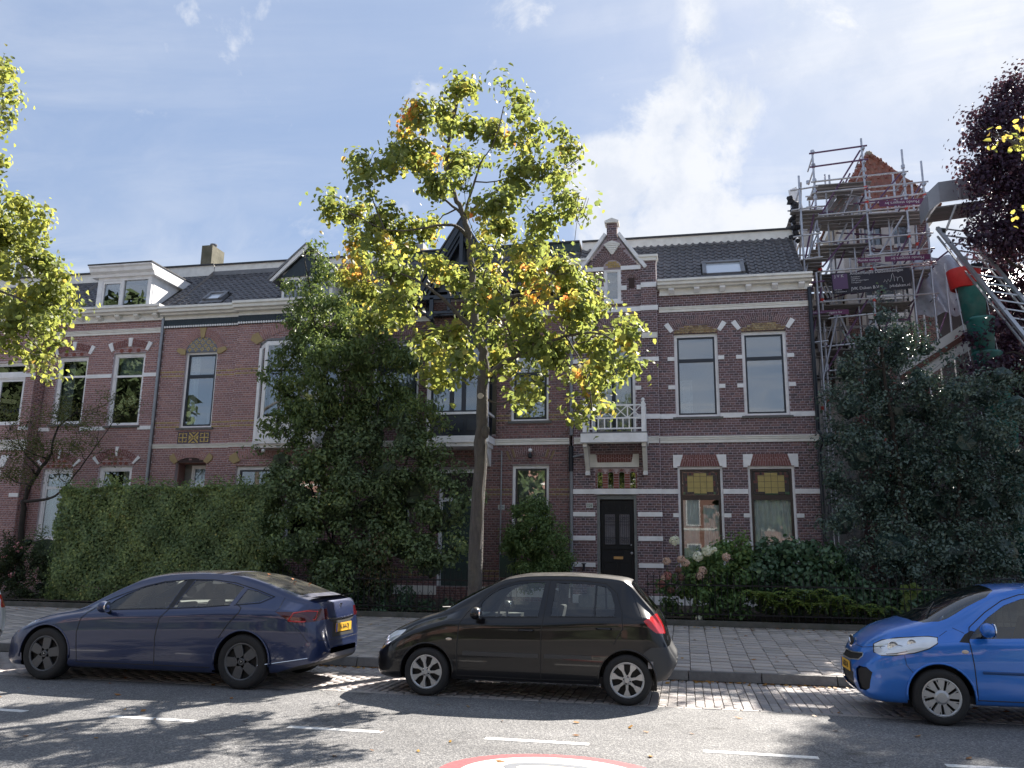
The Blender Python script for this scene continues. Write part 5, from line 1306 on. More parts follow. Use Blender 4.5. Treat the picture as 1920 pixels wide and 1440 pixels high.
# ------------------------------------------------------------------ villa with a red tiled tower, right
vil = thing('villa', 'white and brick villa with steep red tiled tower roof wrapped in scaffolding', 'villa', (6.3, 26, .5))
plast = mat('white_render', (.55,.53,.52), .85, var=.1, vscale=2, dirt=((.3,.28,.26), 2, .4))
TX0, TX1, TY0, TY1 = 5.1, 7.6, 26.0, 28.4
tw_ = wall(vil, TX0, TX1, .5, 12.2, TY0, [(5.6,6.9,8.6,10.5),(5.75,6.25,11.35,11.95),(6.6,7.05,11.35,11.95)], brickB, mortarB, 91, nshow=0)
MB().box(TX0,TX0+.01,TY0,TY1,.5,12.2).box(TX1-.01,TX1,TY0,TY1,.5,12.2).box(TX0,TX1,TY1-.01,TY1,.5,12.2).build('tower_side', plast, vil)
MB().box(5.72,7.3,TY0-.04,TY0+.01,10.62,11.1).box(TX0,5.5,TY0-.04,TY0+.01,9.2,12.2).box(5.6,5.75,TY0-.03,TY0,11.3,12.0).box(6.25,6.6,TY0-.03,TY0,11.3,11.9).box(7.05,7.2,TY0-.03,TY0,11.3,12.0).box(5.72,6.28,TY0-.03,TY0,11.22,11.34).box(6.58,7.1,TY0-.03,TY0,11.22,11.34).box(5.5,5.62,TY0-.03,TY0,8.6,10.6).box(6.88,7.0,TY0-.03,TY0,8.6,10.6).build('render_panel', plast, vil)
MB().box(5.62,6.88,TY0+.1,TY0+.12,8.6,10.5).box(5.75,6.25,TY0+.1,TY0+.12,11.35,11.95).box(6.6,7.05,TY0+.1,TY0+.12,11.35,11.95).build('window_pane', skyg, vil)
lb = MB()
for k in range(6): lb.box(5.62,6.88,TY0+.06,TY0+.1,8.7+k*.3,8.85+k*.3)
lb.build('window_louvre', white, vil)
MB().box(TX0-.28,TX1+.28,TY0-.28,TY1+.28,12.15,12.35).build('tower_cornice', cream, vil)
# pyramid roof of red tiles
ax, ay, az = 6.35, 27.2, 14.95
def pyr_side(p0, p1, n_name):
    p0, p1 = Vector(p0), Vector(p1); ap = Vector((ax, ay, az)); mid = (p0+p1)/2; up = ap-mid; L_ = up.length; u = up/L_; a = (p1-p0).normalized(); W_ = (p1-p0).length; nn = a.cross(u)
    MB().add([p0,p1,ap], [(0,1,2)]).build('roof', MATS['roof_underlay'], vil, fix=False)
    V = []; F = []; T = []; me = tile_piece(.23, .33).mesh('tmp', fix=False); co = np.array([v.co for v in me.vertices]); fa = np.array([list(p.vertices) for p in me.polygons])
    rows = int(L_/.27); placed = []
    for r_ in range(rows):
        s = r_*.27; half = W_/2*(1-(s+.12)/L_); nx = int(2*half/.23)+1
        for i in range(nx):
            x = -nx*.23/2+i*.23
            o_ = mid+u*s+a*x+nn*.0
            Mx = np.array([list(a), list((u*math.cos(.09)+nn*math.sin(.09)*-1*-1).normalized()), list(nn)]).T
            placed.append((o_, Mx))
    return placed, me, (a, u, nn)
M_all = []
tri = [((TX0-.3,TY0-.3,12.35),(TX1+.3,TY0-.3,12.35)), ((TX0-.3,TY1+.3,12.35),(TX0-.3,TY0-.3,12.35)), ((TX1+.3,TY0-.3,12.35),(TX1+.3,TY1+.3,12.35)), ((TX1+.3,TY1+.3,12.35),(TX0-.3,TY1+.3,12.35))]
me_t = tile_piece(.23, .33).mesh('red_roof_tile', fix=False); me_t.materials.append(tiler)
for ti, (p0, p1) in enumerate(tri):
    placed, me, _ = pyr_side(p0, p1, '')
    base = bpy.data.objects[-1] if False else [o for o in COL.objects if o.parent == vil and o.name.startswith('roof')][-1]
    if ti == 0:
        org = root_loc(vil)
        for o_, Mx in placed:
            o = bpy.data.objects.new('roof_tile', me_t); COL.objects.link(o); o.parent = base
            m4 = Matrix([[*Mx[0],0],[*Mx[1],0],[*Mx[2],0],[0,0,0,1]]).to_3x3().to_4x4(); m4.translation = Vector(o_)-org; o.matrix_local = m4
    else:
        V = []; F = []; co = np.array([v.co for v in me.vertices]); fa = np.array([list(p.vertices) for p in me.polygons])
        for i, (o_, Mx) in enumerate(placed): V.append(co @ Mx.T+np.array(o_)); F.append(fa+i*len(co))
        np_mesh('roof_tiles', np.concatenate(V), np.concatenate(F), tiler, base, np.repeat(np.random.default_rng(3).random(len(placed)), len(fa)), kind='stuff', org=root_loc(vil))
hp = MB()
for (p0, p1) in tri:
    p0 = Vector(p0); ap = Vector((ax,ay,az)); n = 12
    for k in range(n): hp.tube([p0+(ap-p0)*(k/n)+Vector((0,0,.05)), p0+(ap-p0)*((k+1.1)/n)+Vector((0,0,.05))], [.1,.075], 7)
hp.build('ridge_tiles', tiler, vil); MB().blob((ax,ay,az+.02), .14, 2, 2, .1).build('roof_cap', mat('mortar_cap', (.3,.25,.2), .9), vil)
# lower wings of the villa
MB().box(3.9,5.2,26.4,31,.5,10.0).build('left_wing', plast, vil)
MB().box(7.5,14,26.2,32,.5,9.5).build('right_wing', mat('dark_wing_wall', (.08,.07,.075), .9), vil)
tmb = MB()
for z_ in (7.2, 8.2, 9.2): tmb.box(3.9,5.2,26.34,26.4,z_,z_+.14)
for x in (4.0, 4.55, 5.05): tmb.box(x,x+.12,26.35,26.4,6.5,10)
tmb.tube([(4.1,26.36,8.3),(4.6,26.36,9.2)], .07, 4).tube([(4.2,26.36,7.2),(4.9,26.36,8.2)], .07, 4).tube([(4.1,26.36,9.2),(4.6,26.36,10)], .07, 4)
tmb.build('half_timbering', mat('dark_timber', (.035,.022,.018), .7), vil)
MB().hexa([(7.3,25.7,9.3),(14.5,25.7,9.3),(14.5,29,11.2),(7.3,29,11.2),(7.3,25.7,9.4),(14.5,25.7,9.4),(14.5,29,11.35),(7.3,29,11.35)]).build('wing_roof', tilem, vil)
MB().hexa([(3.7,26.1,9.95),(5.3,26.1,9.95),(5.3,29,11.2),(3.7,29,11.2),(3.7,26.1,10.1),(5.3,26.1,10.1),(5.3,29,11.35),(3.7,29,11.35)]).build('wing_roof', tilem, vil)
# sloping white gable of the porch beside the chute
MB().prism([(5.6,6.0),(7.75,7.35),(7.75,8.1),(5.6,6.75)], 'y', 22.6, 22.9).build('porch_gable', plast, vil)
MB().prism([(5.6,6.3),(7.75,7.7),(7.75,7.85),(5.6,6.45)], 'y', 22.55, 22.6).build('porch_stripe', mat('brown_trim', (.09,.03,.02), .6), vil)
MB().box(5.6,8.3,22.9,26.2,.5,6.0).build('porch', MATS['dark_wing_wall'], vil)

# ------------------------------------------------------------------ scaffolding
scaf = thing('scaffolding', 'tall galvanised scaffold with purple guard rails round the red tower roof', 'scaffold', (5.3, 23.6, .5))
galv = mat('galvanised_tube', (.45,.46,.5), .4, metal=.7, var=.25, vscale=6); purp = mat('purple_tube', (.12,.06,.13), .45, metal=.3, var=.2)
redc = mat('red_coupling', (.55,.05,.04), .5); plankm = mat('scaffold_board', (.22,.21,.21), .8, var=.35, vscale=5, vstretch=(.4,3,3)); planks_l = mat('aluminium_deck', (.34,.34,.35), .5, metal=.4)
ux = [3.98, 5.36, 6.40, 6.90]; tops = [13.5, 13.75, 13.3, 12.9]
def tube_part(name, a, b_, m, r_=.03): return MB().tube([a, b_], r_, 8).build(name, m, scaf)
rings = MB(); reds = MB()
def node(p, red=False): (reds if red else rings).lathe([(.0,-.05),(.055,-.05),(.055,.05),(0,.05)], p, 'z', 8)
for yi, y in enumerate((23.6, 24.7)):
    for i, x in enumerate(ux):
        tube_part('standard', (x, y, .5), (x+RNG.uniform(-.02,.02), y, tops[i]-(.9 if yi and i < 2 else 0)-yi*.2), galv)
        z = 1.0
        while z < tops[i]-.3: node((x, y, z+.01), RNG.random() < .25); z += .98 if i else 1.0
for x, y, t in ((3.45,22.9,12.4),(3.45,24.4,11.4),(3.75,22.9,9.5),(3.66,25.6,12.9),(4.6,24.7,13.2),(7.25,23.6,9.8),(7.9,23.9,9.7)): tube_part('standard', (x,y,.5), (x,y,t), galv)
lv = [13.45, 13.02, 12.55, 12.2, 11.86, 11.5, 10.66, 10.2, 9.80, 9.74, 8.9, 8.4, 7.6, 6.9]
spans = {13.45: (0,1), 13.02: (0,1), 12.55: (0,2), 12.2: (0,3), 11.86: (1,3), 11.5: (0,3), 10.66: (0,3), 10.2: (1,3), 9.8: (0,3), 9.74: (1,3), 8.9: (0,3), 8.4: (0,1), 7.6: (0,1), 6.9: (0,1)}
for z_, (a, b_) in spans.items():
    tube_part('ledger', (ux[a]-.1, 23.57, z_-.06), (ux[b_]+.12, 23.57, z_+.05), purp if z_ > 12.9 else galv, .027)
    if z_ < 12.9: tube_part('ledger', (ux[a]-.1, 24.7, z_), (ux[b_]+.12, 24.7, z_), galv, .025)
    for i in range(a, b_+1):
        node((ux[i], 23.6, z_), RNG.random() < .4); tube_part('transom', (ux[i]+.03, 23.5, z_-.04), (ux[i]+.03, 24.8, z_-.04), purp if RNG.random() < .3 else galv, .022)
for a, b_ in (((4.1,23.64,11.5),(5.3,23.64,13.4)), ((5.42,23.64,9.9),(6.3,23.64,11.3)), ((5.4,23.64,11.5),(6.35,23.64,12.6)), ((6.45,23.64,11.6),(6.9,23.64,12.3)), ((5.5,23.64,8.95),(6.35,23.64,10.6)), ((4.05,23.64,9.9),(5.3,23.64,11.4)), ((4.0,23.64,6.9),(5.2,23.64,8.9)),
              ((3.45,22.9,9.4),(3.98,23.6,11.4)), ((3.45,22.9,7.2),(3.98,23.6,9.3)), ((3.45,23.9,9.6),(3.5,22.9,12.2)), ((4.4,24.7,11.6),(5.2,24.7,13.2)), ((6.45,23.64,9.0),(6.9,23.64,10.2)), ((3.75,22.9,6.5),(4.4,23.6,8.6)), ((6.9,23.6,9.8),(7.9,23.9,10.6)), ((3.3,23.2,9.0),(3.9,23.2,11.6))):
    tube_part('diagonal_brace', a, b_, purp if RNG.random() < .6 else galv, .025)
for z_ in (12.0, 11.4, 10.6, 9.9, 9.2, 8.3, 7.5): tube_part('ledger', (3.2,22.9,z_-.03), (3.95,22.9,z_+.04), purp if RNG.random() < .5 else galv, .025); tube_part('transom', (3.45,22.8,z_), (3.45,24.6,z_), galv, .024); tube_part('ledger', (3.3,24.4,z_), (4.6,24.7,z_), galv, .024)
for x, y0_, z0_, z1_ in ((4.35,24.0,7.0,12.9),(4.7,25.2,8.0,13.1),(5.0,23.9,6.5,11.6),(5.75,24.9,8.0,12.7),(6.0,24.0,8.2,12.1),(6.65,24.6,7.5,12.2),(3.3,23.6,8.8,11.9),(3.6,23.9,7.0,11.0),(7.05,24.2,7.0,10.2),(5.2,25.6,10,13.3)):
    tube_part('standard', (x,y0_,z0_), (x,y0_,z1_), purp if RNG.random() < .3 else galv, .024)
for k in range(26):
    z_ = 7.2+k*.215; a = 3.4+RNG.uniform(0,1.6) if k % 2 else 4.8+RNG.uniform(0,1.2); tube_part('ledger', (a,24.3+RNG.uniform(-.4,.6),z_), (a+RNG.uniform(.7,1.7),24.3+RNG.uniform(-.4,.6),z_+RNG.uniform(-.05,.08)), purp if RNG.random() < .4 else galv, .022)
for k in range(14):
    a = 3.3+k*.27; z_ = 7.2+(k*1.7) % 4.4; tube_part('diagonal_brace', (a,24.0,z_), (a+.55,24.2,z_+1.3), purp if RNG.random() < .5 else galv, .022)
rings.build('rosette', galv, scaf); reds.build('red_coupling', redc, scaf)
# decks: single boards
for z_, x0_, x1_, y0_, y1_ in ((12.42,4.0,5.4,23.62,24.7),(11.42,4.0,6.9,23.62,24.7),(10.58,3.95,5.3,23.7,24.9),(9.68,3.95,6.9,23.62,24.7),(8.8,3.9,6.3,23.7,24.7),(7.5,3.9,5.2,23.7,24.7),(11.35,3.3,3.95,22.9,24.3),(9.9,3.3,3.95,22.9,24.3),(8.35,3.4,4.0,22.9,24.3)):
    n = max(2, int((y1_-y0_)/.24)); 
    for k in range(n):
        y = y0_+k*(y1_-y0_)/n
        MB().box(x0_-RNG.uniform(0,.15),x1_+RNG.uniform(0,.15),y,y+.21,z_-.03,z_).build('scaffold_plank', plankm, scaf)
# boards stood on edge against the tower roof
for k in range(6):
    x = 4.75+k*.16
    MB().hexa([(x-.75,24.0+k*.1,11.5),(x-.6,24.0+k*.1,11.5),(x-.6,24.04+k*.1,11.5),(x-.75,24.04+k*.1,11.5),(x,24.6+k*.1,12.6),(x+.15,24.6+k*.1,12.6),(x+.15,24.64+k*.1,12.6),(x,24.64+k*.1,12.6)]).build('leaning_board', plankm if k % 3 else planks_l, scaf)
# stair ladders inside the left bay
for (x0_, z0_, x1_, z1_, y) in ((4.15,9.7,4.9,11.4,24.2),(4.9,7.6,4.2,9.7,24.3),(4.2,11.4,4.7,12.4,24.4)):
    lad = MB()
    for dy_ in (0, .4): lad.tube([(x0_,y+dy_,z0_),(x1_,y+dy_,z1_)], .03, 6)
    for k in range(1, 8): f = k/8; lad.tube([(x0_+(x1_-x0_)*f,y,z0_+(z1_-z0_)*f),(x0_+(x1_-x0_)*f,y+.4,z0_+(z1_-z0_)*f)], .018, 5)
    lad.build('access_ladder', galv, scaf)
# white banner-sheets and helmets' box clutter on the left corner
MB().hexa([(3.62,24.6,10.9),(4.05,24.6,10.9),(4.05,24.64,10.9),(3.62,24.64,10.9),(3.38,24.6,12.75),(3.62,24.6,12.85),(3.62,24.64,12.85),(3.38,24.64,12.75)]).build('white_board', white, scaf)
MB().prism([(4.9,12.55),(5.02,12.5),(5.06,12.75),(4.98,12.95),(4.88,12.8)], 'y', 24.6, 24.68).build('sack', mat('grey_sack', (.2,.2,.19), .9), scaf)
rr_ = MB(); R2 = random.Random(2)
for k in range(16):
    rr_.blob((3.2+R2.uniform(0,.18), 23.2+R2.uniform(-.1,.1), 10.6+k*.085), .07+R2.uniform(0,.05), k, 1, .3)
rr_.build('hung_tarpaulin', mat('black_tarpaulin', (.015,.015,.02), .7), scaf)
# purple name strips and the roofer's banner
purpb = mat('purple_banner', (.13,.035,.1), .7, var=.15); btxt = mat('banner_white', (.6,.6,.62), .6); dkb = mat('dark_banner', (.028,.027,.04), .7, var=.25, vscale=3); lil = mat('lilac_print', (.12,.07,.15), .7)
def strip(x0_, x1_, zc_, y, s, flip=False, h=.2, tilt=0):
    b = thing('banner', s[0], 'banner', ((x0_+x1_)/2, y, zc_))
    MB().box(-(x1_-x0_)/2,(x1_-x0_)/2,0,.008,-h/2,h/2).build('cloth', purpb, b, local=True)
    text_obj(s[1], h*.72, btxt, b, (0,-.004,0), (R(90),0,0) if not flip else (R(90),R(180),0), name='lettering', extrude=.001, sx=1.0)
    b.rotation_euler[1] = -tilt
    return b
strip(4.95, 5.58, 9.97, 23.45, ('purple strip reading Mundo steigers above the roofer\'s dark banner, at its left end', 'Mundo steigers'), h=.14)
strip(5.68, 6.85, 9.97, 23.45, ('upside down purple strip above the right half of the roofer\'s dark banner', 'Mundo steigers bv'), True, .16)
strip(5.65, 6.85, 11.62, 23.45, ('upside down purple strip tied under the red tiled tower roof', 'Mundo steigers bv'), True, .17)
strip(3.5, 4.6, 8.45, 23.3, ('purple strip low in the narrow gap beside the dark brick house', 'Mundo steigers bv'), False, .14)
bn_ = thing('banner', 'dark roofing company banner with white lettering tied to the scaffold', 'banner', (5.27, 23.46, 9.36)); bn_.rotation_euler[1] = -.03
bw, bh = 2.08, .62
def sag(u, v): return (-bw/2+bw*u, .03*math.sin(u*9+v*3)*.5, -bh/2+bh*v-.03*math.sin(math.pi*u)*(v))
MB().grid(sag, 24, 6).build('cloth', dkb, bn_, local=True, smooth=True, fix=False)
MB().box(-bw/2+.03,-bw/2+.43,-.022,-.02,-.18,.26).build('lilac_square', lil, bn_, local=True)
def bt(s, size, x, z, align='LEFT', sx=1): text_obj(s, size, btxt, bn_, (x,-.03,z), (R(90),0,0), name='lettering', extrude=.001, sx=sx, align=align)
bt('J V K', .12, -bw/2+.09, .2); bt('Ambachtelijke Dakbedekkingen', .118, -bw/2+.5, .245, sx=.93)
for k, s in enumerate(('Rietdekkers', 'Leidekkers', 'Zink- en koperslagers', 'Loodgieters')): bt(s, .052, -bw/2+.52, .145-k*.055)
bt('JVK Daken B.V.', .12, -bw/2+.5, -.2); bt('jvkdaken.nl', .12, bw/2-.58, -.2)
for k, z_ in enumerate((-.2, -.26)): bt(('JVK Daken', 'info@jvkdaken.nl')[k], .045, -bw/2+.06, z_)
sk = MB(); pts = [(.32,-.08),(.36,-.0),(.40,-.08),(.44,.0),(.48,-.08),(.53,.03),(.545,.12),(.57,.17),(.6,.06),(.6,-.07),(.6,.05),(.68,.04),(.68,-.08),(.7,.02),(.76,.05),(.8,.02),(.82,-.12)]
sk.tube([(x,-.032,z) for x, z in pts], .006, 4); sk.build('skyline_drawing', btxt, bn_, local=True)

# ------------------------------------------------------------------ roofer's ladder lift
lift = thing('ladder_lift', 'aluminium roofing lift with grey box platform rising beside the scaffold', 'lift', (10.4, 14.4, 0))
alu = mat('aluminium', (.42,.44,.47), .35, metal=.6, var=.12)
T0 = Vector((6.75,22.3,10.35)); T1 = Vector((7.42,22.3,10.2)); B0 = Vector((9.6,14.2,1.0)); 
# the rails pass through measured points half way up
P0 = Vector((7.75,20.3,6.84)); d0 = (P0-T0).normalized(); 
off = T1-T0
E0 = T0+d0*11.0
for k, o_ in enumerate((Vector((0,0,0)), off)):
    a, b_ = T0+o_, E0+o_
    MB().tube([a, b_], .06, 4).build('rail', alu, lift)
    MB().tube([a+Vector((0,.05,-.22)), b_+Vector((0,.05,-.22))], .03, 4).build('lower_rail', alu, lift)
rg = MB(); n = 34
for k in range(n):
    p = T0+(E0-T0)*(k/n); rg.tube([p, p+off], .022, 4)
    if k % 2: rg.tube([p+Vector((0,.05,-.22)), T0+(E0-T0)*((k+1)/n)], .015, 4); rg.tube([p+off+Vector((0,.05,-.22)), T0+(E0-T0)*((k+1)/n)+off], .015, 4)
rg.build('rungs', alu, lift)
bx = MB(); bx.hexa([(6.6,21.9,10.85),(7.9,21.9,10.95),(7.9,23.1,10.95),(6.6,23.1,10.85),(6.58,21.9,11.35),(7.9,21.9,11.55),(7.9,23.1,11.55),(6.58,23.1,11.35)])
MB().hexa([(6.72,22.1,10.82),(7.95,22.1,10.92),(7.95,23.1,10.92),(6.72,23.1,10.82),(6.72,22.1,10.86),(7.95,22.1,10.96),(7.95,23.1,10.96),(6.72,23.1,10.86)]).build('platform_floor', plankm, lift)
sheet = mat('grey_box_sheet', (.3,.31,.34), .45, metal=.3, var=.1)
MB().hexa([(6.82,22.1,10.98),(7.95,22.1,11.06),(7.95,22.13,11.06),(6.82,22.13,10.98),(6.82,22.1,11.55),(7.95,22.1,11.65),(7.95,22.13,11.65),(6.82,22.13,11.55)]).hexa([(6.55,22.15,10.78),(6.82,22.1,10.98),(6.84,22.13,10.98),(6.58,23.1,10.78),(6.55,22.15,11.3),(6.82,22.1,11.55),(6.84,22.13,11.55),(6.58,23.1,11.3)]).build('box_side', sheet, lift)
MB().box(7.28,7.33,22.06,22.1,11.0,11.62).box(7.8,7.85,22.06,22.1,11.04,11.64).build('box_rib', alu, lift)
MB().tube([(7.2,22.1,10.9),(6.95,22.3,10.25)], .03, 6).tube([(7.7,22.1,10.95),(7.45,22.3,10.3)], .03, 6).build('strut', alu, lift)
wm = mat('black_rubber_wheel', (.02,.02,.02), .7)
for p in ((6.86,22.2,10.2),(7.4,22.2,10.18)): MB().lathe([(0,-.04),(.08,-.04),(.08,.04),(0,.04)], p, 'x', 12).build('pulley_wheel', wm, lift)
MB().hexa([(E0.x-.4,E0.y-.6,0.3),(E0.x+1.1,E0.y-.6,.3),(E0.x+1.1,E0.y+.6,.3),(E0.x-.4,E0.y+.6,.3),(E0.x-.3,E0.y-.5,.9),(E0.x+1.0,E0.y-.5,.9),(E0.x+1.0,E0.y+.5,.9),(E0.x-.3,E0.y+.5,.9)]).build('lift_trailer', sheet, lift)
# grey tarpaulins behind the lift
tp_ = thing('tarpaulin', 'crumpled silver grey tarpaulin sheet spread behind the lift rails', 'tarpaulin', (7.3, 24, 9.7))
def tf(u, v): return (-.75+1.5*u+.12*v, .1*math.sin(u*11+v*5)+.6*v, -1.25+1.9*v+.05*math.sin(u*17+v*9))
MB().grid(tf, 24, 18).build('sheet', mat('silver_tarpaulin', (.32,.33,.37), .35, metal=.2, var=.25, vscale=5, bump=.8, bscale=9), tp_, local=True, smooth=True, fix=False)
# rubble chute of stacked teal cones under a red funnel
chute = thing('rubble_chute', 'teal plastic rubble chute with red funnel hanging between scaffold and lift', 'rubble chute', (7.2, 22, 1.0))
teal = mat('teal_plastic', (.025,.15,.14), .5, var=.3, vscale=4, dirt=((.2,.2,.19), 3, .4)); redf = mat('red_plastic', (.6,.03,.03), .45, var=.1)
MB().lathe([(.40,.5),(.34,.02),(.30,0),(.37,.5)], (7.17,22,8.52), 'z', 20).build('funnel', redf, chute, smooth=True)
MB().prism([(7.25,9.0),(7.5,9.0),(7.5,9.08),(7.25,9.08)], 'y', 21.6, 21.66).build('funnel_handle', navy, chute)
zt = 8.62; k = 0
while zt > .9:
    xx = 7.32+k*.095
    MB().lathe([(.33,0),(.345,-.02),(.345,-.06),(.32,-.08),(.25,-.98),(.235,-.98),(.31,-.02)], (xx+(k%2)*.02,22,zt), 'z', 22).build('chute_section', teal, chute, smooth=True)
    zt -= .88; k += 1
# red worker's jacket seen through the chute opening is the funnel itself; chains hold the sections
ch = MB()
for s in (-.33, .33): ch.tube([(7.2+s,21.9,9.0),(7.9+s,21.9,1.5)], .012, 5)
ch.build('chain', galv, chute)

# ------------------------------------------------------------------ the other side of the street (unseen; put in for panes and paintwork to mirror)
def opposite(x0, x1, y, h, m, mm_, label, seed):
    h_ = thing('row_house', label, 'house', ((x0+x1)/2, y, 0), group='houses across the street')
    R_ = random.Random(seed)
    MB().box(x0,x1,y-8,y,0,h).build('wall', m, h_)
    n = 3; wv = (x1-x0)/n
    for fl in range(3):
        for k in range(n):
            a = x0+wv*(k+.28); b_ = a+wv*.44; z0_ = .9+fl*3.1
            if z0_+1.9 > h: continue
            f = MB().box(a,b_,y,y+.05,z0_,z0_+1.9).build('window', white, h_)
            MB().box(a+.08,b_-.08,y+.05,y+.06,z0_+.08,z0_+1.82).build('pane', skyg, f)
    MB().box(x0,x1,y-.1,y+.3,h-.05,h+.25).build('gutter', cream, h_)
    MB().hexa([(x0,y+.2,h+.2),(x1,y+.2,h+.2),(x1,y-8,h+.2),(x0,y-8,h+.2),(x0,y-3,h+3),(x1,y-3,h+3),(x1,y-5,h+3),(x0,y-5,h+3)]).build('roof', tilem, h_)
    for zz in (3.7, 6.8):
        if zz < h: MB().box(x0,x1,y,y+.03,zz,zz+.15).build('stone_band', cream, h_)
dullred = mat('far_red_brick', (.34,.2,.165), .9, var=.2, vscale=2)
for k, (a, b_, h, m, lab) in enumerate(((-30,-21,7.5,brickC,'red brick house across the street mirrored in the windows at far left'),(-21,-13.5,9.3,brickArch,'tall red brick house across the street mirrored above the dark blue car'),(-13.5,-6.5,8.2,brickC,'pale banded brick house across the street mirrored in the pink house'),
        (-6.5,-.5,9.0,brickArch,'brick house across the street mirrored in the black car'),(-.5,6,8.4,brickC,'red brick house across the street mirrored in the lower bay windows'),(6,14,9.2,brickArch,'tall brick house across the street mirrored beside the blue car'))):
    opposite(a, b_, -16, h, dullred, mortarC, lab, k)
oleaf = mat('tree_across_street', (.05,.075,.025), .7, var=.5, vscale=3)
for k, (x, y, r, h, lab) in enumerate(((-17,-6.5,2.6,6.2,'leafy tree across the street mirrored in the left windows'),(-10.5,-7,2.8,6.4,'leafy tree across the street mirrored in the blue sedan'),(-4.5,-6.5,2.4,5.6,'leafy tree across the street mirrored in the black hatchback'),(4.0,-7,2.5,5.4,'leafy tree across the street mirrored in the front door'),(8,-6.5,2.9,6.2,'leafy tree across the street mirrored in the blue city car'),(-41,-8,6.2,13,'very tall tree across the street mirrored in the dormer panes'),(-52,-10,6.5,12,'very tall tree across the street mirrored in the far left windows'))):
    t_ = thing('street_tree', lab, 'tree', (x, y, 0), group='trees across the street')
    MB().tube([(x,y,0),(x+.1,y,2),(x,y,h)], [.25,.2,.08], 8).build('trunk', mat('far_bark', (.06,.05,.045), .9), t_)
    Rn = np.random.default_rng(k); n = 1500 if r < 4 else 9000; d = Rn.normal(size=(n,3)); d /= np.linalg.norm(d, axis=1, keepdims=True)
    P = np.array([x,y,h])+d*(r*(Rn.random(n)**.4)*(1+.25*np.sin(d[:,0]*5+d[:,2]*7+k)))[:,None]*np.array([1,.9,1.05]); sz = .16 if r < 4 else .2; u = Rn.normal(size=(n,3))*sz; v = Rn.normal(size=(n,3))*sz
    np_mesh('crown', np.stack([P-u, P-v, P+u, P+v], 1).reshape(-1,3), np.arange(4*n).reshape(-1,4), oleaf, t_, kind='stuff', org=(x,y,0))
for k, (a, b_) in enumerate(((-24,-12),(-11.5,-1),(-.5,13))):  # unseen hedges, added to darken what the car sides mirror
    h_ = thing('hedge', ['long hedge across the street mirrored in the sedan', 'long hedge across the street mirrored in the hatchback', 'long hedge across the street mirrored in the city car'][k], 'hedge', ((a+b_)/2, -9, 0), group='hedges across the street')
    MB().grid(lambda u, v: (a+(b_-a)*u, -8.6+.25*math.sin(u*40+v*7)*.5, 2.3*v+.12*math.sin(u*23)), 60, 6).build('foliage', oleaf, h_, fix=False, kind='stuff')
    MB().box(a,b_,-9.6,-8.8,0,2.25).build('inner_foliage', oleaf, h_, kind='stuff')
far = MB().add([(-120,-16,.02),(120,-16,.02),(120,-3.4,.02),(-120,-3.4,.02)], [(0,1,2,3)]).build('far_pavement', mat('far_paving', (.3,.28,.26), .9, var=.2, vscale=3), fix=False); structure(far)
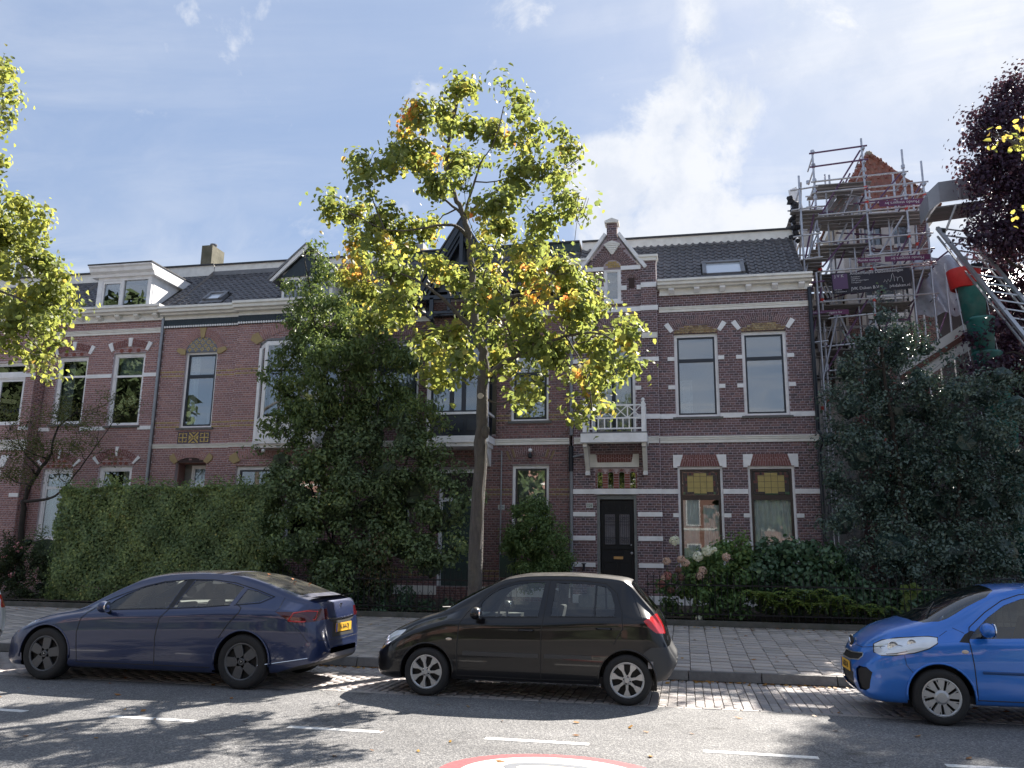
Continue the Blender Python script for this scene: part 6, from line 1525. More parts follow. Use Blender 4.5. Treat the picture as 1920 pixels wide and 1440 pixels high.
BIG= [(-3.67, 12.9, 10.05, 0.18), (-3.86, 13.13, 9.91, 0.29), (-4.23, 13.97, 10.09, 0.35), (-3.63, 12.92, 9.27, 0.32), (-2.91, 13.01, 9.97, 0.14), (-2.73, 13.2, 9.64, 0.22), (-2.39, 12.25, 8.67, 0.28), (-2.4, 13.03, 8.79, 0.21), (-3.19, 13.32, 9.13, 0.32), (-3.75, 13.75, 9.03, 0.37), (-4.12, 12.04, 8.76, 0.32), (-4.57, 12.51, 8.73, 0.37), (-4.48, 11.94, 8.08, 0.28), (-4.59, 13.81, 8.92, 0.36), (-4.18, 13.53, 8.32, 0.36), (-3.37, 11.77, 7.61, 0.22), (-2.05, 14.18, 9.48, 0.21), (-1.88, 14.19, 9.09, 0.23), (-1.63, 13.2, 8.46, 0.12), (-2.16, 13.31, 8.26, 0.31), (-1.74, 12.03, 7.24, 0.29), (-1.38, 11.6, 6.89, 0.17), (-2.64, 13.08, 8.18, 0.38), (-2.75, 11.74, 7.1, 0.31), (-2.17, 12.09, 7.03, 0.26), (-5.15, 12.32, 8.21, 0.27), (-4.92, 11.71, 7.58, 0.2), (-5.64, 12.95, 8.64, 0.12), (-5.87, 12.83, 7.78, 0.26), (-6.0, 14.0, 8.14, 0.32), (-5.11, 13.06, 7.66, 0.33), (-4.81, 13.42, 7.64, 0.28), (-5.27, 13.0, 7.4, 0.23), (-5.93, 13.51, 7.34, 0.29), (-6.09, 12.94, 7.94, 0.14), (-4.93, 12.3, 6.75, 0.29), (-5.27, 14.58, 7.55, 0.26), (-4.78, 14.54, 7.72, 0.3), (-4.46, 14.02, 7.82, 0.21), (-3.03, 13.63, 7.45, 0.39), (-2.23, 12.44, 6.91, 0.23), (-2.39, 12.15, 6.45, 0.26), (-3.1, 12.34, 6.65, 0.23), (-2.21, 11.62, 6.14, 0.16), (-2.17, 13.42, 6.91, 0.13), (-4.8, 12.67, 6.31, 0.37), (-5.9, 14.18, 6.68, 0.35), (-5.03, 12.6, 5.73, 0.31), (-5.4, 14.65, 6.16, 0.31), (-6.23, 14.16, 6.91, 0.27), (-4.84, 11.37, 6.04, 0.19), (-4.48, 11.99, 5.7, 0.29), (-4.16, 14.37, 6.86, 0.37), (-4.03, 12.9, 6.54, 0.24), (-3.5, 14.64, 6.7, 0.45), (-2.49, 12.66, 6.17, 0.34), (-1.79, 11.59, 5.85, 0.32), (-1.71, 13.44, 6.21, 0.35), (-1.54, 13.97, 6.18, 0.29), (-1.67, 12.18, 5.36, 0.36), (-2.1, 11.54, 5.27, 0.35), (-2.69, 12.39, 5.29, 0.34), (-3.7, 14.67, 6.09, 0.31), (-3.96, 13.97, 5.49, 0.37), (-3.52, 11.54, 4.67, 0.24), (-3.52, 12.01, 4.53, 0.3), (-3.02, 11.42, 4.26, 0.2), (-3.1, 11.31, 4.52, 0.23), (-3.2, 14.14, 5.21, 0.33), (-2.15, 11.8, 4.89, 0.3), (-1.95, 13.22, 5.13, 0.36), (-1.37, 12.8, 5.08, 0.36), (-0.88, 11.84, 4.81, 0.25), (-0.86, 13.85, 5.6, 0.2), (-0.69, 11.56, 4.34, 0.2), (-1.14, 13.57, 4.72, 0.31), (-1.35, 11.49, 4.26, 0.23), (-1.28, 12.68, 4.18, 0.23), (-1.42, 12.4, 3.72, 0.12), (-1.55, 12.52, 3.91, 0.12), (-1.42, 14.96, 4.39, 0.18), (-1.81, 13.63, 4.16, 0.12), (-2.34, 12.21, 4.2, 0.2), (-2.73, 13.79, 4.35, 0.15), (-2.64, 12.43, 4.51, 0.13), (-2.23, 12.78, 4.19, 0.14), (-1.43, 14.28, 5.87, 0.29), (-4.38, 13.53, 5.4, 0.21), (-3.02, 11.61, 5.5, 0.21), (-5.11, 14.67, 6.75, 0.25)]
LIMBS= [([(-3.31, 13.2, 0.56), (-3.31, 13.2, 2.05), (-3.26, 13.2, 3.8), (-3.26, 13.2, 4.52), (-3.27, 13.2, 5.08), (-3.39, 13.2, 5.55), (-3.52, 13.3, 6.46), (-3.58, 13.3, 7.15), (-3.71, 13.3, 7.66), (-3.93, 13.4, 8.14), (-4.1, 13.5, 8.72), (-4.05, 13.5, 9.36), (-3.9, 13.4, 9.94), (-3.83, 13.4, 10.37)], 0.205), ([(-3.24, 13.2, 4.57), (-2.99, 13.0, 4.74), (-2.53, 12.7, 4.88), (-2.19, 12.5, 4.95), (-1.73, 12.3, 5.05), (-1.21, 12.0, 4.99), (-0.8, 11.9, 4.74)], 0.09), ([(-3.32, 13.2, 5.27), (-3.17, 13.5, 5.82), (-2.98, 13.7, 6.17), (-2.44, 13.9, 6.32), (-1.99, 14.1, 6.44), (-1.53, 14.3, 6.28)], 0.085), ([(-3.36, 13.2, 5.41), (-3.63, 12.9, 5.66), (-3.85, 12.7, 5.89), (-4.17, 12.5, 6.12), (-4.61, 12.4, 6.28), (-4.99, 12.2, 6.07)], 0.08), ([(-3.6, 13.3, 7.2), (-3.72, 13.0, 7.29), (-3.94, 12.7, 7.21), (-4.34, 12.6, 7.12), (-4.87, 12.5, 7.12), (-5.47, 12.5, 7.45)], 0.06), ([(-3.67, 13.3, 7.51), (-3.43, 13.6, 8.03), (-3.03, 13.8, 8.41), (-2.76, 13.9, 8.8), (-2.68, 13.9, 9.23), (-2.75, 13.8, 9.83)], 0.06), ([(-3.69, 13.3, 7.61), (-3.46, 13.1, 8.16), (-3.3, 13.0, 8.51), (-3.11, 13.0, 8.8), (-2.93, 13.0, 9.5)], 0.045), ([(-3.74, 13.3, 7.67), (-4.08, 13.4, 7.99), (-4.51, 13.6, 8.49), (-4.88, 13.7, 9.0), (-5.0, 13.7, 9.45)], 0.045), ([(-2.73, 13.9, 8.86), (-2.39, 14.1, 8.66), (-2.0, 14.2, 8.3)], 0.03), ([(-3.03, 13.7, 6.17), (-2.67, 13.4, 5.58), (-2.42, 13.3, 5.26)], 0.03), ([(-3.27, 13.2, 4.89), (-3.6, 13.6, 4.9), (-3.98, 13.9, 5.08)], 0.03), ([(-1.73, 12.3, 5.05), (-1.36, 11.9, 4.36), (-1.26, 11.7, 3.76)], 0.03), ([(-2.19, 12.5, 4.95), (-2.32, 12.3, 4.48), (-2.34, 12.2, 4.12)], 0.03), ([(-4.61, 12.4, 6.28), (-4.85, 12.6, 5.91), (-5.07, 12.7, 5.67)], 0.03), ([(-2.44, 13.9, 6.32), (-2.17, 14.0, 6.82), (-2.07, 14.0, 7.02)], 0.03), ([(-3.32, 13.3, 6.44), (-3.17, 13.6, 7.14), (-3.0, 13.7, 7.58)], 0.03), ([(-4.87, 12.5, 7.12), (-5.33, 12.8, 8.08), (-5.49, 12.9, 8.5)], 0.025)]
LEFTT= [(-12.2, 11.54, 10.55, 0.22), (-12.11, 11.61, 10.31, 0.22), (-12.91, 12.44, 10.45, 0.23), (-12.18, 11.73, 9.57, 0.19), (-12.03, 11.67, 9.2, 0.12), (-11.04, 11.32, 7.44, 0.28), (-10.68, 11.34, 7.34, 0.15), (-12.01, 12.13, 7.47, 0.35), (-10.9, 11.59, 7.07, 0.26), (-12.07, 12.16, 6.96, 0.37), (-11.17, 11.79, 6.57, 0.42), (-10.82, 11.93, 6.4, 0.37), (-11.09, 12.73, 6.28, 0.23), (-10.7, 11.97, 6.01, 0.37), (-11.43, 12.12, 6.05, 0.4), (-12.35, 12.59, 6.29, 0.28), (-11.09, 11.49, 5.41, 0.34), (-10.46, 11.45, 5.32, 0.29), (-11.11, 12.65, 5.43, 0.2), (-11.48, 12.51, 5.26, 0.25), (-11.03, 11.6, 5.11, 0.23), (-10.24, 11.5, 4.66, 0.13), (-10.88, 12.38, 4.69, 0.11), (-11.49, 12.7, 4.96, 0.14), (-12.08, 11.51, 7.32, 0.57), (-13.27, 12.72, 6.81, 0.68), (-13.09, 12.61, 5.71, 0.6), (-13.29, 12.17, 10.68, 0.52), (-13.15, 11.87, 8.82, 0.74), (-12.76, 11.37, 7.01, 0.69)]
LEFTLIMB= [([(-15.36, 12.8, 0.04), (-16.11, 12.8, 5.03), (-15.44, 12.5, 7.08), (-13.41, 12.1, 7.66), (-12.1, 12.0, 7.42), (-11.39, 12.0, 7.16)], 0.12), ([(-15.4, 12.5, 6.86), (-13.32, 12.2, 6.64), (-11.91, 12.0, 6.23), (-11.01, 11.8, 5.88), (-10.48, 11.8, 5.85)], 0.05), ([(-13.28, 12.2, 6.42), (-11.83, 12.0, 5.78), (-11.09, 12.0, 5.26), (-10.59, 12.0, 4.77)], 0.035), ([(-16.11, 12.8, 5.03), (-16.33, 12.6, 9.47), (-14.02, 12.2, 10.43), (-12.62, 12.0, 10.5)], 0.08)]
RIGHTT= [(4.54, 12.05, 7.7, 0.13), (5.13, 13.16, 8.28, 0.14), (4.92, 12.29, 7.73, 0.13), (5.2, 12.85, 8.2, 0.12), (4.89, 12.31, 7.64, 0.08), (5.12, 12.99, 6.91, 0.1), (5.46, 12.72, 7.93, 0.29), (5.54, 12.35, 7.39, 0.47), (5.13, 12.21, 6.7, 0.27), (6.09, 12.86, 6.75, 0.68), (6.13, 12.08, 7.6, 0.76), (6.78, 12.27, 6.84, 0.87), (7.16, 12.67, 5.79, 0.78)]
RIGHTLIMB= [([(7.25, 13.1, 0.41), (7.7, 13.1, 4.33), (7.68, 13.0, 5.87), (6.7, 12.8, 6.84), (5.67, 12.8, 7.6), (4.98, 12.8, 8.0)], 0.16)]
APPLE= [(-16.51, 19.89, 5.55, 0.57), (-15.42, 19.56, 5.61, 0.46), (-14.15, 19.09, 5.42, 0.31), (-17.25, 19.98, 5.43, 0.52), (-17.2, 18.99, 5.11, 0.5), (-17.61, 18.72, 4.93, 0.43), (-17.67, 19.08, 4.4, 0.51), (-17.06, 19.32, 4.43, 0.6), (-15.79, 18.78, 4.48, 0.48), (-15.14, 18.95, 4.64, 0.41), (-17.21, 19.22, 3.84, 0.5), (-18.29, 19.5, 3.73, 0.52), (-16.1, 18.88, 3.79, 0.35), (-14.97, 19.21, 4.24, 0.25), (-19.22, 19.95, 5.77, 0.29)]
APPLELIMB= [([(-17.27, 19.4, 0.89), (-17.44, 19.4, 2.14), (-17.46, 19.4, 3.14), (-17.21, 19.5, 3.87), (-17.02, 19.6, 4.32), (-16.97, 19.7, 5.07), (-16.35, 19.7, 5.51)], 0.11), ([(-17.49, 19.4, 2.99), (-16.49, 19.1, 3.04), (-15.96, 19.0, 3.31), (-15.21, 18.9, 4.21), (-14.54, 18.9, 5.19)], 0.05), ([(-17.21, 19.5, 3.87), (-17.89, 19.5, 4.46), (-18.26, 19.6, 5.08)], 0.04), ([(-17.09, 19.6, 4.17), (-17.26, 19.2, 4.27), (-17.99, 19.0, 4.69)], 0.035)]
CHERRY= [(-9.52, 19.38, 9.65, 0.21), (-9.12, 18.99, 9.03, 0.26), (-9.41, 19.03, 8.62, 0.32), (-8.76, 18.9, 8.69, 0.28), (-9.34, 18.37, 7.98, 0.33), (-8.69, 18.24, 7.76, 0.38), (-8.13, 18.22, 7.87, 0.38), (-9.92, 19.29, 7.71, 0.38), (-9.18, 19.04, 7.32, 0.48), (-8.59, 19.36, 7.53, 0.51), (-7.4, 18.23, 7.29, 0.45), (-7.26, 18.96, 7.22, 0.38), (-10.02, 18.78, 8.43, 0.2), (-10.15, 19.08, 6.24, 0.29), (-10.32, 18.58, 6.06, 0.17), (-9.76, 19.4, 6.87, 0.52), (-8.34, 18.29, 6.27, 0.61), (-7.75, 18.86, 6.52, 0.62), (-6.99, 19.08, 6.55, 0.46), (-6.56, 19.28, 6.3, 0.3), (-9.81, 19.08, 5.67, 0.48), (-8.91, 19.04, 5.5, 0.69), (-7.95, 19.15, 5.5, 0.68), (-7.16, 19.3, 5.5, 0.54), (-6.23, 18.62, 5.22, 0.36), (-9.33, 18.82, 4.79, 0.55), (-8.58, 19.08, 4.55, 0.75), (-7.58, 19.05, 4.53, 0.73), (-6.55, 18.5, 4.31, 0.59), (-6.05, 18.95, 4.75, 0.31), (-5.6, 19.24, 4.92, 0.21), (-9.77, 18.69, 3.98, 0.47), (-8.94, 18.75, 3.72, 0.67), (-7.84, 18.46, 3.56, 0.72), (-6.99, 18.7, 3.57, 0.71), (-6.08, 18.73, 3.95, 0.46), (-8.99, 18.1, 3.03, 0.65), (-8.32, 18.77, 2.69, 0.8), (-7.4, 19.19, 2.72, 0.8), (-6.42, 19.06, 3.09, 0.65), (-5.58, 18.87, 3.46, 0.38), (-5.07, 18.47, 2.93, 0.45), (-5.68, 18.88, 2.46, 0.64), (-6.52, 18.7, 1.96, 0.7), (-7.36, 18.53, 1.7, 0.71), (-8.64, 19.01, 1.69, 0.81), (-9.04, 18.1, 1.92, 0.65), (-9.51, 18.9, 1.05, 0.55), (-7.89, 18.04, 0.98, 0.64), (-7.0, 18.72, 0.98, 0.65), (-5.81, 18.58, 1.48, 0.58), (-5.11, 18.28, 1.96, 0.42), (-5.12, 18.84, 3.7, 0.23), (-5.52, 18.6, 4.05, 0.28), (-10.15, 18.74, 4.8, 0.22), (-10.6, 19.1, 4.31, 0.14)]
HOLLY= [(4.49, 19.26, 7.55, 0.19), (4.44, 18.92, 7.07, 0.31), (4.34, 19.32, 6.82, 0.42), (5.03, 19.85, 6.93, 0.38), (5.2, 19.18, 6.87, 0.21), (4.04, 19.14, 6.29, 0.44), (4.96, 20.17, 6.51, 0.61), (5.56, 19.82, 6.53, 0.36), (3.75, 19.52, 6.02, 0.47), (4.55, 20.15, 5.88, 0.75), (5.26, 19.36, 5.69, 0.61), (5.98, 19.83, 6.14, 0.27), (3.25, 19.18, 5.34, 0.28), (3.8, 19.5, 5.15, 0.65), (4.81, 20.03, 4.97, 0.81), (5.76, 20.18, 5.1, 0.69), (3.41, 20.13, 4.52, 0.4), (3.94, 19.44, 4.05, 0.77), (5.1, 19.72, 3.95, 0.93), (5.99, 19.34, 4.24, 0.79), (6.45, 19.09, 4.43, 0.53), (3.31, 19.6, 3.48, 0.44), (4.22, 20.07, 3.04, 0.88), (5.33, 20.09, 2.92, 0.97), (6.38, 19.9, 3.14, 0.97), (7.11, 20.23, 2.93, 0.69), (3.37, 19.29, 2.52, 0.51), (4.37, 19.14, 1.96, 0.84), (5.52, 19.53, 1.87, 0.92), (6.47, 19.29, 1.88, 0.87), (3.51, 19.2, 1.62, 0.5), (4.59, 19.48, 1.08, 0.52), (5.74, 19.78, 1.2, 0.66), (3.23, 19.59, 4.93, 0.18), (3.1, 19.34, 3.81, 0.18), (7.37, 20.07, 3.97, 0.69), (6.83, 20.27, 5.46, 0.62), (7.05, 19.53, 5.79, 0.46), (5.89, 19.0, 5.36, 0.52), (7.07, 18.94, 4.97, 0.53)]
MAPLE= [(7.19, 21.5, 7.03, 0.28), (7.36, 20.83, 7.3, 0.3), (7.49, 21.37, 6.32, 0.38), (7.04, 21.26, 6.3, 0.28), (8.18, 21.05, 13.14, 0.56), (8.73, 21.43, 13.61, 0.5), (7.67, 20.82, 12.47, 0.54), (8.16, 20.91, 12.18, 0.74), (7.51, 21.16, 12.16, 0.35), (7.68, 20.82, 11.32, 0.75), (8.5, 21.46, 11.28, 0.81), (7.43, 20.99, 11.28, 0.28), (7.86, 20.91, 10.36, 0.71), (7.51, 20.84, 9.52, 0.61), (8.22, 21.3, 9.66, 0.72), (8.06, 22.86, 9.69, 0.34), (8.59, 23.0, 9.41, 0.62), (8.29, 23.02, 8.84, 0.48), (8.81, 23.15, 8.56, 0.56), (7.89, 23.27, 8.65, 0.25), (8.56, 23.05, 7.67, 0.56), (8.08, 22.66, 6.73, 0.62), (8.48, 22.88, 6.21, 0.54), (8.16, 22.64, 5.07, 0.59), (8.46, 20.81, 13.71, 0.23), (9.16, 21.18, 12.23, 0.98), (9.02, 21.37, 10.19, 1.12), (9.3, 22.64, 8.38, 0.97), (9.12, 22.72, 6.43, 0.96), (9.22, 22.78, 4.4, 0.95), (7.96, 23.06, 7.99, 0.28)]
MAPLELIMB= [([(8.5, 22.2, -0.02), (8.86, 22.2, 3.69), (8.77, 22.0, 6.28), (8.63, 21.8, 8.98), (8.4, 21.6, 11.06), (8.47, 21.6, 12.98)], 0.16), ([(8.77, 22.0, 6.28), (7.97, 21.6, 6.75), (7.22, 21.6, 6.38)], 0.05), ([(8.66, 21.8, 8.7), (7.9, 21.4, 9.16), (7.56, 21.3, 9.7)], 0.05)]
BUSH= [(-3.66, 19.61, 2.75, 0.31), (-3.41, 19.67, 2.82, 0.28), (-3.88, 19.75, 2.38, 0.39), (-3.26, 19.54, 2.44, 0.41), (-4.07, 19.78, 1.87, 0.37), (-3.56, 19.84, 1.88, 0.49), (-2.91, 19.35, 1.88, 0.33), (-2.79, 19.86, 1.64, 0.26), (-3.8, 19.73, 1.32, 0.44), (-3.1, 19.38, 1.34, 0.43)]
IVY= [(1.72, 18.68, 1.93, 0.29), (2.17, 18.76, 1.93, 0.32), (2.61, 18.9, 1.83, 0.32), (3.0, 18.64, 1.83, 0.29), (1.6, 18.73, 1.48, 0.41), (2.15, 18.89, 1.38, 0.44), (2.69, 18.85, 1.39, 0.44), (3.23, 18.92, 1.39, 0.37), (1.67, 18.68, 0.93, 0.36), (2.33, 18.78, 0.89, 0.42), (2.93, 18.55, 0.91, 0.41), (3.5, 18.81, 0.97, 0.42), (3.92, 18.86, 0.87, 0.42), (4.4, 18.77, 0.78, 0.42), (4.92, 18.81, 0.79, 0.43), (3.32, 18.56, 0.55, 0.24), (4.0, 18.9, 0.5, 0.25)]
HYD= [(0.96, 18.84, 1.92, 0.27), (1.19, 18.84, 2.09, 0.17), (0.66, 18.62, 1.69, 0.36), (1.17, 18.75, 1.7, 0.36), (0.26, 18.51, 1.46, 0.36), (0.82, 18.8, 1.24, 0.49), (1.26, 18.78, 1.2, 0.36), (0.03, 18.52, 1.12, 0.33), (0.46, 18.39, 0.92, 0.4), (1.01, 18.57, 0.81, 0.41), (-0.31, 18.63, 0.89, 0.24), (-0.21, 18.73, 0.56, 0.24), (0.45, 18.59, 0.53, 0.24), (1.1, 18.36, 0.56, 0.24), (1.33, 18.75, 1.59, 0.24), (-0.53, 18.38, 1.12, 0.17), (-0.3, 18.75, 1.34, 0.15)]
FLOWERS= [(-0.22, 18.35, 2.08, 0.11, 'w'), (0.25, 18.35, 1.76, 0.11, 'w'), (0.45, 18.35, 1.87, 0.12, 'w'), (0.59, 18.35, 1.9, 0.06, 'w'), (-0.4, 18.35, 1.65, 0.09, 'p'), (-0.09, 18.35, 1.69, 0.09, 'p'), (-0.01, 18.35, 1.62, 0.09, 'p'), (0.83, 18.35, 1.75, 0.09, 'p'), (0.34, 18.35, 1.47, 0.09, 'p'), (0.28, 18.35, 1.36, 0.09, 'p'), (-0.39, 18.35, 1.35, 0.09, 'r'), (-0.45, 18.35, 1.31, 0.07, 'p'), (-0.52, 18.35, 1.18, 0.08, 'r'), (-0.32, 18.35, 1.06, 0.08, 'd'), (-0.11, 18.35, 1.32, 0.08, 'd'), (0.23, 18.35, 0.45, 0.07, 'w'), (-0.16, 18.35, 1.47, 0.07, 'd')]
ROSE= [(-16.83, 18.47, 1.58, 0.42), (-16.38, 18.53, 1.32, 0.42), (-17.05, 18.72, 1.04, 0.49), (-16.07, 18.46, 0.8, 0.38), (-16.51, 18.46, 0.6, 0.38), (-17.23, 18.61, 1.31, 0.33), (-17.1, 18.69, 1.98, 0.26)]
ROSES= [(-16.52, 18.3, 1.85, 0.08), (-16.58, 18.3, 1.77, 0.06), (-16.39, 18.3, 1.76, 0.06), (-16.49, 18.3, 1.66, 0.06), (-16.8, 18.3, 1.54, 0.06), (-16.89, 18.3, 1.53, 0.06), (-16.57, 18.3, 1.08, 0.1), (-16.5, 18.3, 1.15, 0.06), (-16.85, 18.3, 1.87, 0.05)]
GROUNDIVY= [(-9.41, 18.54, 0.33, 0.27), (-8.85, 18.49, 0.34, 0.29), (-8.36, 18.58, 0.35, 0.29), (-7.76, 18.42, 0.38, 0.31), (-7.31, 18.58, 0.38, 0.31), (-6.68, 18.28, 0.44, 0.3), (-6.2, 18.33, 0.48, 0.28), (-5.73, 18.43, 0.52, 0.25), (-5.21, 18.35, 0.56, 0.22), (-8.88, 18.51, 0.7, 0.27), (-7.55, 18.47, 0.74, 0.28), (-6.25, 18.43, 0.82, 0.25)]
DARKHEDGE= [(-16.56, 19.04, 1.72, 0.46), (-16.22, 18.92, 1.19, 0.48), (-15.98, 18.82, 0.66, 0.48), (-16.35, 18.85, 0.39, 0.39), (-16.55, 19.04, 2.14, 0.26), (-16.77, 19.06, 0.37, 0.33)]
BIGLEAF= [(4.47, 18.4, 1.27, 0.1), (4.34, 18.4, 1.16, 0.1), (4.52, 18.4, 1.09, 0.11), (4.38, 18.4, 1.01, 0.1), (4.27, 18.4, 0.85, 0.09), (4.41, 18.4, 0.8, 0.09)]
WARM= [(-5.85, 13.2, 7.16, 0.45), (-6.1, 13.2, 7.08, 0.3), (-2.13, 13.2, 5.59, 0.45), (-2.31, 13.2, 5.97, 0.24), (-4.52, 13.2, 6.88, 0.33), (-1.68, 13.2, 5.57, 0.23), (-2.19, 13.2, 9.12, 0.16), (-4.66, 13.2, 9.05, 0.29), (-3.81, 13.2, 9.49, 0.29), (-2.82, 13.2, 9.18, 0.24), (-5.67, 13.2, 5.85, 0.29), (-1.42, 13.2, 4.74, 0.23), (-4.98, 13.2, 6.01, 0.32), (-1.42, 13.2, 4.29, 0.12), (-4.34, 13.2, 7.36, 0.25), (-3.17, 13.2, 6.89, 0.24), (-3.44, 13.2, 6.42, 0.15), (-0.81, 13.2, 4.72, 0.14), (-4.3, 13.2, 8.91, 0.26)]
FERN= [(1.85, 18.25, 0.95, 0.36), (2.37, 18.25, 1.07, 0.4), (1.99, 18.25, 0.75, 0.36), (1.53, 18.25, 0.97, 0.26), (2.88, 18.25, 0.93, 0.31), (3.27, 18.25, 0.67, 0.29), (3.67, 18.25, 0.69, 0.31), (2.56, 18.25, 0.66, 0.29)]
# ------------------------------------------------------------------ planting: measured crown clumps (x, y, z, radius in metres) and limbs
lindenleaf = leafmat('linden_leaf', [(0,(0.109,0.147,0.0616)),(.35,(0.187,0.22,0.0754)),(.6,(0.28,0.279,0.0856)),(.78,(0.436,0.322,0.103)),(.9,(0.559,0.293,0.103)),(1,(0.6,0.206,0.103))], .55, .5, .25, 2.1)
darkleaf = leafmat('dark_green_leaf', [(0,(0.0768,0.11,0.063)),(.5,(0.141,0.201,0.0943)),(.85,(0.256,0.326,0.116)),(1,(0.513,0.501,0.157))], .3, .45, .3, 1.2)
cherryleaf = leafmat('cherry_leaf', [(0,(0.0715,0.113,0.0555)),(.5,(0.143,0.206,0.0794)),(.85,(0.268,0.318,0.103)),(1,(0.538,0.461,0.118))], .35, .45, .3, 1.3)
hedgeleaf = leafmat('hedge_leaf', [(0,(0.102,0.16,0.0829)),(.45,(0.211,0.287,0.133)),(.8,(0.372,0.442,0.167)),(.95,(0.56,0.533,0.207)),(1,(0.6,0.399,0.249))], .3, .5, .25, 1.3)
hollyleaf = leafmat('holly_leaf', [(0,(0.0356,0.0668,0.0589)),(.6,(0.0802,0.126,0.1)),(1,(0.177,0.223,0.135))], .12, .28, .5, 1.1)
mapleleaf = leafmat('purple_leaf', [(0,(0.0319,0.0186,0.0372)),(.6,(0.0584,0.0291,0.0584)),(1,(0.133,0.0477,0.0796))], .3, .4, .35, 1.5)
appleleaf = leafmat('apple_leaf', [(0,(0.0576,0.0864,0.0346)),(.6,(0.134,0.154,0.0576)),(1,(0.23,0.192,0.0768))], .3, .5, .25, 1.3)
ivyleaf = leafmat('ivy_leaf', [(0,(0.0444,0.0896,0.0534)),(.6,(0.0816,0.153,0.0803)),(.95,(0.185,0.256,0.0998)),(1,(0.444,0.416,0.0998))], .2, .35, .4, 1.2)
barkm = mat('bark', (.085,.075,.068), .9, var=.4, vscale=9, bump=1.0, bscale=26, dirt=((.13,.12,.085), 4, .45), vstretch=(3,3,.6))
barkd = mat('dark_bark', (.03,.024,.02), .9, var=.3, bump=.6)
def leaf_mesh(name, P, Nrm, S, m, parent, tint, org, asp=.8, fold=.25, R_=None, stuff=True, hang=0.0):
    """one folded leaf (two quads) at each point"""
    R_ = R_ or np.random.default_rng(1); n = len(P)
    Nrm = Nrm/np.maximum(np.linalg.norm(Nrm, axis=1, keepdims=True), 1e-6)
    a = R_.normal(size=(n,3)); a[:,2] -= hang; a -= (a*Nrm).sum(1, keepdims=True)*Nrm; a /= np.maximum(np.linalg.norm(a, axis=1, keepdims=True), 1e-6)
    b = np.cross(Nrm, a); s = S[:,None]; f = Nrm*fold
    V = np.stack([P-a*s*.5, P+(-a*.22+b*.5*asp+f*.5)*s, P+(a*.22+b*.38*asp+f*.4)*s, P+a*s*.55-Nrm*s*.08, P+(a*.22-b*.38*asp+f*.4)*s, P+(-a*.22-b*.5*asp+f*.5)*s], 1).reshape(-1,3)
    q = np.array([[0,1,2,3],[3,4,5,0]]); F = (np.arange(n)[:,None,None]*6+q[None]).reshape(-1,4)
    return np_mesh(name, V, F, m, parent, np.repeat(tint, 2), kind='stuff' if stuff else None, org=org)
def cloud(blobs, dens, size, seed, shell=.35, clumps=0, csig=.12, flat=1.0, yoff=0):
    """points spread through the clumps; clumps>0 gathers them in sprays for an uneven outline"""
    R_ = np.random.default_rng(seed); PP = []; NN = []; BI = []
    for bi, (x, y, z, r) in enumerate(blobs):
        n = max(6, int(dens*r*r*(r+.35)))
        c = np.array([x,y,z])
        if clumps:
            k = max(3, int(clumps*r*r*(r+.4)))
            d = R_.normal(size=(k,3)); d /= np.linalg.norm(d, axis=1, keepdims=True); cc = c+d*(r*(R_.random(k)**.45))[:,None]
            idx = R_.integers(0, k, n); g = R_.normal(size=(n,3))*csig*np.array([1,1,.8]); P = cc[idx]+g
            N_ = g*2/csig*.4+np.array([0,0,.6])+R_.normal(size=(n,3))*.5
        else:
            d = R_.normal(size=(n,3)); d /= np.linalg.norm(d, axis=1, keepdims=True); u = R_.random(n)**shell
            P = c+d*(r*u)[:,None]*np.array([1,1,flat]); N_ = d+R_.normal(size=(n,3))*.55+np.array([0,0,.25])
        PP.append(P); NN.append(N_); BI.append(np.full(n, bi))
    P = np.concatenate(PP); N_ = np.concatenate(NN)
    return P, N_, np.concatenate(BI), R_
def noise3(P, f, seed=0):
    """cheap smooth pseudo noise for colour patches"""
    R_ = np.random.default_rng(seed); v = np.zeros(len(P))
    for k in range(5):
        d = R_.normal(size=3)*f; v += np.sin(P@d+R_.random()*6.28)
    return v/5
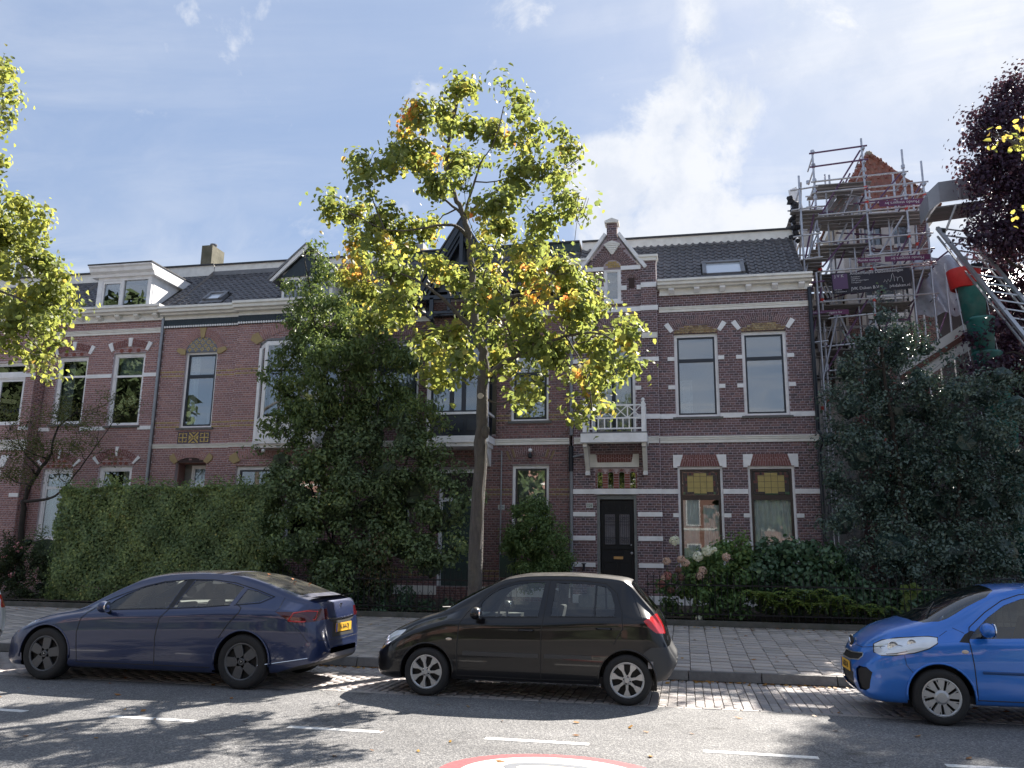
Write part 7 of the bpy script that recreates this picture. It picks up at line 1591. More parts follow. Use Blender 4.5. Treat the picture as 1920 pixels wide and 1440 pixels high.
def tree_limbs(tree, limbs, m, blobs, twig=.012, seg=10, jitter=.0, twigs=True, name='trunk', tmin=.3):
    R_ = random.Random(5); allp = []
    tb = MB(); rest = MB()
    for li, (pts, r0) in enumerate(limbs):
        V = [Vector(p) for p in pts]; P = []
        for i in range(len(V)-1):
            p0 = V[max(0,i-1)]; p1 = V[i]; p2 = V[i+1]; p3 = V[min(len(V)-1,i+2)]
            for k in range(5):
                t = k/5; P.append(.5*((2*p1)+(p2-p0)*t+(2*p0-5*p1+4*p2-p3)*t*t+(3*p1-p0-3*p2+p3)*t*t*t))
        P.append(V[-1]); n = len(P)
        for i in range(n):
            if li or i > 6: P[i] = P[i]+Vector((R_.uniform(-1,1),R_.uniform(-1,1),R_.uniform(-.6,.6)))*min(.02, r0*.25)
        rad = [max(.010, r0*(1-.88*(i/(n-1))**(.62 if li == 0 else .7)))*(1+R_.uniform(-.05,.05)) for i in range(n)]
        if li == 0: rad[0] *= 1.2; rad[1] *= 1.08
        (tb if li == 0 else rest).tube(P, rad, 14 if li == 0 else 8)
        allp += [(p, r_) for p, r_ in zip(P, rad)]
    tb.build(name, m, tree, smooth=True, fix=False)
    if rest.f: rest.build('limbs', m, tree, smooth=True, fix=False)
    if twigs:
        tw = MB()
        for (x, y, z, r) in sorted(blobs, key=lambda b: min((a[0]-Vector(b[:3])).length for a in allp)):
            c = Vector((x,y,z)); q, rq = min(allp, key=lambda a: (a[0]-c).length+(.4 if a[0].z > c.z else 0))
            if (q-c).length < .12: continue
            mid = (q+c)/2+Vector((R_.uniform(-.1,.1),R_.uniform(-.1,.1),-.06*(q-c).length+R_.uniform(-.08,.08)))
            rr = min(rq*.7, .024); tw.tube([q, (q+mid)/2+Vector((R_.uniform(-.04,.04),0,-.02)), mid, (mid+c)/2+Vector((R_.uniform(-.04,.04),0,.02)), c], [rr, rr*.9, rr*.75, rr*.65, max(twig*.6,rr*.5)], 5, cap=False)
            allp += [(mid, rr*.75), (c, max(.009,rr*.5))]
            for k in range(5):
                d = Vector((R_.gauss(0,1),R_.gauss(0,1),R_.gauss(.2,.8))).normalized()*r*R_.uniform(.6,1.0); s = c+(mid-c)*R_.uniform(0,.6)
                tw.tube([s, s+d*.55+Vector((0,0,-.02)), c+d], [twig*.6, twig*.45, .003], 4, cap=False)
        tw.build('twigs', m, tree, fix=False, kind='stuff')
# --- street tree
linden = thing('street_tree', 'tall yellowing street tree standing behind the black hatchback', 'tree', (-3.31, 13.2, .12))
L0 = list(LIMBS[0][0]); L0[0] = (-3.31, 13.2, .1); LIMBS[0] = (L0, .135); LIMBS = [LIMBS[0]]+[(a, r_*.66) for a, r_ in LIMBS[1:]]
tree_limbs(linden, LIMBS, barkm, BIG)
P, N_, BI, R_ = cloud(BIG, 4300, .1, 21, clumps=48, csig=.125)
warm = np.zeros(len(P))
for (x, y, z, r) in WARM: warm = np.maximum(warm, np.clip(1.25-np.hypot(P[:,0]-x, P[:,2]-z)/max(r,.15), 0, 1))
t = np.clip(.24+.24*noise3(P, 3.0, 3)+R_.normal(0, .16, len(P))+warm*(.45+R_.normal(0,.12,len(P))), 0, 1)
leaf_mesh('crown', P, N_, R_.uniform(.055,.115,len(P)), lindenleaf, linden, t, root_loc(linden), asp=.95, fold=.3, R_=R_, hang=.6)
kn = MB(); kn.blob((-3.18,13.14,3.7), .085, 7, 2, .25, (.9,.9,1.3)); kn.build('burl', barkm, linden, smooth=True)
MB().lathe([(0,-.004),(.045,-.004),(.052,.0),(.05,.05)], (-3.27,13.10,4.3), 'y', 14).build('pruning_scar', mat('cut_wood', (.4,.36,.3), .8), linden)
MB().tube([(-3.16,13.14,3.5),(-3.17,13.13,3.1),(-3.20,13.12,2.7),(-3.18,13.11,2.3),(-3.21,13.1,1.8)], [.02,.012,.016,.01,.01], 5).build('bark_ridge', MATS['cut_wood'], linden)
# --- its neighbour at the left edge
lt = thing('street_tree', 'yellow green street tree reaching in over the left edge of the picture', 'tree', (-15.3, 12.8, .1), group='street trees')
tree_limbs(lt, LEFTLIMB, barkm, LEFTT)
P, N_, BI, R_ = cloud(LEFTT, 4000, .1, 22, clumps=44, csig=.125)
t = np.clip(.33+.14*noise3(P, 3, 4)+R_.normal(0, .12, len(P)), 0, 1)
leaf_mesh('crown', P, N_, R_.uniform(.06,.11,len(P)), lindenleaf, lt, t, root_loc(lt), asp=.95, fold=.3, R_=R_, hang=.6)
rt = thing('street_tree', 'street tree whose yellow leafed branch crosses the upper right corner', 'tree', (7.25, 13.1, .1), group='street trees')
tree_limbs(rt, RIGHTLIMB, barkm, RIGHTT)
P, N_, BI, R_ = cloud(RIGHTT+[(6.5,12.2,6.8,.9),(7.8,12.8,7.6,1.2),(7.4,11.6,6.2,1.0),(5.9,12.4,6.3,.5)], 1100, .1, 23, clumps=26, csig=.09)
t = np.clip(.6+.14*noise3(P, 3, 5)+R_.normal(0, .1, len(P)), 0, .88)
leaf_mesh('crown', P, N_, R_.uniform(.06,.11,len(P)), lindenleaf, rt, t, root_loc(rt), asp=.95, fold=.3, R_=R_, hang=.6)
# --- garden trees and shrubs
def shrub(name, label, cat, blobs, lm, size, dens, seed, limbs=None, clumps=0, csig=.1, base=None, tbase=.4, tv=.16, nf=3, asp=.7, core=.55, hang=.3, shell=.35, corem=None, group=None, asprange=(.7,1.25), crown='foliage'):
    bx = sum(b[0] for b in blobs)/len(blobs); by = sum(b[1] for b in blobs)/len(blobs)
    root = thing(name, label, cat, (round(bx,2), round(by,2), .5), group=group)
    if limbs: tree_limbs(root, limbs, barkd, blobs)
    P, N_, BI, R_ = cloud(blobs, dens, size, seed, shell=shell, clumps=clumps, csig=csig)
    keep = P[:,2] > .42+ (P[:,1]-18.1)*.03; P, N_ = P[keep], N_[keep]
    t = np.clip(tbase+tv*noise3(P, nf, seed)+R_.normal(0, .15, len(P)), 0, 1)
    leaf_mesh(crown, P, N_, R_.uniform(size*asprange[0], size*asprange[1], len(P)), lm, root, t, root_loc(root), asp=asp, R_=R_, hang=hang)
    if core:
        b = MB()
        for i, (x, y, z, r) in enumerate(blobs):
            if r > .3: b.blob((x,y+.25,z), r*core*.85, i, 2, .25)
        if b.f: b.build('inner_foliage', corem or lm, root, fix=False, kind='stuff')
    return root
CHL = [([(-8.0,19.1,.55),(-8.1,19.0,3.0),(-8.6,18.9,5.5),(-9.1,18.8,7.6),(-9.5,18.8,9.3)], .09), ([(-8.1,19.0,2.0),(-7.4,18.9,4.0),(-7.2,18.8,6.4)], .06), ([(-8.1,19,1.4),(-8.9,18.7,3.4),(-9.9,18.6,5.2)], .05), ([(-7.9,19,1.6),(-6.6,18.8,3.6),(-6.1,18.7,5.2)], .05)]
upper = [(b[0], b[1], b[2], b[3]*1.15) for b in CHERRY if b[2] > 4.6]; lower = [b for b in CHERRY if b[2] <= 4.6]
shrub('garden_tree', 'slender leafed dark green tree rising from the hedge behind the parked blue car', 'tree', upper, cherryleaf, .12, 2600, 31, CHL, clumps=55, csig=.12, asp=.42, core=0, hang=1.3, tbase=.45, crown='crown')
shrub('laurel_bush', 'mass of dark evergreen shrubs between the clipped hedge and the tree trunk', 'shrubs', lower, darkleaf, .085, 3600, 32, [([(-8,19,.5),(-8,18.9,3.5)], .05)], clumps=16, csig=.14, asp=.62, core=.5, hang=.5, tbase=.42, tv=.25, nf=2)
shrub('dry_bush', 'brownish twiggy bush in front of the dark evergreen shrubs', 'bush', [(-6.9,18.25,1.9,.4),(-6.7,18.3,1.4,.45),(-6.95,18.25,1.2,.35)], leafmat('dry_brown_leaf', [(0,(.05,.035,.02)),(1,(.13,.09,.045))], .2), .05, 1500, 33, core=0)
HL = [([(4.7,19.7,.5),(4.7,19.6,3),(4.5,19.5,6),(4.45,19.3,7.4)], .11), ([(5.6,19.7,.5),(5.8,19.6,3),(6.0,19.5,5)], .08)]
shrub('holly_tree', 'huge dark holly beside the last window of the dark brick house', 'tree', HOLLY, hollyleaf, .075, 2300, 34, HL, clumps=40, csig=.13, asp=.6, core=.5, hang=.2, tbase=.42, tv=.28, nf=2.2, crown='crown')
shrub('purple_maple', 'purple leafed maple hanging over the lift at the right edge', 'tree', MAPLE, mapleleaf, .085, 2600, 35, MAPLELIMB, clumps=50, csig=.17, asp=.9, core=0, hang=.7, tbase=.4, crown='crown')
shrub('apple_tree', 'small bent fruit tree with thin olive leaves at the far left', 'tree', APPLE, appleleaf, .05, 2600, 36, APPLELIMB, clumps=34, csig=.15, asp=.55, core=0, hang=.3, tbase=.5, crown='crown')
shrub('round_bush', 'light green round bush under the window left of the drainpipe', 'bush', BUSH, leafmat('bush_leaf', [(0,(0.0761,0.127,0.0547)),(.6,(0.152,0.229,0.0852)),(1,(0.33,0.381,0.122))], .35), .06, 13000, 37, clumps=110, csig=.09, asp=.6, core=.5, hang=.4)
shrub('ivy_screen', 'dense ivy covered screen beneath the two right hand windows', 'ivy', IVY, ivyleaf, .09, 3800, 38, asp=.9, core=.7, hang=.8, tbase=.4)
hyd = shrub('hydrangea_bush', 'hydrangea with white and pink flower heads behind the black hatchback', 'bush', HYD, leafmat('hydrangea_leaf', [(0,(0.0574,0.115,0.0505)),(.6,(0.129,0.215,0.0789)),(1,(0.287,0.374,0.111))], .3), .09, 5200, 39, clumps=70, csig=.1, asp=.6, core=.45, hang=.5, tbase=.5)
shrub('ivy_border', 'low dark ivy spilling over the garden kerb behind the two cars', 'ivy', GROUNDIVY, ivyleaf, .055, 8000, 40, asp=.9, core=.7, hang=.6, tbase=.35)
shrub('dark_hedge', 'dark low hedge between the rose bush and the tall clipped hedge', 'hedge', DARKHEDGE, darkleaf, .05, 2600, 41, core=.7)
rs = shrub('rose_bush', 'thin rose bush with pink blooms at the left edge', 'bush', ROSE+[(-16.7,18.6,1.9,.35),(-17.3,18.7,1.5,.5),(-17.2,18.7,.9,.5)], leafmat('rose_leaf', [(0,(.02,.035,.02)),(1,(.07,.09,.03))], .3), .05, 4200, 42, clumps=40, csig=.1, core=.3)
def petals(c, r, n, m, parent, name, seed, ps=.35):
    R_ = np.random.default_rng(seed); d = R_.normal(size=(n,3)); d /= np.linalg.norm(d, axis=1, keepdims=True)
    P = np.array(c)+d*r*R_.uniform(.75,1,n)[:,None]*np.array([1,1,.9])
    leaf_mesh(name, P, d+R_.normal(size=(n,3))*.35, np.full(n, r*ps)*R_.uniform(.8,1.3,n), m, parent, R_.random(n), root_loc(parent), asp=1.0, fold=.1, R_=R_, stuff=False)
fm = {'w': leafmat('white_petal', [(0,(.7,.72,.6)),(1,(.85,.85,.78))], .25), 'p': leafmat('blush_petal', [(0,(.55,.38,.32)),(1,(.75,.6,.5))], .25), 'r': leafmat('rose_petal', [(0,(.4,.16,.15)),(1,(.6,.3,.27))], .25), 'd': leafmat('faded_petal', [(0,(.18,.1,.08)),(1,(.3,.18,.14))], .2)}
for i, (x, y, z, r, c) in enumerate(FLOWERS):
    z = max(z, .5); y -= .2
    petals((x,y,z), r*1.05, 150, fm[c], hyd, 'flower_head', i)
    if c != 'd': MB().tube([(x,y+.02,z-r*.5),(x+.05,y+.1,z-.3)], .006, 4).build('flower_stem', MATS['hydrangea_leaf'], hyd)
pk = leafmat('pink_petal', [(0,(.55,.2,.25)),(1,(.75,.4,.42))], .25)
for i, (x, y, z, r) in enumerate(ROSES): petals((x,y,z), r*.7, 16, pk, rs, 'bloom', 60+i, .6)
# --- clipped hedge
def clipped_hedge(x0, x1, y0, y1, z0, z1):
    root = thing('clipped_hedge', 'tall clipped hornbeam hedge behind the dark blue sedan', 'hedge', ((x0+x1)/2, y0, z0))
    R_ = np.random.default_rng(50); n = 36000
    def bulge(a, b): return .07*np.sin(a*2.1+b*1.3)+.06*np.sin(a*4.7-b*3.9+1)+.04*np.sin(a*9.1+b*7)
    xs = R_.uniform(x0, x1, n); zs = z0+(z1-z0)*R_.random(n); dep = R_.random(n)**1.7*.2
    undercut = np.clip((1.0-zs), 0, 1)*.4*(1+.5*np.sin(xs*3.1))
    P = np.stack([xs, y0+dep-bulge(xs, zs)+undercut, zs], 1); N_ = np.tile([0,-1,.35], (n,1))
    m_ = 9000; xt = R_.uniform(x0, x1, m_); yt = R_.uniform(y0, y1, m_); P2 = np.stack([xt, yt, z1+bulge(xt, yt)*.6-R_.random(m_)**2*.1+(R_.random(m_) < .2)*R_.random(m_)**2*.28], 1); N2 = np.tile([0,-.2,1.], (m_,1))
    k = 5000; P3 = np.stack([x0-bulge(R_.uniform(0,1,k)*3, R_.uniform(0,3,k)), R_.uniform(y0,y1,k), z0+(z1-z0)*R_.random(k)], 1); N3 = np.tile([-1,-.2,.2], (k,1))
    P4 = P3.copy(); P4[:,0] += x1-x0; N4 = -N3
    thin = noise3(P, 2.2, 77) < .55; P = P[thin | (R_.random(len(P)) < .8)]; N_ = np.tile([0,-1,.35], (len(P),1))
    P = np.concatenate([P,P2,P3,P4]); N_ = np.concatenate([N_,N2,N3,N4]); N_ = N_+R_.normal(size=N_.shape)*.55
    t = np.clip(.42+.2*noise3(P, 3.5, 9)+.12*noise3(P, 1.2, 10)+R_.normal(0, .15, len(P)), 0, 1)
    leaf_mesh('foliage', P, N_, R_.uniform(.042,.08,len(P)), hedgeleaf, root, t, root_loc(root), asp=.75, R_=R_, hang=.5)
    MB().box(x0+.2,x1-.2,y0+.3,y1-.1,z0+.35,z1-.2).build('inner_foliage', darkleaf, root, kind='stuff')
    st = MB(); rr = random.Random(3)
    for i in range(16): x = x0+.2+i*(x1-x0-.4)/15; st.tube([(x,y0+.35,.4),(x+rr.uniform(-.1,.1),y0+.4,1.0)], .03, 6)
    st.build('stems', barkd, root)
clipped_hedge(-15.4, -9.75, 18.25, 19.15, .5, 3.26)
# --- ferns with single fronds, big leaved weed
fernleaf = leafmat('fern_leaf', [(0,(0.084,0.134,0.0336)),(.6,(0.168,0.235,0.0588)),(1,(0.286,0.319,0.084))], .35)
def frond(root, base, az, length, seed):
    R_ = random.Random(seed); b = MB(); d = Vector((math.cos(az), math.sin(az), 0)); side = Vector((-d.y, d.x, 0)); pts = []
    n = 13
    for i in range(n+1):
        t = i/n; pts.append(Vector(base)+d*length*t*.9+Vector((0,0,length*(1.75*t-1.5*t*t))))
    b.tint(.3).tube(pts, [.006]*(n)+[.002], 4, cap=False)
    for i in range(1, n+1):
        t = i/n; w = length*.26*math.sin(math.pi*min(1,t*.85+.12))*(1.05-t*.55); p = pts[i]
        for s in (-1, 1):
            a = side*s*w+d*w*.35+Vector((0,0,-w*.25)); q = d*.035*length/.6
            b.tint(min(1,max(0,.5+R_.uniform(-.3,.4)))).add([p-q*.5, p+a*.6-q*.55+Vector((0,0,.01)), p+a, p+a*.6+q*.45, p+q*.5], [(0,1,2,3,4)])
    b.build('frond', fernleaf, root, fix=False)
k = 0
names = ['arching fern left of the tall yellow green weed', 'widest light green fern over the garden kerb', 'low fern drooping onto the garden kerb', 'small fern beside the iron railing', 'fern in front of the ivy screen', 'shaded fern near the blue hatchback', 'shaded fern right beside the big leaved weed', 'low fern between two taller ferns']
for i, (x, y, z, r) in enumerate(FERN):
    f = thing('fern', names[i], 'fern', (x, y+.1, .45), group='ferns along the garden kerb')
    nf = 9 if i < 5 else 6
    for j in range(nf):
        az = -math.pi*.98+math.pi*.96*j/(nf-1)+RNG.uniform(-.15,.15); frond(f, (x, y+.1, max(.5, z-.3)), az, RNG.uniform(.55,.85), i*20+j)
bl = thing('weed', 'broad leaved yellow green plant climbing near the blue hatchback', 'plant', (4.4, 18.45, .45))
for i, (x, y, z, r) in enumerate(BIGLEAF):
    for j in range(4):
        P = np.array([[x+RNG.uniform(-.1,.1), y+RNG.uniform(-.05,.05), z+RNG.uniform(-.08,.08)]])
        leaf_mesh('leaf', P, np.array([[RNG.uniform(-.4,.4),-1,.5]]), np.array([.13]), leafmat('weed_leaf', [(0,(.09,.14,.03)),(1,(.16,.2,.05))], .35), bl, np.array([RNG.random()]), root_loc(bl), asp=.8, R_=np.random.default_rng(i*9+j), stuff=False, hang=1.5)
MB().tube([(4.4,18.48,.45),(4.38,18.45,.9),(4.48,18.45,1.3)], .012, 5).build('stem', fernleaf, bl)
# --- iron railing
iron = mat('black_iron', (.012,.012,.014), .5, metal=.5)
def iron_fence(x0, x1, label, z0=.46, z1=1.36):
    f = thing('iron_fence', label, 'railing', ((x0+x1)/2, 18.06, z0), group='iron railings')
    MB().box(x0,x1,18.05,18.07,z0+.12,z0+.15).box(x0,x1,18.05,18.07,z1-.2,z1-.17).build('rail', iron, f)
    b = MB(); b.tube([(0,0,0),(0,0,z1-z0)], .008, 6).tube([(0,0,z1-z0-.03),(.02,0,z1-z0+.02),(0,0,z1-z0+.07),(-.03,0,z1-z0+.06)], .006, 5)
    me = b.mesh('bar'); me.materials.append(iron)
    n = int((x1-x0)/.125)
    copies(me, 'bar', f, [(x0+.05+k*.125, 18.06, z0) for k in range(n)])
    hp = MB()
    for k in range(0, n-1, 2):
        x = x0+.05+k*.125+.0625; hp.tube([(x-.04,18.06,z0+.15),(x-.04,18.06,z0+.42),(x,18.06,z0+.48),(x+.04,18.06,z0+.42),(x+.04,18.06,z0+.15)], .006, 5)
    hp.build('hoops', iron, f)
iron_fence(-.85, 6.2, 'black iron railing in front of the hydrangea and ferns')
iron_fence(-9.4, -3.5, 'black iron railing half buried in the dark shrubs')
MB_ = MB().box(-4.55,-4.2,20.6,20.95,1.2,1.75); gbx = MB_.build('letter_box', mat('dark_green_metal', (.01,.05,.035), .4)); tag(gbx, 'dark green metal letter box on the wall behind the round bush', 'letter box')
# ------------------------------------------------------------------ cars: a lofted shell, cut along real panel lines into parts
def interp(tab):
    xs = np.array([a for a, b in tab], float); ys = np.array([b for a, b in tab], float)
    h = np.diff(xs); d = np.diff(ys)/h; m = np.zeros(len(xs)); m[0] = d[0]; m[-1] = d[-1]
    for i in range(1, len(xs)-1):
        if d[i-1]*d[i] > 0: m[i] = 2*d[i-1]*d[i]/(d[i-1]+d[i])
    def f(x):
        x = min(max(x, xs[0]), xs[-1]); i = min(max(int(np.searchsorted(xs, x))-1, 0), len(h)-1)
        t = (x-xs[i])/h[i]; t2 = t*t; t3 = t2*t
        return float(ys[i]*(2*t3-3*t2+1)+h[i]*m[i]*(t3-2*t2+t)+ys[i+1]*(-2*t3+3*t2)+h[i]*m[i+1]*(t3-t2))
    return f
def inside(poly, x, y):
    c = False; n = len(poly); j = n-1
    for i in range(n):
        xi, yi = poly[i]; xj, yj = poly[j]
        if (yi > y) != (yj > y) and x < (xj-xi)*(y-yi)/(yj-yi)+xi: c = not c
        j = i
    return c
def make_car(root, spec, paint):
    x0, x1 = spec['x0'], spec['x1']
    F_ = {k: interp(spec[k]) for k in ('top','edge','edgey','belt','plan','bot')}
    xs = [x0, x0+.006, x0+.02, x0+.045, x0+.08]; x = x0+.12
    while x < x1-.11: xs.append(x); x += .034
    xs += [x1-.08, x1-.045, x1-.02, x1-.006, x1]
    rows = []
    for x in xs:
        e = min((x-x0)/.13, (x1-x)/.13, 1.0); e = math.sqrt(max(0, 1-(1-e)**2))    # rounds off both ends
        top, edge, ey, belt, pl, bot = (F_[k](x) for k in ('top','edge','edgey','belt','plan','bot'))
        mid = (top+bot)/2; top = mid+(top-mid)*(.72+.28*e); bot = mid+(bot-mid)*(.72+.28*e)
        edge = min(edge, top-.012); belt = min(belt, edge-.03); pl = pl*(.9+.1*e); ey = min(ey, pl-.035)
        h = belt-bot
        C = [(0,bot),(.55*pl,bot),(pl-.09,bot+.004),(pl-.02,bot+.05),(pl-.004,bot+.28*h),(pl,bot+.55*h),(pl-.006,bot+.8*h),(pl-.035-.3*max(0,(pl-.035-ey))*(0),belt),
             (ey+.012,edge-.02),(ey-.035,edge+(top-edge)*.42),(ey*.72,top-(top-edge)*.22),(ey*.38,top-(top-edge)*.05),(0,top)]
        P = []; sub = [2,2,3,4,4,4,4,7,3,3,3,3]
        for i in range(len(C)-1):
            p0, p1, p2, p3 = C[max(0,i-1)], C[i], C[i+1], C[min(len(C)-1,i+2)]
            if i == 7: p0 = (2*p1[0]-p2[0], 2*p1[1]-p2[1]); p3 = (2*p2[0]-p1[0], 2*p2[1]-p1[1])
            for k in range(sub[i]):
                t = k/sub[i]
                P.append(tuple(.5*((2*b)+(c-a)*t+(2*a-5*b+4*c-d)*t*t+(3*b-a-3*c+d)*t**3) for a, b, c, d in zip(p0,p1,p2,p3)))
        P.append(C[-1]); rows.append([(x, -y, z) for y, z in P]+[(x, y, z) for y, z in P[-2:0:-1]])
    n = len(rows[0]); vs = [p for r_ in rows for p in r_]
    fs = [(i*n+k, i*n+(k+1) % n, (i+1)*n+(k+1) % n, (i+1)*n+k) for i in range(len(rows)-1) for k in range(n)]
    fs += [tuple(range(n-1,-1,-1)), tuple((len(rows)-1)*n+k for k in range(n))]
    me = bpy.data.meshes.new('shell'); me.from_pydata(vs, [], fs)
    bm = bmesh.new(); bm.from_mesh(me); bmesh.ops.recalc_face_normals(bm, faces=bm.faces)
    # smooth normals of the whole shell, kept for every part cut from it
    bt = bm.copy(); bmesh.ops.triangulate(bt, faces=bt.faces); bt.normal_update(); bt.verts.ensure_lookup_table(); bt.faces.ensure_lookup_table()
    tree = BVHTree.FromBMesh(bt); VN = [v.normal.copy() for v in bt.verts]; TF = [tuple(v.index for v in f.verts) for f in bt.faces]; VC = [v.co.copy() for v in bt.verts]
    def smooth_n(co):
        loc, nn, idx, d = tree.find_nearest(co)
        a, b, c = TF[idx]; A, B, C_ = VC[a], VC[b], VC[c]
        v0, v1, v2 = B-A, C_-A, loc-A; d00, d01, d11, d20, d21 = v0@v0, v0@v1, v1@v1, v2@v0, v2@v1; den = d00*d11-d01*d01
        if abs(den) < 1e-14: return nn
        v = (d11*d20-d01*d21)/den; w = (d00*d21-d01*d20)/den
        return (VN[a]*(1-v-w)+VN[b]*v+VN[c]*w).normalized()
    def cut(poly, plane, flt):
        lo = [min(p[i] for p in poly)-.06 for i in (0,1)]; hi = [max(p[i] for p in poly)+.06 for i in (0,1)]
        ia, ib = {'xz': (0,2), 'xy': (0,1), 'yz': (1,2)}[plane]
        def near(f):
            c = f.calc_center_median()
            return lo[0] < c[ia] < hi[0] and lo[1] < c[ib] < hi[1] and flt(f)
        cand = [f for f in bm.faces if near(f)]
        for i in range(len(poly)):
            p, q = poly[i], poly[(i+1) % len(poly)]
            co = [0,0,0]; co[ia], co[ib] = p; no = [0,0,0]; no[ia] = (q[1]-p[1]); no[ib] = -(q[0]-p[0])
            no = Vector(no)
            if no.length < 1e-6: continue
            ca, cb = sorted((p[0], q[0])), sorted((p[1], q[1]))
            sel = []
            for f in cand:
                if not f.is_valid: continue
                a0 = min(v.co[ia] for v in f.verts); a1 = max(v.co[ia] for v in f.verts); b0 = min(v.co[ib] for v in f.verts); b1 = max(v.co[ib] for v in f.verts)
                if a1 > ca[0]-.02 and a0 < ca[1]+.02 and b1 > cb[0]-.02 and b0 < cb[1]+.02: sel.append(f)
            if not sel: continue
            geom = list({e for f in sel for e in f.edges})+list({v for f in sel for v in f.verts})+sel
            r_ = bmesh.ops.bisect_plane(bm, geom=geom, dist=1e-5, plane_co=co, plane_no=no)
            cs = set(cand); cs.update(g for g in r_['geom'] if isinstance(g, bmesh.types.BMFace)); 
            for g in r_['geom_cut']:
                if isinstance(g, bmesh.types.BMEdge): cs.update(g.link_faces)
            cand = [f for f in cs if f.is_valid]
    side = lambda f: abs(f.normal.y) > .3
    topf = lambda f: f.normal.z > .12 and abs(f.normal.y) < .75
    front = lambda f: f.normal.x < -.25; rear = lambda f: f.normal.x > .25
    anyf = lambda f: True
    FL = {'side': side, 'top': topf, 'front': front, 'rear': rear, 'any': anyf}
    PL = {'side': 'xz', 'top': 'xy', 'front': 'yz', 'rear': 'yz', 'any': 'xz'}
    # wheel arches
    for cx, cz, rad in spec['arches']:
        circ = [(cx+rad*math.cos(2*math.pi*k/28), cz+rad*math.sin(2*math.pi*k/28)) for k in range(28)]
        cut(circ, 'xz', side)
        kill = [f for f in bm.faces if (abs(f.normal.y) > .3 and (lambda c: math.hypot(c.x-cx, c.z-cz) < rad-.0005)(f.calc_center_median()))
                or (f.normal.z < -.3 and abs(f.calc_center_median().x-cx) < rad and abs(f.calc_center_median().y) > .45)]
        bmesh.ops.delete(bm, geom=kill, context='FACES')
    feats = spec['features']
    for name, where, poly, m, lim in feats: cut(poly, PL[where], FL[where])
    labels = {}
    for f in bm.faces:
        c = f.calc_center_median(); lab = 'body'
        for k, (name, where, poly, m, lim) in enumerate(feats):
            a, b = {'xz': (c.x, c.z), 'xy': (c.x, c.y), 'yz': (c.y, c.z)}[PL[where]]
            if FL[where](f) and lim(c) and inside(poly, a, b): lab = (k, 0 if where in ('top','front','rear') and name not in ('fog_lamp_recess',) else (1 if c.y < 0 else 2))
        labels.setdefault(lab, []).append(f)
    objs = {}
    for lab, faces in labels.items():
        idx = {}; V = []; F = []
        for f in faces:
            q = []
            for v in f.verts:
                if v.index < 0 or v not in idx: idx[v] = len(V); V.append(v.co.copy())
                q.append(idx[v])
            F.append(q)
        if lab == 'body': name, m = 'body', paint
        else: name, m = feats[lab[0]][0], feats[lab[0]][3]
        Ns = [smooth_n(v) for v in V]
        ins = {'window': -.005, 'windscreen': -.003, 'rear_window': -.003, 'grille': -.012, 'intake': -.02, 'fog_lamp_recess': -.02}.get(name, 0)
        if name not in ('body',) and (name.startswith('door') or name == 'bonnet' or name=='tailgate'): ins = .0012
        V = [v+nn*ins for v, nn in zip(V, Ns)]
        me2 = bpy.data.meshes.new(name); me2.from_pydata(V, [], F)
        me2.polygons.foreach_set('use_smooth', [True]*len(me2.polygons)); me2.update()
        me2.normals_split_custom_set_from_vertices(Ns)
        me2.materials.append(m)
        o = bpy.data.objects.new(name, me2); COL.objects.link(o); o.parent = root; objs.setdefault(name, []).append(o)
    # wheel wells
    for cx, cz, rad in spec['arches']:
        for s in (-1, 1):
            pl = F_['plan'](cx)-.012
            prof = [(cx+rad*1.0*math.cos(math.pi*k/16-.25*0), max(.12, cz+rad*math.sin(math.pi*k/16))) for k in range(17)]
            b = MB()
            for k in range(16):
                (a0, z0), (a1, z1) = prof[k], prof[k+1]
                b.add([(a0,s*pl,z0),(a1,s*pl,z1),(a1,s*(pl-.28),z1),(a0,s*(pl-.28),z0)], [(0,1,2,3)])
            b.add([(p[0],s*(pl-.26),p[1]) for p in prof]+[(prof[-1][0],s*(pl-.26),.14),(prof[0][0],s*(pl-.26),.14)], [tuple(range(19))])
            b.build('wheel_well', blackpl, root, local=True, fix=False)
            lip = MB().tube([(cx+(rad+.004)*math.cos(a), s*(F_['plan'](cx)-.006), max(spec['sill'],cz+(rad+.004)*math.sin(a))) for a in [math.pi*(-.04+1.08*k/20) for k in range(21)]], .012, 6)
            lip.build('arch_lip', spec.get('lipmat') or paint, root, local=True, smooth=True)
    def surf(x, z, s=-1):
        h = tree.ray_cast(Vector((x, s*1.6, z)), Vector((0,-s,0)))
        return h[0] if h[0] else Vector((x, s*.8, z))
    def seam(pts, name='panel_gap', r_=.006, both=True, m=None):
        for s in ((-1,1) if both else (-1,)):
            P = []
            for i in range(len(pts)-1):
                for k in range(6):
                    t = k/6; P.append(surf(pts[i][0]+(pts[i+1][0]-pts[i][0])*t, pts[i][1]+(pts[i+1][1]-pts[i][1])*t, s))
            P.append(surf(*pts[-1], s))
            MB().tube(P, r_, 5).build(name, m or blackpl, root, local=True)
    def fseam(pts, d, r_=.004, m=None, name='panel_gap'):
        """seam across front (d=-1), rear (d=1) given as (y,z), or top (d=0) given as (x,y)"""
        P = []
        for i in range(len(pts)-1):
            for k in range(6):
                t = k/6; a = pts[i][0]+(pts[i+1][0]-pts[i][0])*t; b = pts[i][1]+(pts[i+1][1]-pts[i][1])*t
                h = tree.ray_cast(Vector((d*6 if d else a, a if d else b, b if d else 4)), Vector((-d,0,0)) if d else Vector((0,0,-1)))
                if h[0]: P.append(h[0])
        if len(P) > 1: MB().tube(P, r_, 5).build(name, m or blackpl, root, local=True)
    bm.free(); bt.free()
    return surf, seam, fseam, F_, tree, objs
blackpl = mat('black_plastic', (.012,.012,.013), .6); dullpl = mat('grey_black_plastic', (.035,.037,.04), .5)
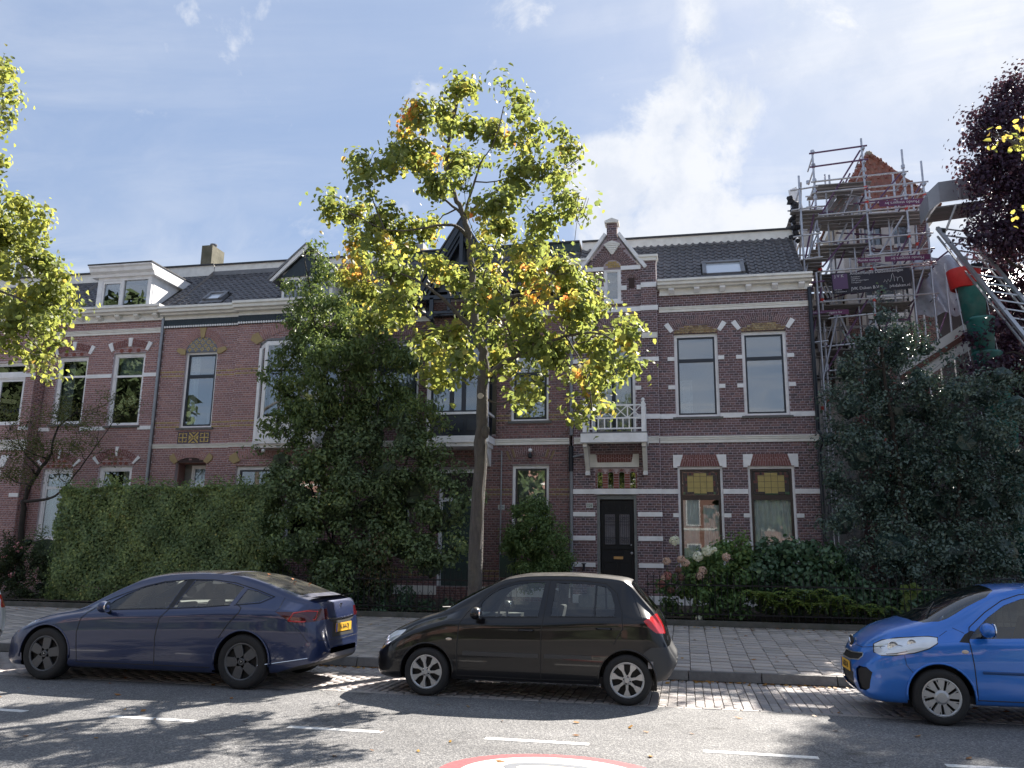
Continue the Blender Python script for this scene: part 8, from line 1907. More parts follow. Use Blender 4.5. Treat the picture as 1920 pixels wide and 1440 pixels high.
tyrem = mat('tyre_rubber', (.018,.018,.019), .85, var=.2, bump=.2, bscale=60)
cglass = glass('car_glass', (.82,.87,.85), .09); cglassd = glass('car_glass_dark', (.45,.5,.48), .13)
silver = mat('silver_wheel', (.42,.43,.44), .35, metal=.55); greyw = mat('grey_aero_cover', (.075,.078,.085), .38, metal=.3); darkrim = mat('rim_shadow', (.012,.012,.013), .7)
redl = mat('tail_lamp_red', (.5,.02,.025), .15, coat=.6); redd = mat('tail_lamp_dark_red', (.06,.006,.01), .12, coat=.6); lampw = mat('headlamp_lens', (.72,.76,.8), .1, coat=.8, metal=.2, var=.12, vscale=9); chrome = mat('chrome', (.75,.76,.78), .12, metal=1)
platey = mat('number_plate_yellow', (.75,.42,.03), .5); platek = mat('number_plate_ink', (.02,.02,.02), .6); plateb = mat('number_plate_blue', (.03,.08,.4), .5)
seatm = mat('car_seat_cloth', (.035,.035,.04), .9); dashm = mat('dashboard', (.02,.02,.022), .7); lightin = mat('pale_interior', (.3,.3,.29), .8)
def carpaint(name, col, dust, dustcol=(.25,.23,.2), metal=0.0, rough=.3):
    """clear-coated paint with dust lying on upward faces"""
    m = mat(name, col, rough, metal=metal, coat=1.0, spec=.5); nt = m.node_tree; N = nt.nodes; L = nt.links; P = N['Principled BSDF']
    g = N.new('ShaderNodeNewGeometry'); sp = N.new('ShaderNodeSeparateXYZ'); L.new(g.outputs['Normal'], sp.inputs[0])
    mr = N.new('ShaderNodeMapRange'); mr.interpolation_type = 'SMOOTHSTEP'; L.new(sp.outputs[2], mr.inputs[0]); mr.inputs[1].default_value = .75; mr.inputs[2].default_value = 1.0; mr.inputs[4].default_value = dust
    tc = N.new('ShaderNodeTexCoord'); no = N.new('ShaderNodeTexNoise'); no.inputs['Scale'].default_value = 7; no.inputs['Detail'].default_value = 8; L.new(tc.outputs['Object'], no.inputs['Vector'])
    m2 = N.new('ShaderNodeMapRange'); L.new(no.outputs[0], m2.inputs[0]); m2.inputs[1].default_value = .3; m2.inputs[2].default_value = .7; m2.inputs[3].default_value = .55; m2.inputs[4].default_value = 1.1
    mu = N.new('ShaderNodeMath'); mu.operation = 'MULTIPLY'; L.new(mr.outputs[0], mu.inputs[0]); L.new(m2.outputs[0], mu.inputs[1])
    # low road grime
    po = N.new('ShaderNodeSeparateXYZ'); L.new(tc.outputs['Object'], po.inputs[0]); m3 = N.new('ShaderNodeMapRange'); L.new(po.outputs[2], m3.inputs[0]); m3.inputs[1].default_value = .45; m3.inputs[2].default_value = .2; m3.inputs[4].default_value = .05
    mx0 = N.new('ShaderNodeMath'); mx0.operation = 'MAXIMUM'; L.new(mu.outputs[0], mx0.inputs[0]); L.new(m3.outputs[0], mx0.inputs[1])
    mx = N.new('ShaderNodeMix'); mx.data_type = 'RGBA'; L.new(mx0.outputs[0], mx.inputs[0]); mx.inputs[6].default_value = (*col, 1); mx.inputs[7].default_value = (*dustcol, 1)
    L.new(mx.outputs[2], P.inputs['Base Color'])
    ct = N.new('ShaderNodeMapRange'); L.new(mx0.outputs[0], ct.inputs[0]); ct.inputs[2].default_value = .6; ct.inputs[3].default_value = 1.0; ct.inputs[4].default_value = .1
    L.new(ct.outputs[0], P.inputs['Coat Weight'])
    ro = N.new('ShaderNodeMapRange'); L.new(mx0.outputs[0], ro.inputs[0]); ro.inputs[2].default_value = .5; ro.inputs[3].default_value = rough; ro.inputs[4].default_value = .75
    L.new(ro.outputs[0], P.inputs['Roughness'])
    return m
def wheel(root, x, s, yo, R_, Rr, kind, z=None):
    """wheel > tyre, rim, hub"""
    z = z or R_; y = s*yo; w = .19
    t = MB().lathe([(Rr,-.0),(Rr+.012,-.012),(R_-.035,-.018),(R_-.012,-.004),(R_,.02),(R_,w-.02),(R_-.012,w),(Rr,w)], (0,0,0), 'y', 40)
    e = bpy.data.objects.new('wheel', None); COL.objects.link(e); e.parent = root; e.location = (x, y, z); e.rotation_euler = (0, RNG.uniform(0,1), 0 if s < 0 else math.pi)
    t.build('tyre', tyrem, e, local=True, smooth=True)
    MB().lathe([(0,.05),(Rr,.05),(Rr,.0),(Rr+.004,-.004)], (0,0,0), 'y', 32).build('rim_well', darkrim, e, local=True)
    b = MB()
    def spoke(poly, a, y0=-.008, y1=.03):
        c_, s_ = math.cos(a), math.sin(a)
        b.prism([(u*c_-v*s_, u*s_+v*c_) for u, v in poly], 'y', y0, y1)
    b.lathe([(Rr-.018,-.002),(Rr-.006,-.012),(Rr+.006,-.010),(Rr+.008,0)], (0,0,0), 'y', 40)
    if kind == 'seven':
        for k in range(7): spoke([(.02,-.016),(Rr*.55,-.014),(Rr*.8,-.034),(Rr-.006,-.042),(Rr-.006,.042),(Rr*.8,.034),(Rr*.55,.014),(.02,.016)], 2*math.pi*k/7)
        b.lathe([(0,-.03),(.028,-.03),(.034,-.018),(.055,-.014),(.055,.01)], (0,0,0), 'y', 20)
        m = silver; bolt = MB()
        for k in range(4): bolt.lathe([(0,-.02),(.009,-.02),(.009,-.008)], (.04*math.cos(k*1.57+.4),0,.04*math.sin(k*1.57+.4)), 'y', 8)
        bolt.build('wheel_bolt', darkrim, e, local=True)
    elif kind == 'aero':
        for k in range(5): spoke([(.02,-.05),(Rr*.45,-.075),(Rr-.004,-Rr*.46),(Rr*.98,-Rr*.2),(Rr*1.0,Rr*.1),(Rr*.8,Rr*.12),(Rr*.5,.035),(.02,.045)], 2*math.pi*k/5, -.004, .02)
        b.lathe([(0,-.012),(.04,-.012),(.05,0)], (0,0,0), 'y', 20); m = greyw
        MB().lathe([(0,-.016),(.022,-.016),(.022,-.01)], (0,0,0), 'y', 16).build('hub_cap', blackpl, e, local=True)
        mk = MB().prism([(-.012,.011),(.012,.011),(.012,.006),(.003,.006),(0,-.013),(-.003,.006),(-.012,.006)], 'y', -.018, -.016); mk.build('hub_emblem', silver, e, local=True)
    else:
        for k in range(9):
            a = 2*math.pi*k/9
            spoke([(.02,-.015),(Rr*.45,-.024),(Rr*.75,-.038),(Rr-.006,-.046),(Rr-.006,.024),(Rr*.72,.02),(Rr*.5,.012),(.02,.015)], a)
            spoke([(Rr*.4,.0),(Rr*.62,.012),(Rr-.01,.042),(Rr-.01,.052),(Rr*.6,.024),(Rr*.4,.008)], a, -.006, .02)
        b.lathe([(0,-.024),(.05,-.022),(.075,-.006),(.075,.01)], (0,0,0), 'y', 24); m = silver
    b.build('rim', m, e, local=True)
    return e
def mirror(root, x, y, z, m, s, dx=.0):
    hb = MB().blob((x, y, z), .1, 3, 3, 0, (.72,.95,.75)); o = hb.build('wing_mirror', m, root, smooth=True, local=True)
    MB().lathe([(0,0),(.07,0),(.068,.012),(0,.012)], (x+.055,y,z), 'x', 20).build('mirror_glass', chrome, o, local=True)
    MB().tube([(x,y-s*.04,z-.04),(x+.0,y-s*.13,z-.07)], [.028,.03], 8).build('mirror_arm', blackpl, o, local=True)
    return o
def seats(root, rows, belt, w=.5):
    for x, xb, hr in rows:
        for y in (-.36, .36):
            c = MB().hexa([(x-.25,y-.23,.42),(x+.22,y-.23,.38),(x+.22,y+.23,.38),(x-.25,y+.23,.42),(x-.26,y-.22,.56),(x+.2,y-.22,.5),(x+.2,y+.22,.5),(x-.26,y+.22,.56)])
            c.hexa([(x+.14,y-.22,.5),(x+.3,y-.22,.5),(x+.3,y+.22,.5),(x+.14,y+.22,.5),(x+.32,y-.17,hr-.2),(x+.42,y-.17,hr-.2),(x+.42,y+.17,hr-.2),(x+.32,y+.17,hr-.2)])
            so = c.build('seat', seatm, root, local=True, bevel=.03)
            MB().blob((x+.39,y,hr-.06), .1, 2, 2, 0, (.5,1.2,.8)).build('headrest', seatm, so, local=True, smooth=True)
def plate(root, loc, rot, txt, w=.52, h=.11):
    p = MB().box(-w/2,w/2,-.006,0,-h/2,h/2).build('number_plate', platey, root, local=True); p.location = loc; p.rotation_euler = rot
    MB().box(-w/2+.002,-w/2+.045,-.0075,-.006,-h/2+.002,h/2-.002).build('blue_band', plateb, p, local=True)
    text_obj(txt, h*.86, platek, p, (.02,-.008,0), (R(90),0,0), name='plate_text', extrude=.0006, sx=.84)
    return p

# ---- black hatchback
getz = thing('parked_car', 'black five door hatchback with dusty roof and silver hubcaps', 'car', (-3.168, 11.065, 0), group='cars parked along the kerb')
blackc = carpaint('black_car_paint', (.004,.004,.006), .45, (.11,.10,.09)); blackc.node_tree.nodes['Principled BSDF'].inputs['Specular IOR Level'].default_value = .2; blackc.node_tree.nodes['Principled BSDF'].inputs['Coat IOR'].default_value = 1.4
lo = lambda c: True
wy = lambda a: (lambda c: abs(c.y) > a)
spec = dict(x0=-.77, x1=3.03, sill=.2,
    top=[(-.77,.56),(-.72,.64),(-.6,.72),(-.48,.795),(-.16,.92),(.06,.99),(.30,1.15),(.53,1.27),(.80,1.39),(.95,1.44),(1.20,1.48),(1.65,1.492),(2.09,1.475),(2.39,1.445),(2.50,1.41),(2.60,1.30),(2.72,1.16),(2.83,1.02),(2.89,.9),(2.92,.74),(2.97,.64),(3.03,.56)],
    edge=[(-.77,.5),(-.6,.64),(-.34,.77),(-.18,.85),(.04,.925),(.22,.97),(.45,1.09),(.68,1.24),(.96,1.375),(1.32,1.42),(1.74,1.43),(2.15,1.415),(2.40,1.385),(2.52,1.27),(2.66,1.12),(2.78,1.0),(2.88,.84),(2.95,.64),(3.03,.5)],
    edgey=[(-.77,.3),(-.6,.56),(-.2,.64),(.3,.66),(.7,.60),(1.0,.555),(1.6,.545),(2.3,.53),(2.6,.58),(2.85,.64),(3.03,.4)],
    belt=[(-.77,.45),(-.5,.62),(-.1,.80),(.3,.90),(1.4,.94),(2.3,.985),(2.7,.98),(2.85,.8),(3.03,.48)],
    plan=[(-.77,.40),(-.73,.56),(-.62,.69),(-.42,.79),(-.1,.825),(.5,.832),(2.2,.832),(2.6,.82),(2.82,.77),(2.95,.68),(3.03,.5)],
    bot=[(-.77,.30),(-.68,.19),(-.4,.18),(.3,.2),(2.1,.2),(2.7,.24),(2.9,.28),(3.03,.42)],
    arches=[(0,.285,.335),(2.455,.285,.335)],
    features=[('door','side',[(.40,.25),(.40,.86),(.50,1.00),(.60,1.10),(.72,1.22),(.86,1.31),(1.1,1.385),(1.50,1.405),(1.45,.95),(1.43,.80),(1.43,.25)],blackc,lo),
              ('door','side',[(1.435,.25),(1.435,.80),(1.455,.95),(1.505,1.405),(1.9,1.40),(2.2,1.375),(2.33,1.27),(2.40,1.05),(2.41,.86),(2.28,.66),(2.12,.5),(2.07,.3),(2.07,.25)],blackc,lo),
              ('window','side',[(.63,.955),(.66,1.12),(.74,1.20),(.86,1.275),(1.04,1.335),(1.22,1.365),(1.44,1.37),(1.385,.975)],cglass,lo),
              ('window','side',[(1.54,.985),(1.585,1.37),(1.87,1.365),(2.07,1.352),(2.06,.99)],cglass,lo),
              ('window','side',[(2.085,.99),(2.095,1.35),(2.2,1.33),(2.26,1.27),(2.31,1.13),(2.31,1.0)],cglass,lo),
              ('windscreen','top',[(.10,-.5),(.20,-.585),(.30,-.60),(.84,-.535),(.905,-.48),(.925,-.3),(.925,.3),(.905,.48),(.84,.535),(.30,.60),(.20,.585),(.10,.5),(.07,0)],cglassd,lambda c: .05 < c.x < .95),
              ('rear_window','top',[(2.50,-.46),(2.55,-.50),(2.72,-.545),(2.79,-.5),(2.80,0),(2.79,.5),(2.72,.545),(2.55,.5),(2.50,.46)],cglassd,lambda c: c.x > 2.4),
              ('headlight','any',[(-.70,.565),(-.62,.67),(-.50,.735),(-.34,.762),(-.38,.69),(-.50,.61),(-.6,.57)],lampw,wy(.38)),
              ('tail_light','any',[(2.655,.955),(2.79,1.03),(2.95,1.02),(2.95,.80),(2.80,.82),(2.72,.88)],redl,wy(.5)),
              ('rear_bumper','any',[(2.60,.50),(2.66,.60),(2.74,.655),(3.1,.665),(3.1,.1),(2.79,.1),(2.79,.36),(2.74,.47)],dullpl,lambda c: c.x > 2.55),
              ('intake','front',[(-.5,.28),(.5,.28),(.5,.42),(-.5,.42)],blackpl,lambda c: c.x < -.6)])
surf, seam, fseam, FF, tr, ob = make_car(getz, spec, blackc)
seam([(.58,1.08),(.48,.99),(.40,.86),(.385,.6),(.385,.26),(1.43,.25),(2.06,.26)]); seam([(1.505,1.405),(1.45,.95),(1.43,.80),(1.43,.26)]); seam([(2.33,1.27),(2.40,1.05),(2.41,.86),(2.30,.68)])
seam([(.6,1.1),(.72,1.22),(.86,1.31),(1.1,1.385),(1.5,1.405),(1.9,1.4),(2.2,1.375),(2.33,1.27)]); seam([(-.34,.77),(-.1,.875),(.1,.935),(.3,1.0)], r_=.003); seam([(2.66,.95),(2.60,1.08),(2.52,1.26)], r_=.003)
seam([(-.5,.60),(-.42,.52),(-.36,.47)], r_=.003)
fseam([(-.45,-.0),(-.45,.0)], 0)
seam([(.62,.945),(1.39,.965)], r_=.008, name='window_rubber'); seam([(1.53,.975),(2.33,.99)], r_=.008, name='window_rubber')
for s in (-1, 1):
    for a, b_ in ((.46,1.40),(1.47,2.04)):
        md = MB(); 
        P_ = [surf(a+(b_-a)*k/8, .52, s) for k in range(9)]
        for k in range(8):
            p, q = P_[k], P_[k+1]
            md.hexa([(p.x,p.y+s*.0,.495),(q.x,q.y,.495),(q.x,q.y+s*.012,.497),(p.x,p.y+s*.012,.497),(p.x,p.y,.545),(q.x,q.y,.545),(q.x,q.y+s*.01,.543),(p.x,p.y+s*.01,.543)])
        md.build('side_moulding', dullpl, getz, local=True)
    for a, z_ in ((1.25,.81),(2.19,.855)):
        p = surf(a, z_, s); hd = MB().tube([(a-.09,p.y+s*.002,z_),(a-.06,p.y+s*.03,z_),(a+.06,p.y+s*.03,z_),(a+.09,p.y+s*.002,z_)], .013, 8); hd.build('door_handle', blackc, getz, local=True, smooth=True)
        MB().lathe([(0,0),(.06,0)], (a,p.y+s*.001,z_-.008), 'y', 16)
    p = surf(.28,.68,s); MB().blob((.28,p.y,.68), .035, 1, 2, 0, (1.2,.3,.5)).build('side_indicator', mat('clear_indicator', (.6,.5,.4), .2), getz, local=True, smooth=True)
    mirror(getz, .64, s*.93, 1.0, blackc, s)
    wheel(getz, 0, s, .815, .285, .195, 'seven'); wheel(getz, 2.455, s, .815, .285, .195, 'seven')
    p = surf(2.72,.44,s)
MB().box(2.70,2.76,-.80,-.77,.42,.5).build('side_reflector', mat('grey_reflector', (.25,.25,.27), .3), getz, local=True)
seats(getz, ((1.15,0,1.26),(2.0,0,1.2)), .95)
MB().hexa([(.35,-.68,.75),(.75,-.68,.6),(.75,.68,.6),(.35,.68,.75),(.2,-.66,.93),(.72,-.68,.93),(.72,.68,.93),(.2,.66,.93)]).build('dashboard', dashm, getz, local=True)
MB().tube([(.86+.02*math.cos(a),-.37+.18*math.cos(a),.92+.17*math.sin(a)) for a in [2*math.pi*k/20 for k in range(21)]], .015, 6, cap=False).tube([(.88,-.37,.92),(.7,-.37,.86)], .03, 6).build('steering_wheel', dashm, getz, local=True, smooth=True)
MB().box(.3,2.75,-.74,.74,.22,.3).box(2.45,2.75,-.6,.6,.3,.9).build('floor_pan', dashm, getz, local=True)
pp_ = MB().box(.3,.6,-.3,.1,.94,.955).box(.75,.95,.35,.6,.60,.93).build('dashboard_papers', lightin, getz, local=True)
for s in (-1, 1):      # wipers
    MB().tube([(.16,s*.1,.96+.065),(.12,-.35+s*.25,.985+.06)], .008, 5).build('wiper', blackpl, getz, local=True)

# ---- dark blue saloon
tes = thing('parked_car', 'dark blue electric sedan with glass roof and grey wheel covers', 'car', (-8.417, 10.945, 0), group='cars parked along the kerb')
bluec = carpaint('dark_blue_car_paint', (.009,.021,.078), .45, (.2,.19,.18), metal=.35, rough=.35)
roofg = mat('dusty_roof_glass', (.03,.03,.032), .25, coat=.5, dirt=((.16,.15,.12), 4, .75))
spec = dict(x0=-.84, x1=3.86, sill=.19,
    top=[(-.84,.50),(-.78,.60),(-.68,.675),(-.5,.745),(-.28,.805),(.0,.865),(.22,.905),(.36,.97),(.6,1.10),(.88,1.25),(1.09,1.345),(1.3,1.395),(1.52,1.425),(2.05,1.443),(2.61,1.415),(2.94,1.345),(3.22,1.26),(3.45,1.18),(3.6,1.135),(3.74,1.10),(3.79,1.05),(3.81,.9),(3.84,.7),(3.86,.55)],
    edge=[(-.84,.42),(-.7,.58),(-.52,.69),(-.11,.82),(.2,.87),(.36,.90),(.5,.965),(.66,1.05),(1.03,1.215),(1.38,1.315),(1.70,1.36),(2.11,1.378),(2.51,1.355),(2.91,1.27),(3.2,1.17),(3.42,1.10),(3.65,1.06),(3.76,1.0),(3.81,.8),(3.86,.48)],
    edgey=[(-.84,.35),(-.6,.6),(-.2,.70),(.3,.735),(.6,.70),(1.0,.635),(1.5,.585),(2.3,.575),(2.9,.60),(3.3,.65),(3.6,.64),(3.86,.5)],
    belt=[(-.84,.36),(-.6,.58),(-.1,.76),(.5,.865),(1.7,.93),(2.6,.975),(3.2,.97),(3.6,.94),(3.8,.74),(3.86,.42)],
    plan=[(-.84,.42),(-.79,.62),(-.65,.78),(-.4,.885),(0,.925),(.8,.912),(1.6,.91),(2.3,.925),(2.9,.93),(3.3,.895),(3.6,.815),(3.77,.70),(3.86,.5)],
    bot=[(-.84,.26),(-.75,.17),(-.4,.16),(.4,.17),(2.5,.17),(3.3,.2),(3.6,.25),(3.8,.33),(3.86,.42)],
    arches=[(0,.335,.375),(2.875,.335,.38)],
    features=[('door','side',[(.50,.25),(.46,.62),(.49,.80),(.62,.93),(.80,1.02),(1.03,1.17),(1.4,1.285),(1.88,1.335),(1.76,.95),(1.65,.83),(1.62,.60),(1.64,.25)],bluec,lo),
              ('door','side',[(1.645,.25),(1.625,.60),(1.655,.83),(1.765,.95),(1.885,1.335),(2.25,1.34),(2.55,1.31),(2.76,1.25),(2.70,1.05),(2.79,.95),(2.66,.80),(2.52,.62),(2.46,.45),(2.44,.25)],bluec,lo),
              ('window','side',[(.80,.965),(.86,1.03),(1.0,1.115),(1.23,1.215),(1.50,1.28),(1.83,1.312),(1.73,.975),(1.70,.955),(.86,.925)],cglass,lo),
              ('window','side',[(1.96,1.316),(2.23,1.315),(2.50,1.285),(2.70,1.24),(2.62,1.03),(2.5,1.01),(1.82,.972)],cglass,lo),
              ('window','side',[(2.76,1.22),(2.9,1.195),(3.12,1.125),(3.0,1.07),(2.70,1.03)],cglassd,lo),
              ('window_pillar','side',[(1.835,1.318),(1.95,1.32),(1.81,.968),(1.735,.963)],blackpl,lo),
              ('windscreen','top',[(.28,-.45),(.36,-.62),(.46,-.665),(1.0,-.595),(1.10,-.5),(1.14,0),(1.10,.5),(1.0,.595),(.46,.665),(.36,.62),(.28,.45),(.25,0)],cglassd,lambda c: .2 < c.x < 1.16),
              ('roof_glass','top',[(1.20,-.49),(1.6,-.515),(2.3,-.52),(2.36,0),(2.3,.52),(1.6,.515),(1.20,.49),(1.22,0)],roofg,lambda c: c.x > 1.1),
              ('rear_window','top',[(2.40,-.52),(2.9,-.545),(3.3,-.575),(3.46,-.53),(3.5,0),(3.46,.53),(3.3,.575),(2.9,.545),(2.40,.52),(2.44,0)],roofg,lambda c: c.x > 2.3),
              ('headlight','any',[(-.76,.60),(-.62,.67),(-.42,.735),(-.40,.715),(-.55,.64),(-.72,.57)],lampw,wy(.45)),
              ('tail_light','any',[(3.27,.955),(3.50,.955),(3.66,.985),(3.9,.985),(3.9,.875),(3.72,.83),(3.53,.825),(3.41,.875)],redd,wy(.42)),
              ('diffuser','any',[(3.35,.14),(3.35,.22),(3.6,.30),(3.9,.36),(3.9,.14)],blackpl,lambda c: c.x > 3.3),
              ('plate_recess','rear',[(-.36,.62),(-.30,.80),(-.42,.835),(.42,.835),(.30,.80),(.36,.62)],blackpl,lambda c: c.x > 3.5)])
surf, seam, fseam, FF, tr, ob = make_car(tes, spec, bluec)
seam([(.62,.93),(.49,.80),(.455,.62),(.50,.25),(1.64,.25),(2.44,.25)]); seam([(1.76,.95),(1.655,.83),(1.62,.60),(1.64,.26)]); seam([(2.70,1.04),(2.80,.99),(2.79,.93),(2.66,.80),(2.54,.62)])
seam([(.84,.915),(1.2,.935),(1.75,.955),(2.3,.99),(2.62,1.02)], r_=.009, name='window_rubber'); seam([(.66,1.0),(.9,1.10),(1.23,1.225),(1.5,1.29),(1.9,1.325),(2.25,1.325),(2.55,1.295),(2.9,1.21),(3.16,1.13),(3.02,1.055),(2.68,1.02)], r_=.007, name='window_rubber')
seam([(-.6,.69),(-.2,.80),(.2,.87),(.5,.94)], r_=.003); seam([(3.29,1.12),(3.3,1.0),(3.27,.955)], r_=.003); seam([(3.41,.87),(3.6,.72),(3.7,.58)], r_=.0025)
for s in (-1, 1):
    for a, z_ in ((1.45,.80),(2.42,.85)):
        p = surf(a, z_, s); MB().box(a-.11,a+.11,min(p.y,p.y+s*.004),max(p.y,p.y+s*.004),z_-.012,z_+.012).build('door_handle', bluec, tes, local=True, bevel=.003)
    mirror(tes, .90, s*1.02, .965, bluec, s)
    wheel(tes, 0, s, .905, .335, .225, 'aero'); wheel(tes, 2.875, s, .905, .335, .225, 'aero')
    cl = [surf(3.41+.05*k, .87+.0*k, s) for k in range(4)]
    MB().tube([surf(x_,z_,s)+Vector((0,s*.003,0)) for x_, z_ in ((3.45,.845),(3.5,.94),(3.64,.965),(3.74,.955),(3.74,.86),(3.62,.835),(3.46,.845))], .010, 6).build('tail_light_ring', redl, tes, local=True, smooth=True)
tb_ = MB().grid(lambda u, v: (3.66+.13*v-.05*abs(2*u-1)**2, -.62+1.24*u, 1.118+.03*v), 16, 2); tb_.build('boot_lip', blackpl, tes, local=True, smooth=True, fix=False)
fseam([(-.45,.86),(-.2,.845),(0,.84),(.2,.845),(.45,.86)], 1, r_=.014, m=chrome, name='boot_trim')
fseam([(-.72,.60),(-.3,.59),(0,.585),(.3,.59),(.72,.60)], 1)
em = MB().prism([(-.035,.035),(.035,.035),(.03,.022),(.01,.022),(0,-.04),(-.01,.022),(-.03,.022)], 'y', -.004, 0).build('badge', chrome, tes, local=True)
h = tr.ray_cast(Vector((6,0,1.0)), Vector((-1,0,0))); em.location = h[0]+Vector((.004,0,0)); em.rotation_euler = (0,0,R(90))
h = tr.ray_cast(Vector((6,0,.73)), Vector((-1,0,0))); plate(tes, h[0]+Vector((.012,0,0)), (R(0),R(0),R(90)), 'N-364-DJ')
MB().tube([surf(3.1+.1*k, .30+.015*k,-1)+Vector((0,-.003,0)) for k in range(7)], .006, 5).build('chrome_strip', chrome, tes, local=True)
seats(tes, ((1.35,0,1.22),(2.3,0,1.16)), .95)
MB().hexa([(.55,-.75,.7),(1.0,-.75,.6),(1.0,.75,.6),(.55,.75,.7),(.45,-.72,.88),(.98,-.75,.9),(.98,.75,.9),(.45,.72,.88)]).box(.96,.98,-.62,.62,.84,.89).build('dashboard', dashm, tes, local=True)
MB().box(.99,1.0,-.18,.18,.86,1.04).build('centre_screen', blackpl, tes, local=True); MB().box(.5,1.8,.80,.84,.86,.93).build('far_door_card', lightin, tes, local=True)
MB().tube([(1.12+.02*math.cos(a),-.4+.18*math.cos(a),.92+.17*math.sin(a)) for a in [2*math.pi*k/20 for k in range(21)]], .015, 6, cap=False).tube([(1.14,-.4,.92),(.98,-.4,.88)], .03, 6).build('steering_wheel', dashm, tes, local=True, smooth=True)
MB().box(.4,3.3,-.78,.78,.2,.28).box(2.75,3.4,-.66,.66,.28,.96).build('floor_pan', dashm, tes, local=True)
for k, (x_, y_) in enumerate(((2.75,-.1),(3.0,.1),(3.12,-.05),(3.2,.25))):
    h = tr.ray_cast(Vector((x_,y_,4)), Vector((0,0,-1))); lf = MB().add([(-.03,-.01,.012),(0,-.022,.004),(.03,0,.014),(0,.022,.006)], [(0,1,2,3)]).build('fallen_leaf', mat('orange_fallen_leaf', (.5,.16,.03), .7), None, fix=False)
    lf.location = Vector(h[0])+Vector((-8.417,10.945,.004)); lf.rotation_euler = (.1,.3,k); tag(lf, ['small orange leaf lying highest on the blue sedan\'s rear glass', 'orange leaf at the middle of the blue sedan\'s rear glass', 'orange leaf low on the blue sedan\'s rear glass', 'orange leaf on the far side of the blue sedan\'s rear glass'][k], 'leaf', 'leaves on the rear glass')

# ---- bright blue city car, its rear beyond the frame
c1 = thing('parked_car', 'bright blue small city car cut by the right edge of the picture', 'car', (2.61, 10.765, 0), group='cars parked along the kerb')
bluel = carpaint('bright_blue_car_paint', (.016,.15,.56), .1, (.2,.2,.2), metal=.3, rough=.3)
spec = dict(x0=-.79, x1=2.64, sill=.2,
    top=[(-.79,.62),(-.76,.70),(-.71,.77),(-.61,.855),(-.52,.915),(-.39,.98),(-.19,1.045),(-.03,1.10),(.15,1.20),(.41,1.335),(.61,1.41),(.87,1.45),(1.18,1.465),(1.7,1.45),(2.1,1.40),(2.3,1.30),(2.42,1.1),(2.52,.9),(2.6,.7),(2.64,.6)],
    edge=[(-.79,.54),(-.7,.66),(-.5,.80),(-.19,.90),(.03,.945),(.2,.99),(.44,1.13),(.65,1.27),(.79,1.335),(.97,1.385),(1.4,1.41),(2.0,1.36),(2.25,1.22),(2.42,1.0),(2.55,.75),(2.64,.5)],
    edgey=[(-.79,.3),(-.65,.46),(-.4,.6),(0,.67),(.3,.66),(.8,.575),(1.5,.55),(2.1,.53),(2.5,.56),(2.64,.4)],
    belt=[(-.79,.5),(-.55,.70),(-.2,.82),(.3,.865),(1,.90),(2.1,1.0),(2.4,.85),(2.64,.46)],
    plan=[(-.79,.45),(-.765,.56),(-.69,.66),(-.55,.745),(-.3,.80),(0,.815),(.5,.815),(2,.815),(2.4,.75),(2.64,.5)],
    bot=[(-.79,.32),(-.72,.22),(-.5,.19),(0,.2),(2.3,.22),(2.64,.4)],
    arches=[(0,.29,.335),(2.34,.29,.335)],
    features=[('door','side',[(.35,.27),(.345,.62),(.325,.86),(.36,1.0),(.55,1.16),(.74,1.285),(.92,1.35),(1.2,1.385),(1.52,1.385),(1.56,.95),(1.56,.27)],bluel,lo),
              ('window','side',[(.34,.885),(.40,.96),(.56,1.105),(.75,1.235),(.93,1.305),(1.15,1.345),(1.46,1.35),(1.46,.93)],cglass,lo),
              ('window','side',[(1.58,.95),(1.58,1.345),(1.9,1.31),(2.02,1.05)],cglassd,lo),
              ('window_triangle','side',[(.225,.85),(.30,.93),(.37,.97),(.40,.96),(.335,.88),(.32,.845)],blackpl,lo),
              ('windscreen','top',[(-.14,-.42),(-.06,-.56),(.08,-.625),(.16,-.625),(.60,-.565),(.70,-.48),(.72,0),(.70,.48),(.60,.565),(.16,.625),(.08,.625),(-.06,.56),(-.14,.42),(-.17,0)],cglassd,lambda c: -.25 < c.x < .75),
              ('headlight','any',[(-.60,.70),(-.58,.78),(-.50,.83),(-.36,.862),(-.19,.882),(-.05,.895),(.03,.888),(.01,.83),(-.08,.775),(-.23,.725),(-.42,.69),(-.55,.68)],lampw,wy(.36)),
              ('grille','front',[(-.40,.60),(-.44,.64),(-.42,.675),(-.2,.665),(.2,.665),(.42,.675),(.44,.64),(.40,.60),(.2,.585),(-.2,.585)],blackpl,lambda c: c.x < -.6),
              ('intake','front',[(-.33,.27),(-.37,.46),(.37,.46),(.33,.27)],blackpl,lambda c: c.x < -.55),
              ('fog_lamp_recess','front',[(-.50,.30),(-.47,.50),(-.50,.545),(-.64,.545),(-.69,.50),(-.66,.33),(-.62,.30)],blackpl,lambda c: c.x < -.4),
              ('fog_lamp_recess','front',[(.50,.30),(.47,.50),(.50,.545),(.64,.545),(.69,.50),(.66,.33),(.62,.30)],blackpl,lambda c: c.x < -.4)])
surf, seam, fseam, FF, tr, ob = make_car(c1, spec, bluel); surf_c1 = surf
seam([(.36,1.0),(.325,.86),(.345,.62),(.355,.27),(1.56,.27)]); seam([(.36,1.0),(.55,1.16),(.74,1.285),(.92,1.35),(1.2,1.385),(1.5,1.385)]); seam([(1.55,1.38),(1.58,.95),(1.56,.27)])
seam([(-.33,.70),(-.32,.60),(-.26,.52)], r_=.003); seam([(.05,.90),(.14,.955)], r_=.003); seam([(.2,.99),(.3,.94)], r_=.003)
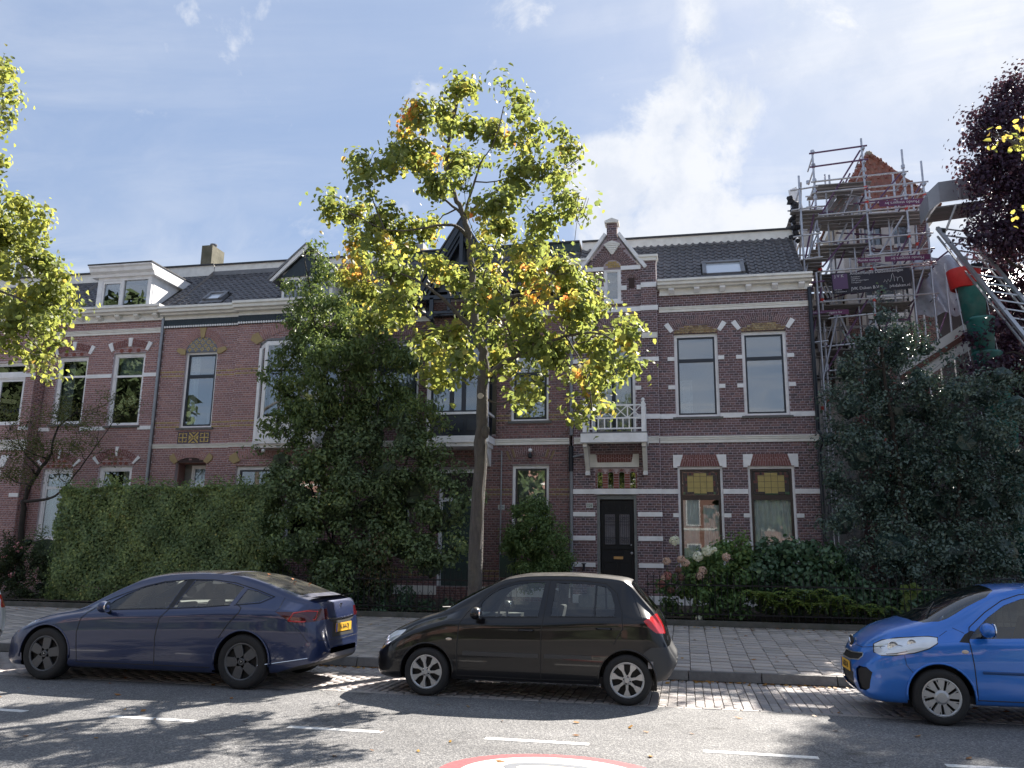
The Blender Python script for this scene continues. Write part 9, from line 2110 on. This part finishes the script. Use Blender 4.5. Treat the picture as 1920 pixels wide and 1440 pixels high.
fseam([(-.62,.77),(-.4,.735),(-.2,.75),(-.1,.79),(0,.80),(.1,.79),(.2,.75),(.4,.735),(.62,.77)], -1, r_=.0035)
fseam([(-.42,.675),(-.2,.665),(0,.663),(.2,.665),(.42,.675),(.44,.64),(.40,.60),(.2,.585),(0,.583),(-.2,.585),(-.40,.60),(-.44,.64),(-.42,.675)], -1, r_=.007, m=mat('dull_chrome', (.3,.32,.33), .3, metal=.8), name='grille_surround')
h = tr.ray_cast(Vector((-6,0,.735)), Vector((1,0,0)))
bd = MB().lathe([(0,-.012),(.075,-.006),(.085,.0),(.085,.02)], (0,0,0), 'x', 24).build('badge_recess', blackpl, c1, local=True, smooth=True); bd.location = h[0]+Vector((.0,0,.02))
cv = MB()
for dz_ in (-.028, .012): cv.prism([(-.042,dz_-.0),(0,dz_+.04),(.042,dz_),(.042,dz_-.018),(0,dz_+.02),(-.042,dz_-.018)], 'x', -.022, -.010)
cvo = cv.build('chevrons', chrome, c1, local=True); cvo.location = bd.location
h = tr.ray_cast(Vector((-6,0,.51)), Vector((1,0,0))); plate(c1, h[0]+Vector((-.012,0,0)), (0,0,R(-90)), '6-SRX-59')
for s in (-1, 1):
    mirror(c1, .47, s*.93, .99, bluel, s)
    wheel(c1, 0, s, .80, .285, .19, 'nine'); wheel(c1, 2.34, s, .80, .285, .19, 'nine')
    p = surf(.27,.755,s); MB().blob((.27,p.y,.755), .03, 1, 2, 0, (1.2,.3,.7)).build('side_indicator', MATS['clear_indicator'], c1, local=True, smooth=True)
    md = MB(); P_ = [surf(.42+1.1*k/8, .55, s) for k in range(9)]
    md.tube([q+Vector((0,s*.002,0)) for q in P_], .016, 6).build('side_moulding', mat('dark_blue_moulding', (.01,.05,.16), .5), c1, local=True)
    # lamp reflectors behind the lens
    for x_, z_, r_ in ((-.42,.775,.05),(-.24,.82,.038)):
        h_ = tr.ray_cast(Vector((x_,s*1.4,z_)), Vector((0,-s,0)))
        if h_[0]: MB().lathe([(0,-.001),(r_*.5,-.003),(r_,-.001),(r_*1.12,-.006),(r_*1.2,.0)], (h_[0].x, h_[0].y+s*.001, z_), 'y', 20).build('lamp_reflector', chrome, c1, local=True, smooth=True)
seats(c1, ((.95,0,1.28),(1.75,0,1.15)), .9)
MB().hexa([(.15,-.66,.75),(.5,-.66,.6),(.5,.66,.6),(.15,.66,.75),(-.02,-.6,.94),(.48,-.66,.92),(.48,.66,.92),(-.02,.6,.94)]).build('dashboard', dashm, c1, local=True)
MB().tube([(.66+.02*math.cos(a),-.34+.18*math.cos(a),.92+.17*math.sin(a)) for a in [2*math.pi*k/20 for k in range(21)]], .015, 6, cap=False).tube([(.68,-.34,.92),(.5,-.34,.86)], .03, 6).build('steering_wheel', dashm, c1, local=True, smooth=True)
MB().box(.1,2.3,-.72,.72,.22,.3).build('floor_pan', dashm, c1, local=True)
MB().tube([(.0,.1,1.14),(.28,-.42,1.20)], .008, 5).tube([(.0,-.45,1.10),(.2,-.05,1.235)], .008, 5).build('wiper', blackpl, c1, local=True)
MB().tube([(1.0,0,1.455),(.86,0,1.50),(1.12,0,1.515)], .007, 6).build('aerial', blackpl, c1, local=True)
for s in (-1, 1):
    ring = [(-.60,.70),(-.58,.78),(-.50,.83),(-.36,.862),(-.19,.882),(-.05,.895),(.03,.888),(.01,.83),(-.08,.775),(-.23,.725),(-.42,.69),(-.55,.68),(-.60,.70)]
    MB().tube([surf_c1(x_,z_,s) for x_, z_ in ring], .006, 5).build('lamp_rim', blackpl, c1, local=True)
    MB().tube([surf_c1(x_,z_,s)+Vector((0,s*.002,0)) for x_, z_ in ((-.50,.70),(-.53,.76),(-.44,.80),(-.34,.79),(-.30,.74),(-.40,.715),(-.50,.70))], .005, 5).build('lamp_detail', mat('lamp_grey', (.2,.2,.22), .3, metal=.5), c1, local=True)
# ---- white car just touching the left edge
wc = thing('parked_car', 'tail of a white car at the very left edge of the picture', 'car', (-14.18, 10.95, 0), group='cars parked along the kerb')
whitec = carpaint('white_car_paint', (.6,.6,.6), .1)
spec2 = dict(x0=-.84, x1=3.75, sill=.2, top=[(-.84,.55),(-.6,.8),(.2,1.0),(.9,1.4),(2.0,1.48),(3.2,1.42),(3.5,1.2),(3.7,.95),(3.75,.6)], edge=[(-.84,.5),(-.6,.72),(.2,.93),(.9,1.33),(2,1.42),(3.15,1.36),(3.45,1.12),(3.68,.85),(3.75,.5)],
    edgey=[(-.84,.4),(0,.7),(1,.6),(2.5,.58),(3.5,.62),(3.75,.5)], belt=[(-.84,.45),(-.5,.65),(.3,.85),(3.2,.97),(3.6,.8),(3.75,.45)], plan=[(-.84,.45),(-.6,.75),(0,.89),(2.8,.89),(3.4,.84),(3.75,.6)], bot=[(-.84,.3),(-.5,.2),(3.2,.22),(3.75,.4)],
    arches=[(0,.32,.36),(2.65,.32,.36)], features=[('window','side',[(.7,.95),(1.1,1.27),(2,1.34),(2.9,1.28),(3.0,1.0)],cglassd,lo),('tail_light','any',[(3.4,.8),(3.4,1.0),(3.8,1.0),(3.8,.8)],redl,wy(.5)),('rear_window','top',[(3.25,-.5),(3.5,-.55),(3.5,.55),(3.25,.5)],cglassd,lambda c: c.x > 3)])
surf, seam, fseam, FF, tr, ob = make_car(wc, spec2, whitec)
for s in (-1, 1): wheel(wc, 0, s, .87, .32, .21, 'nine'); wheel(wc, 2.65, s, .87, .32, .21, 'nine')
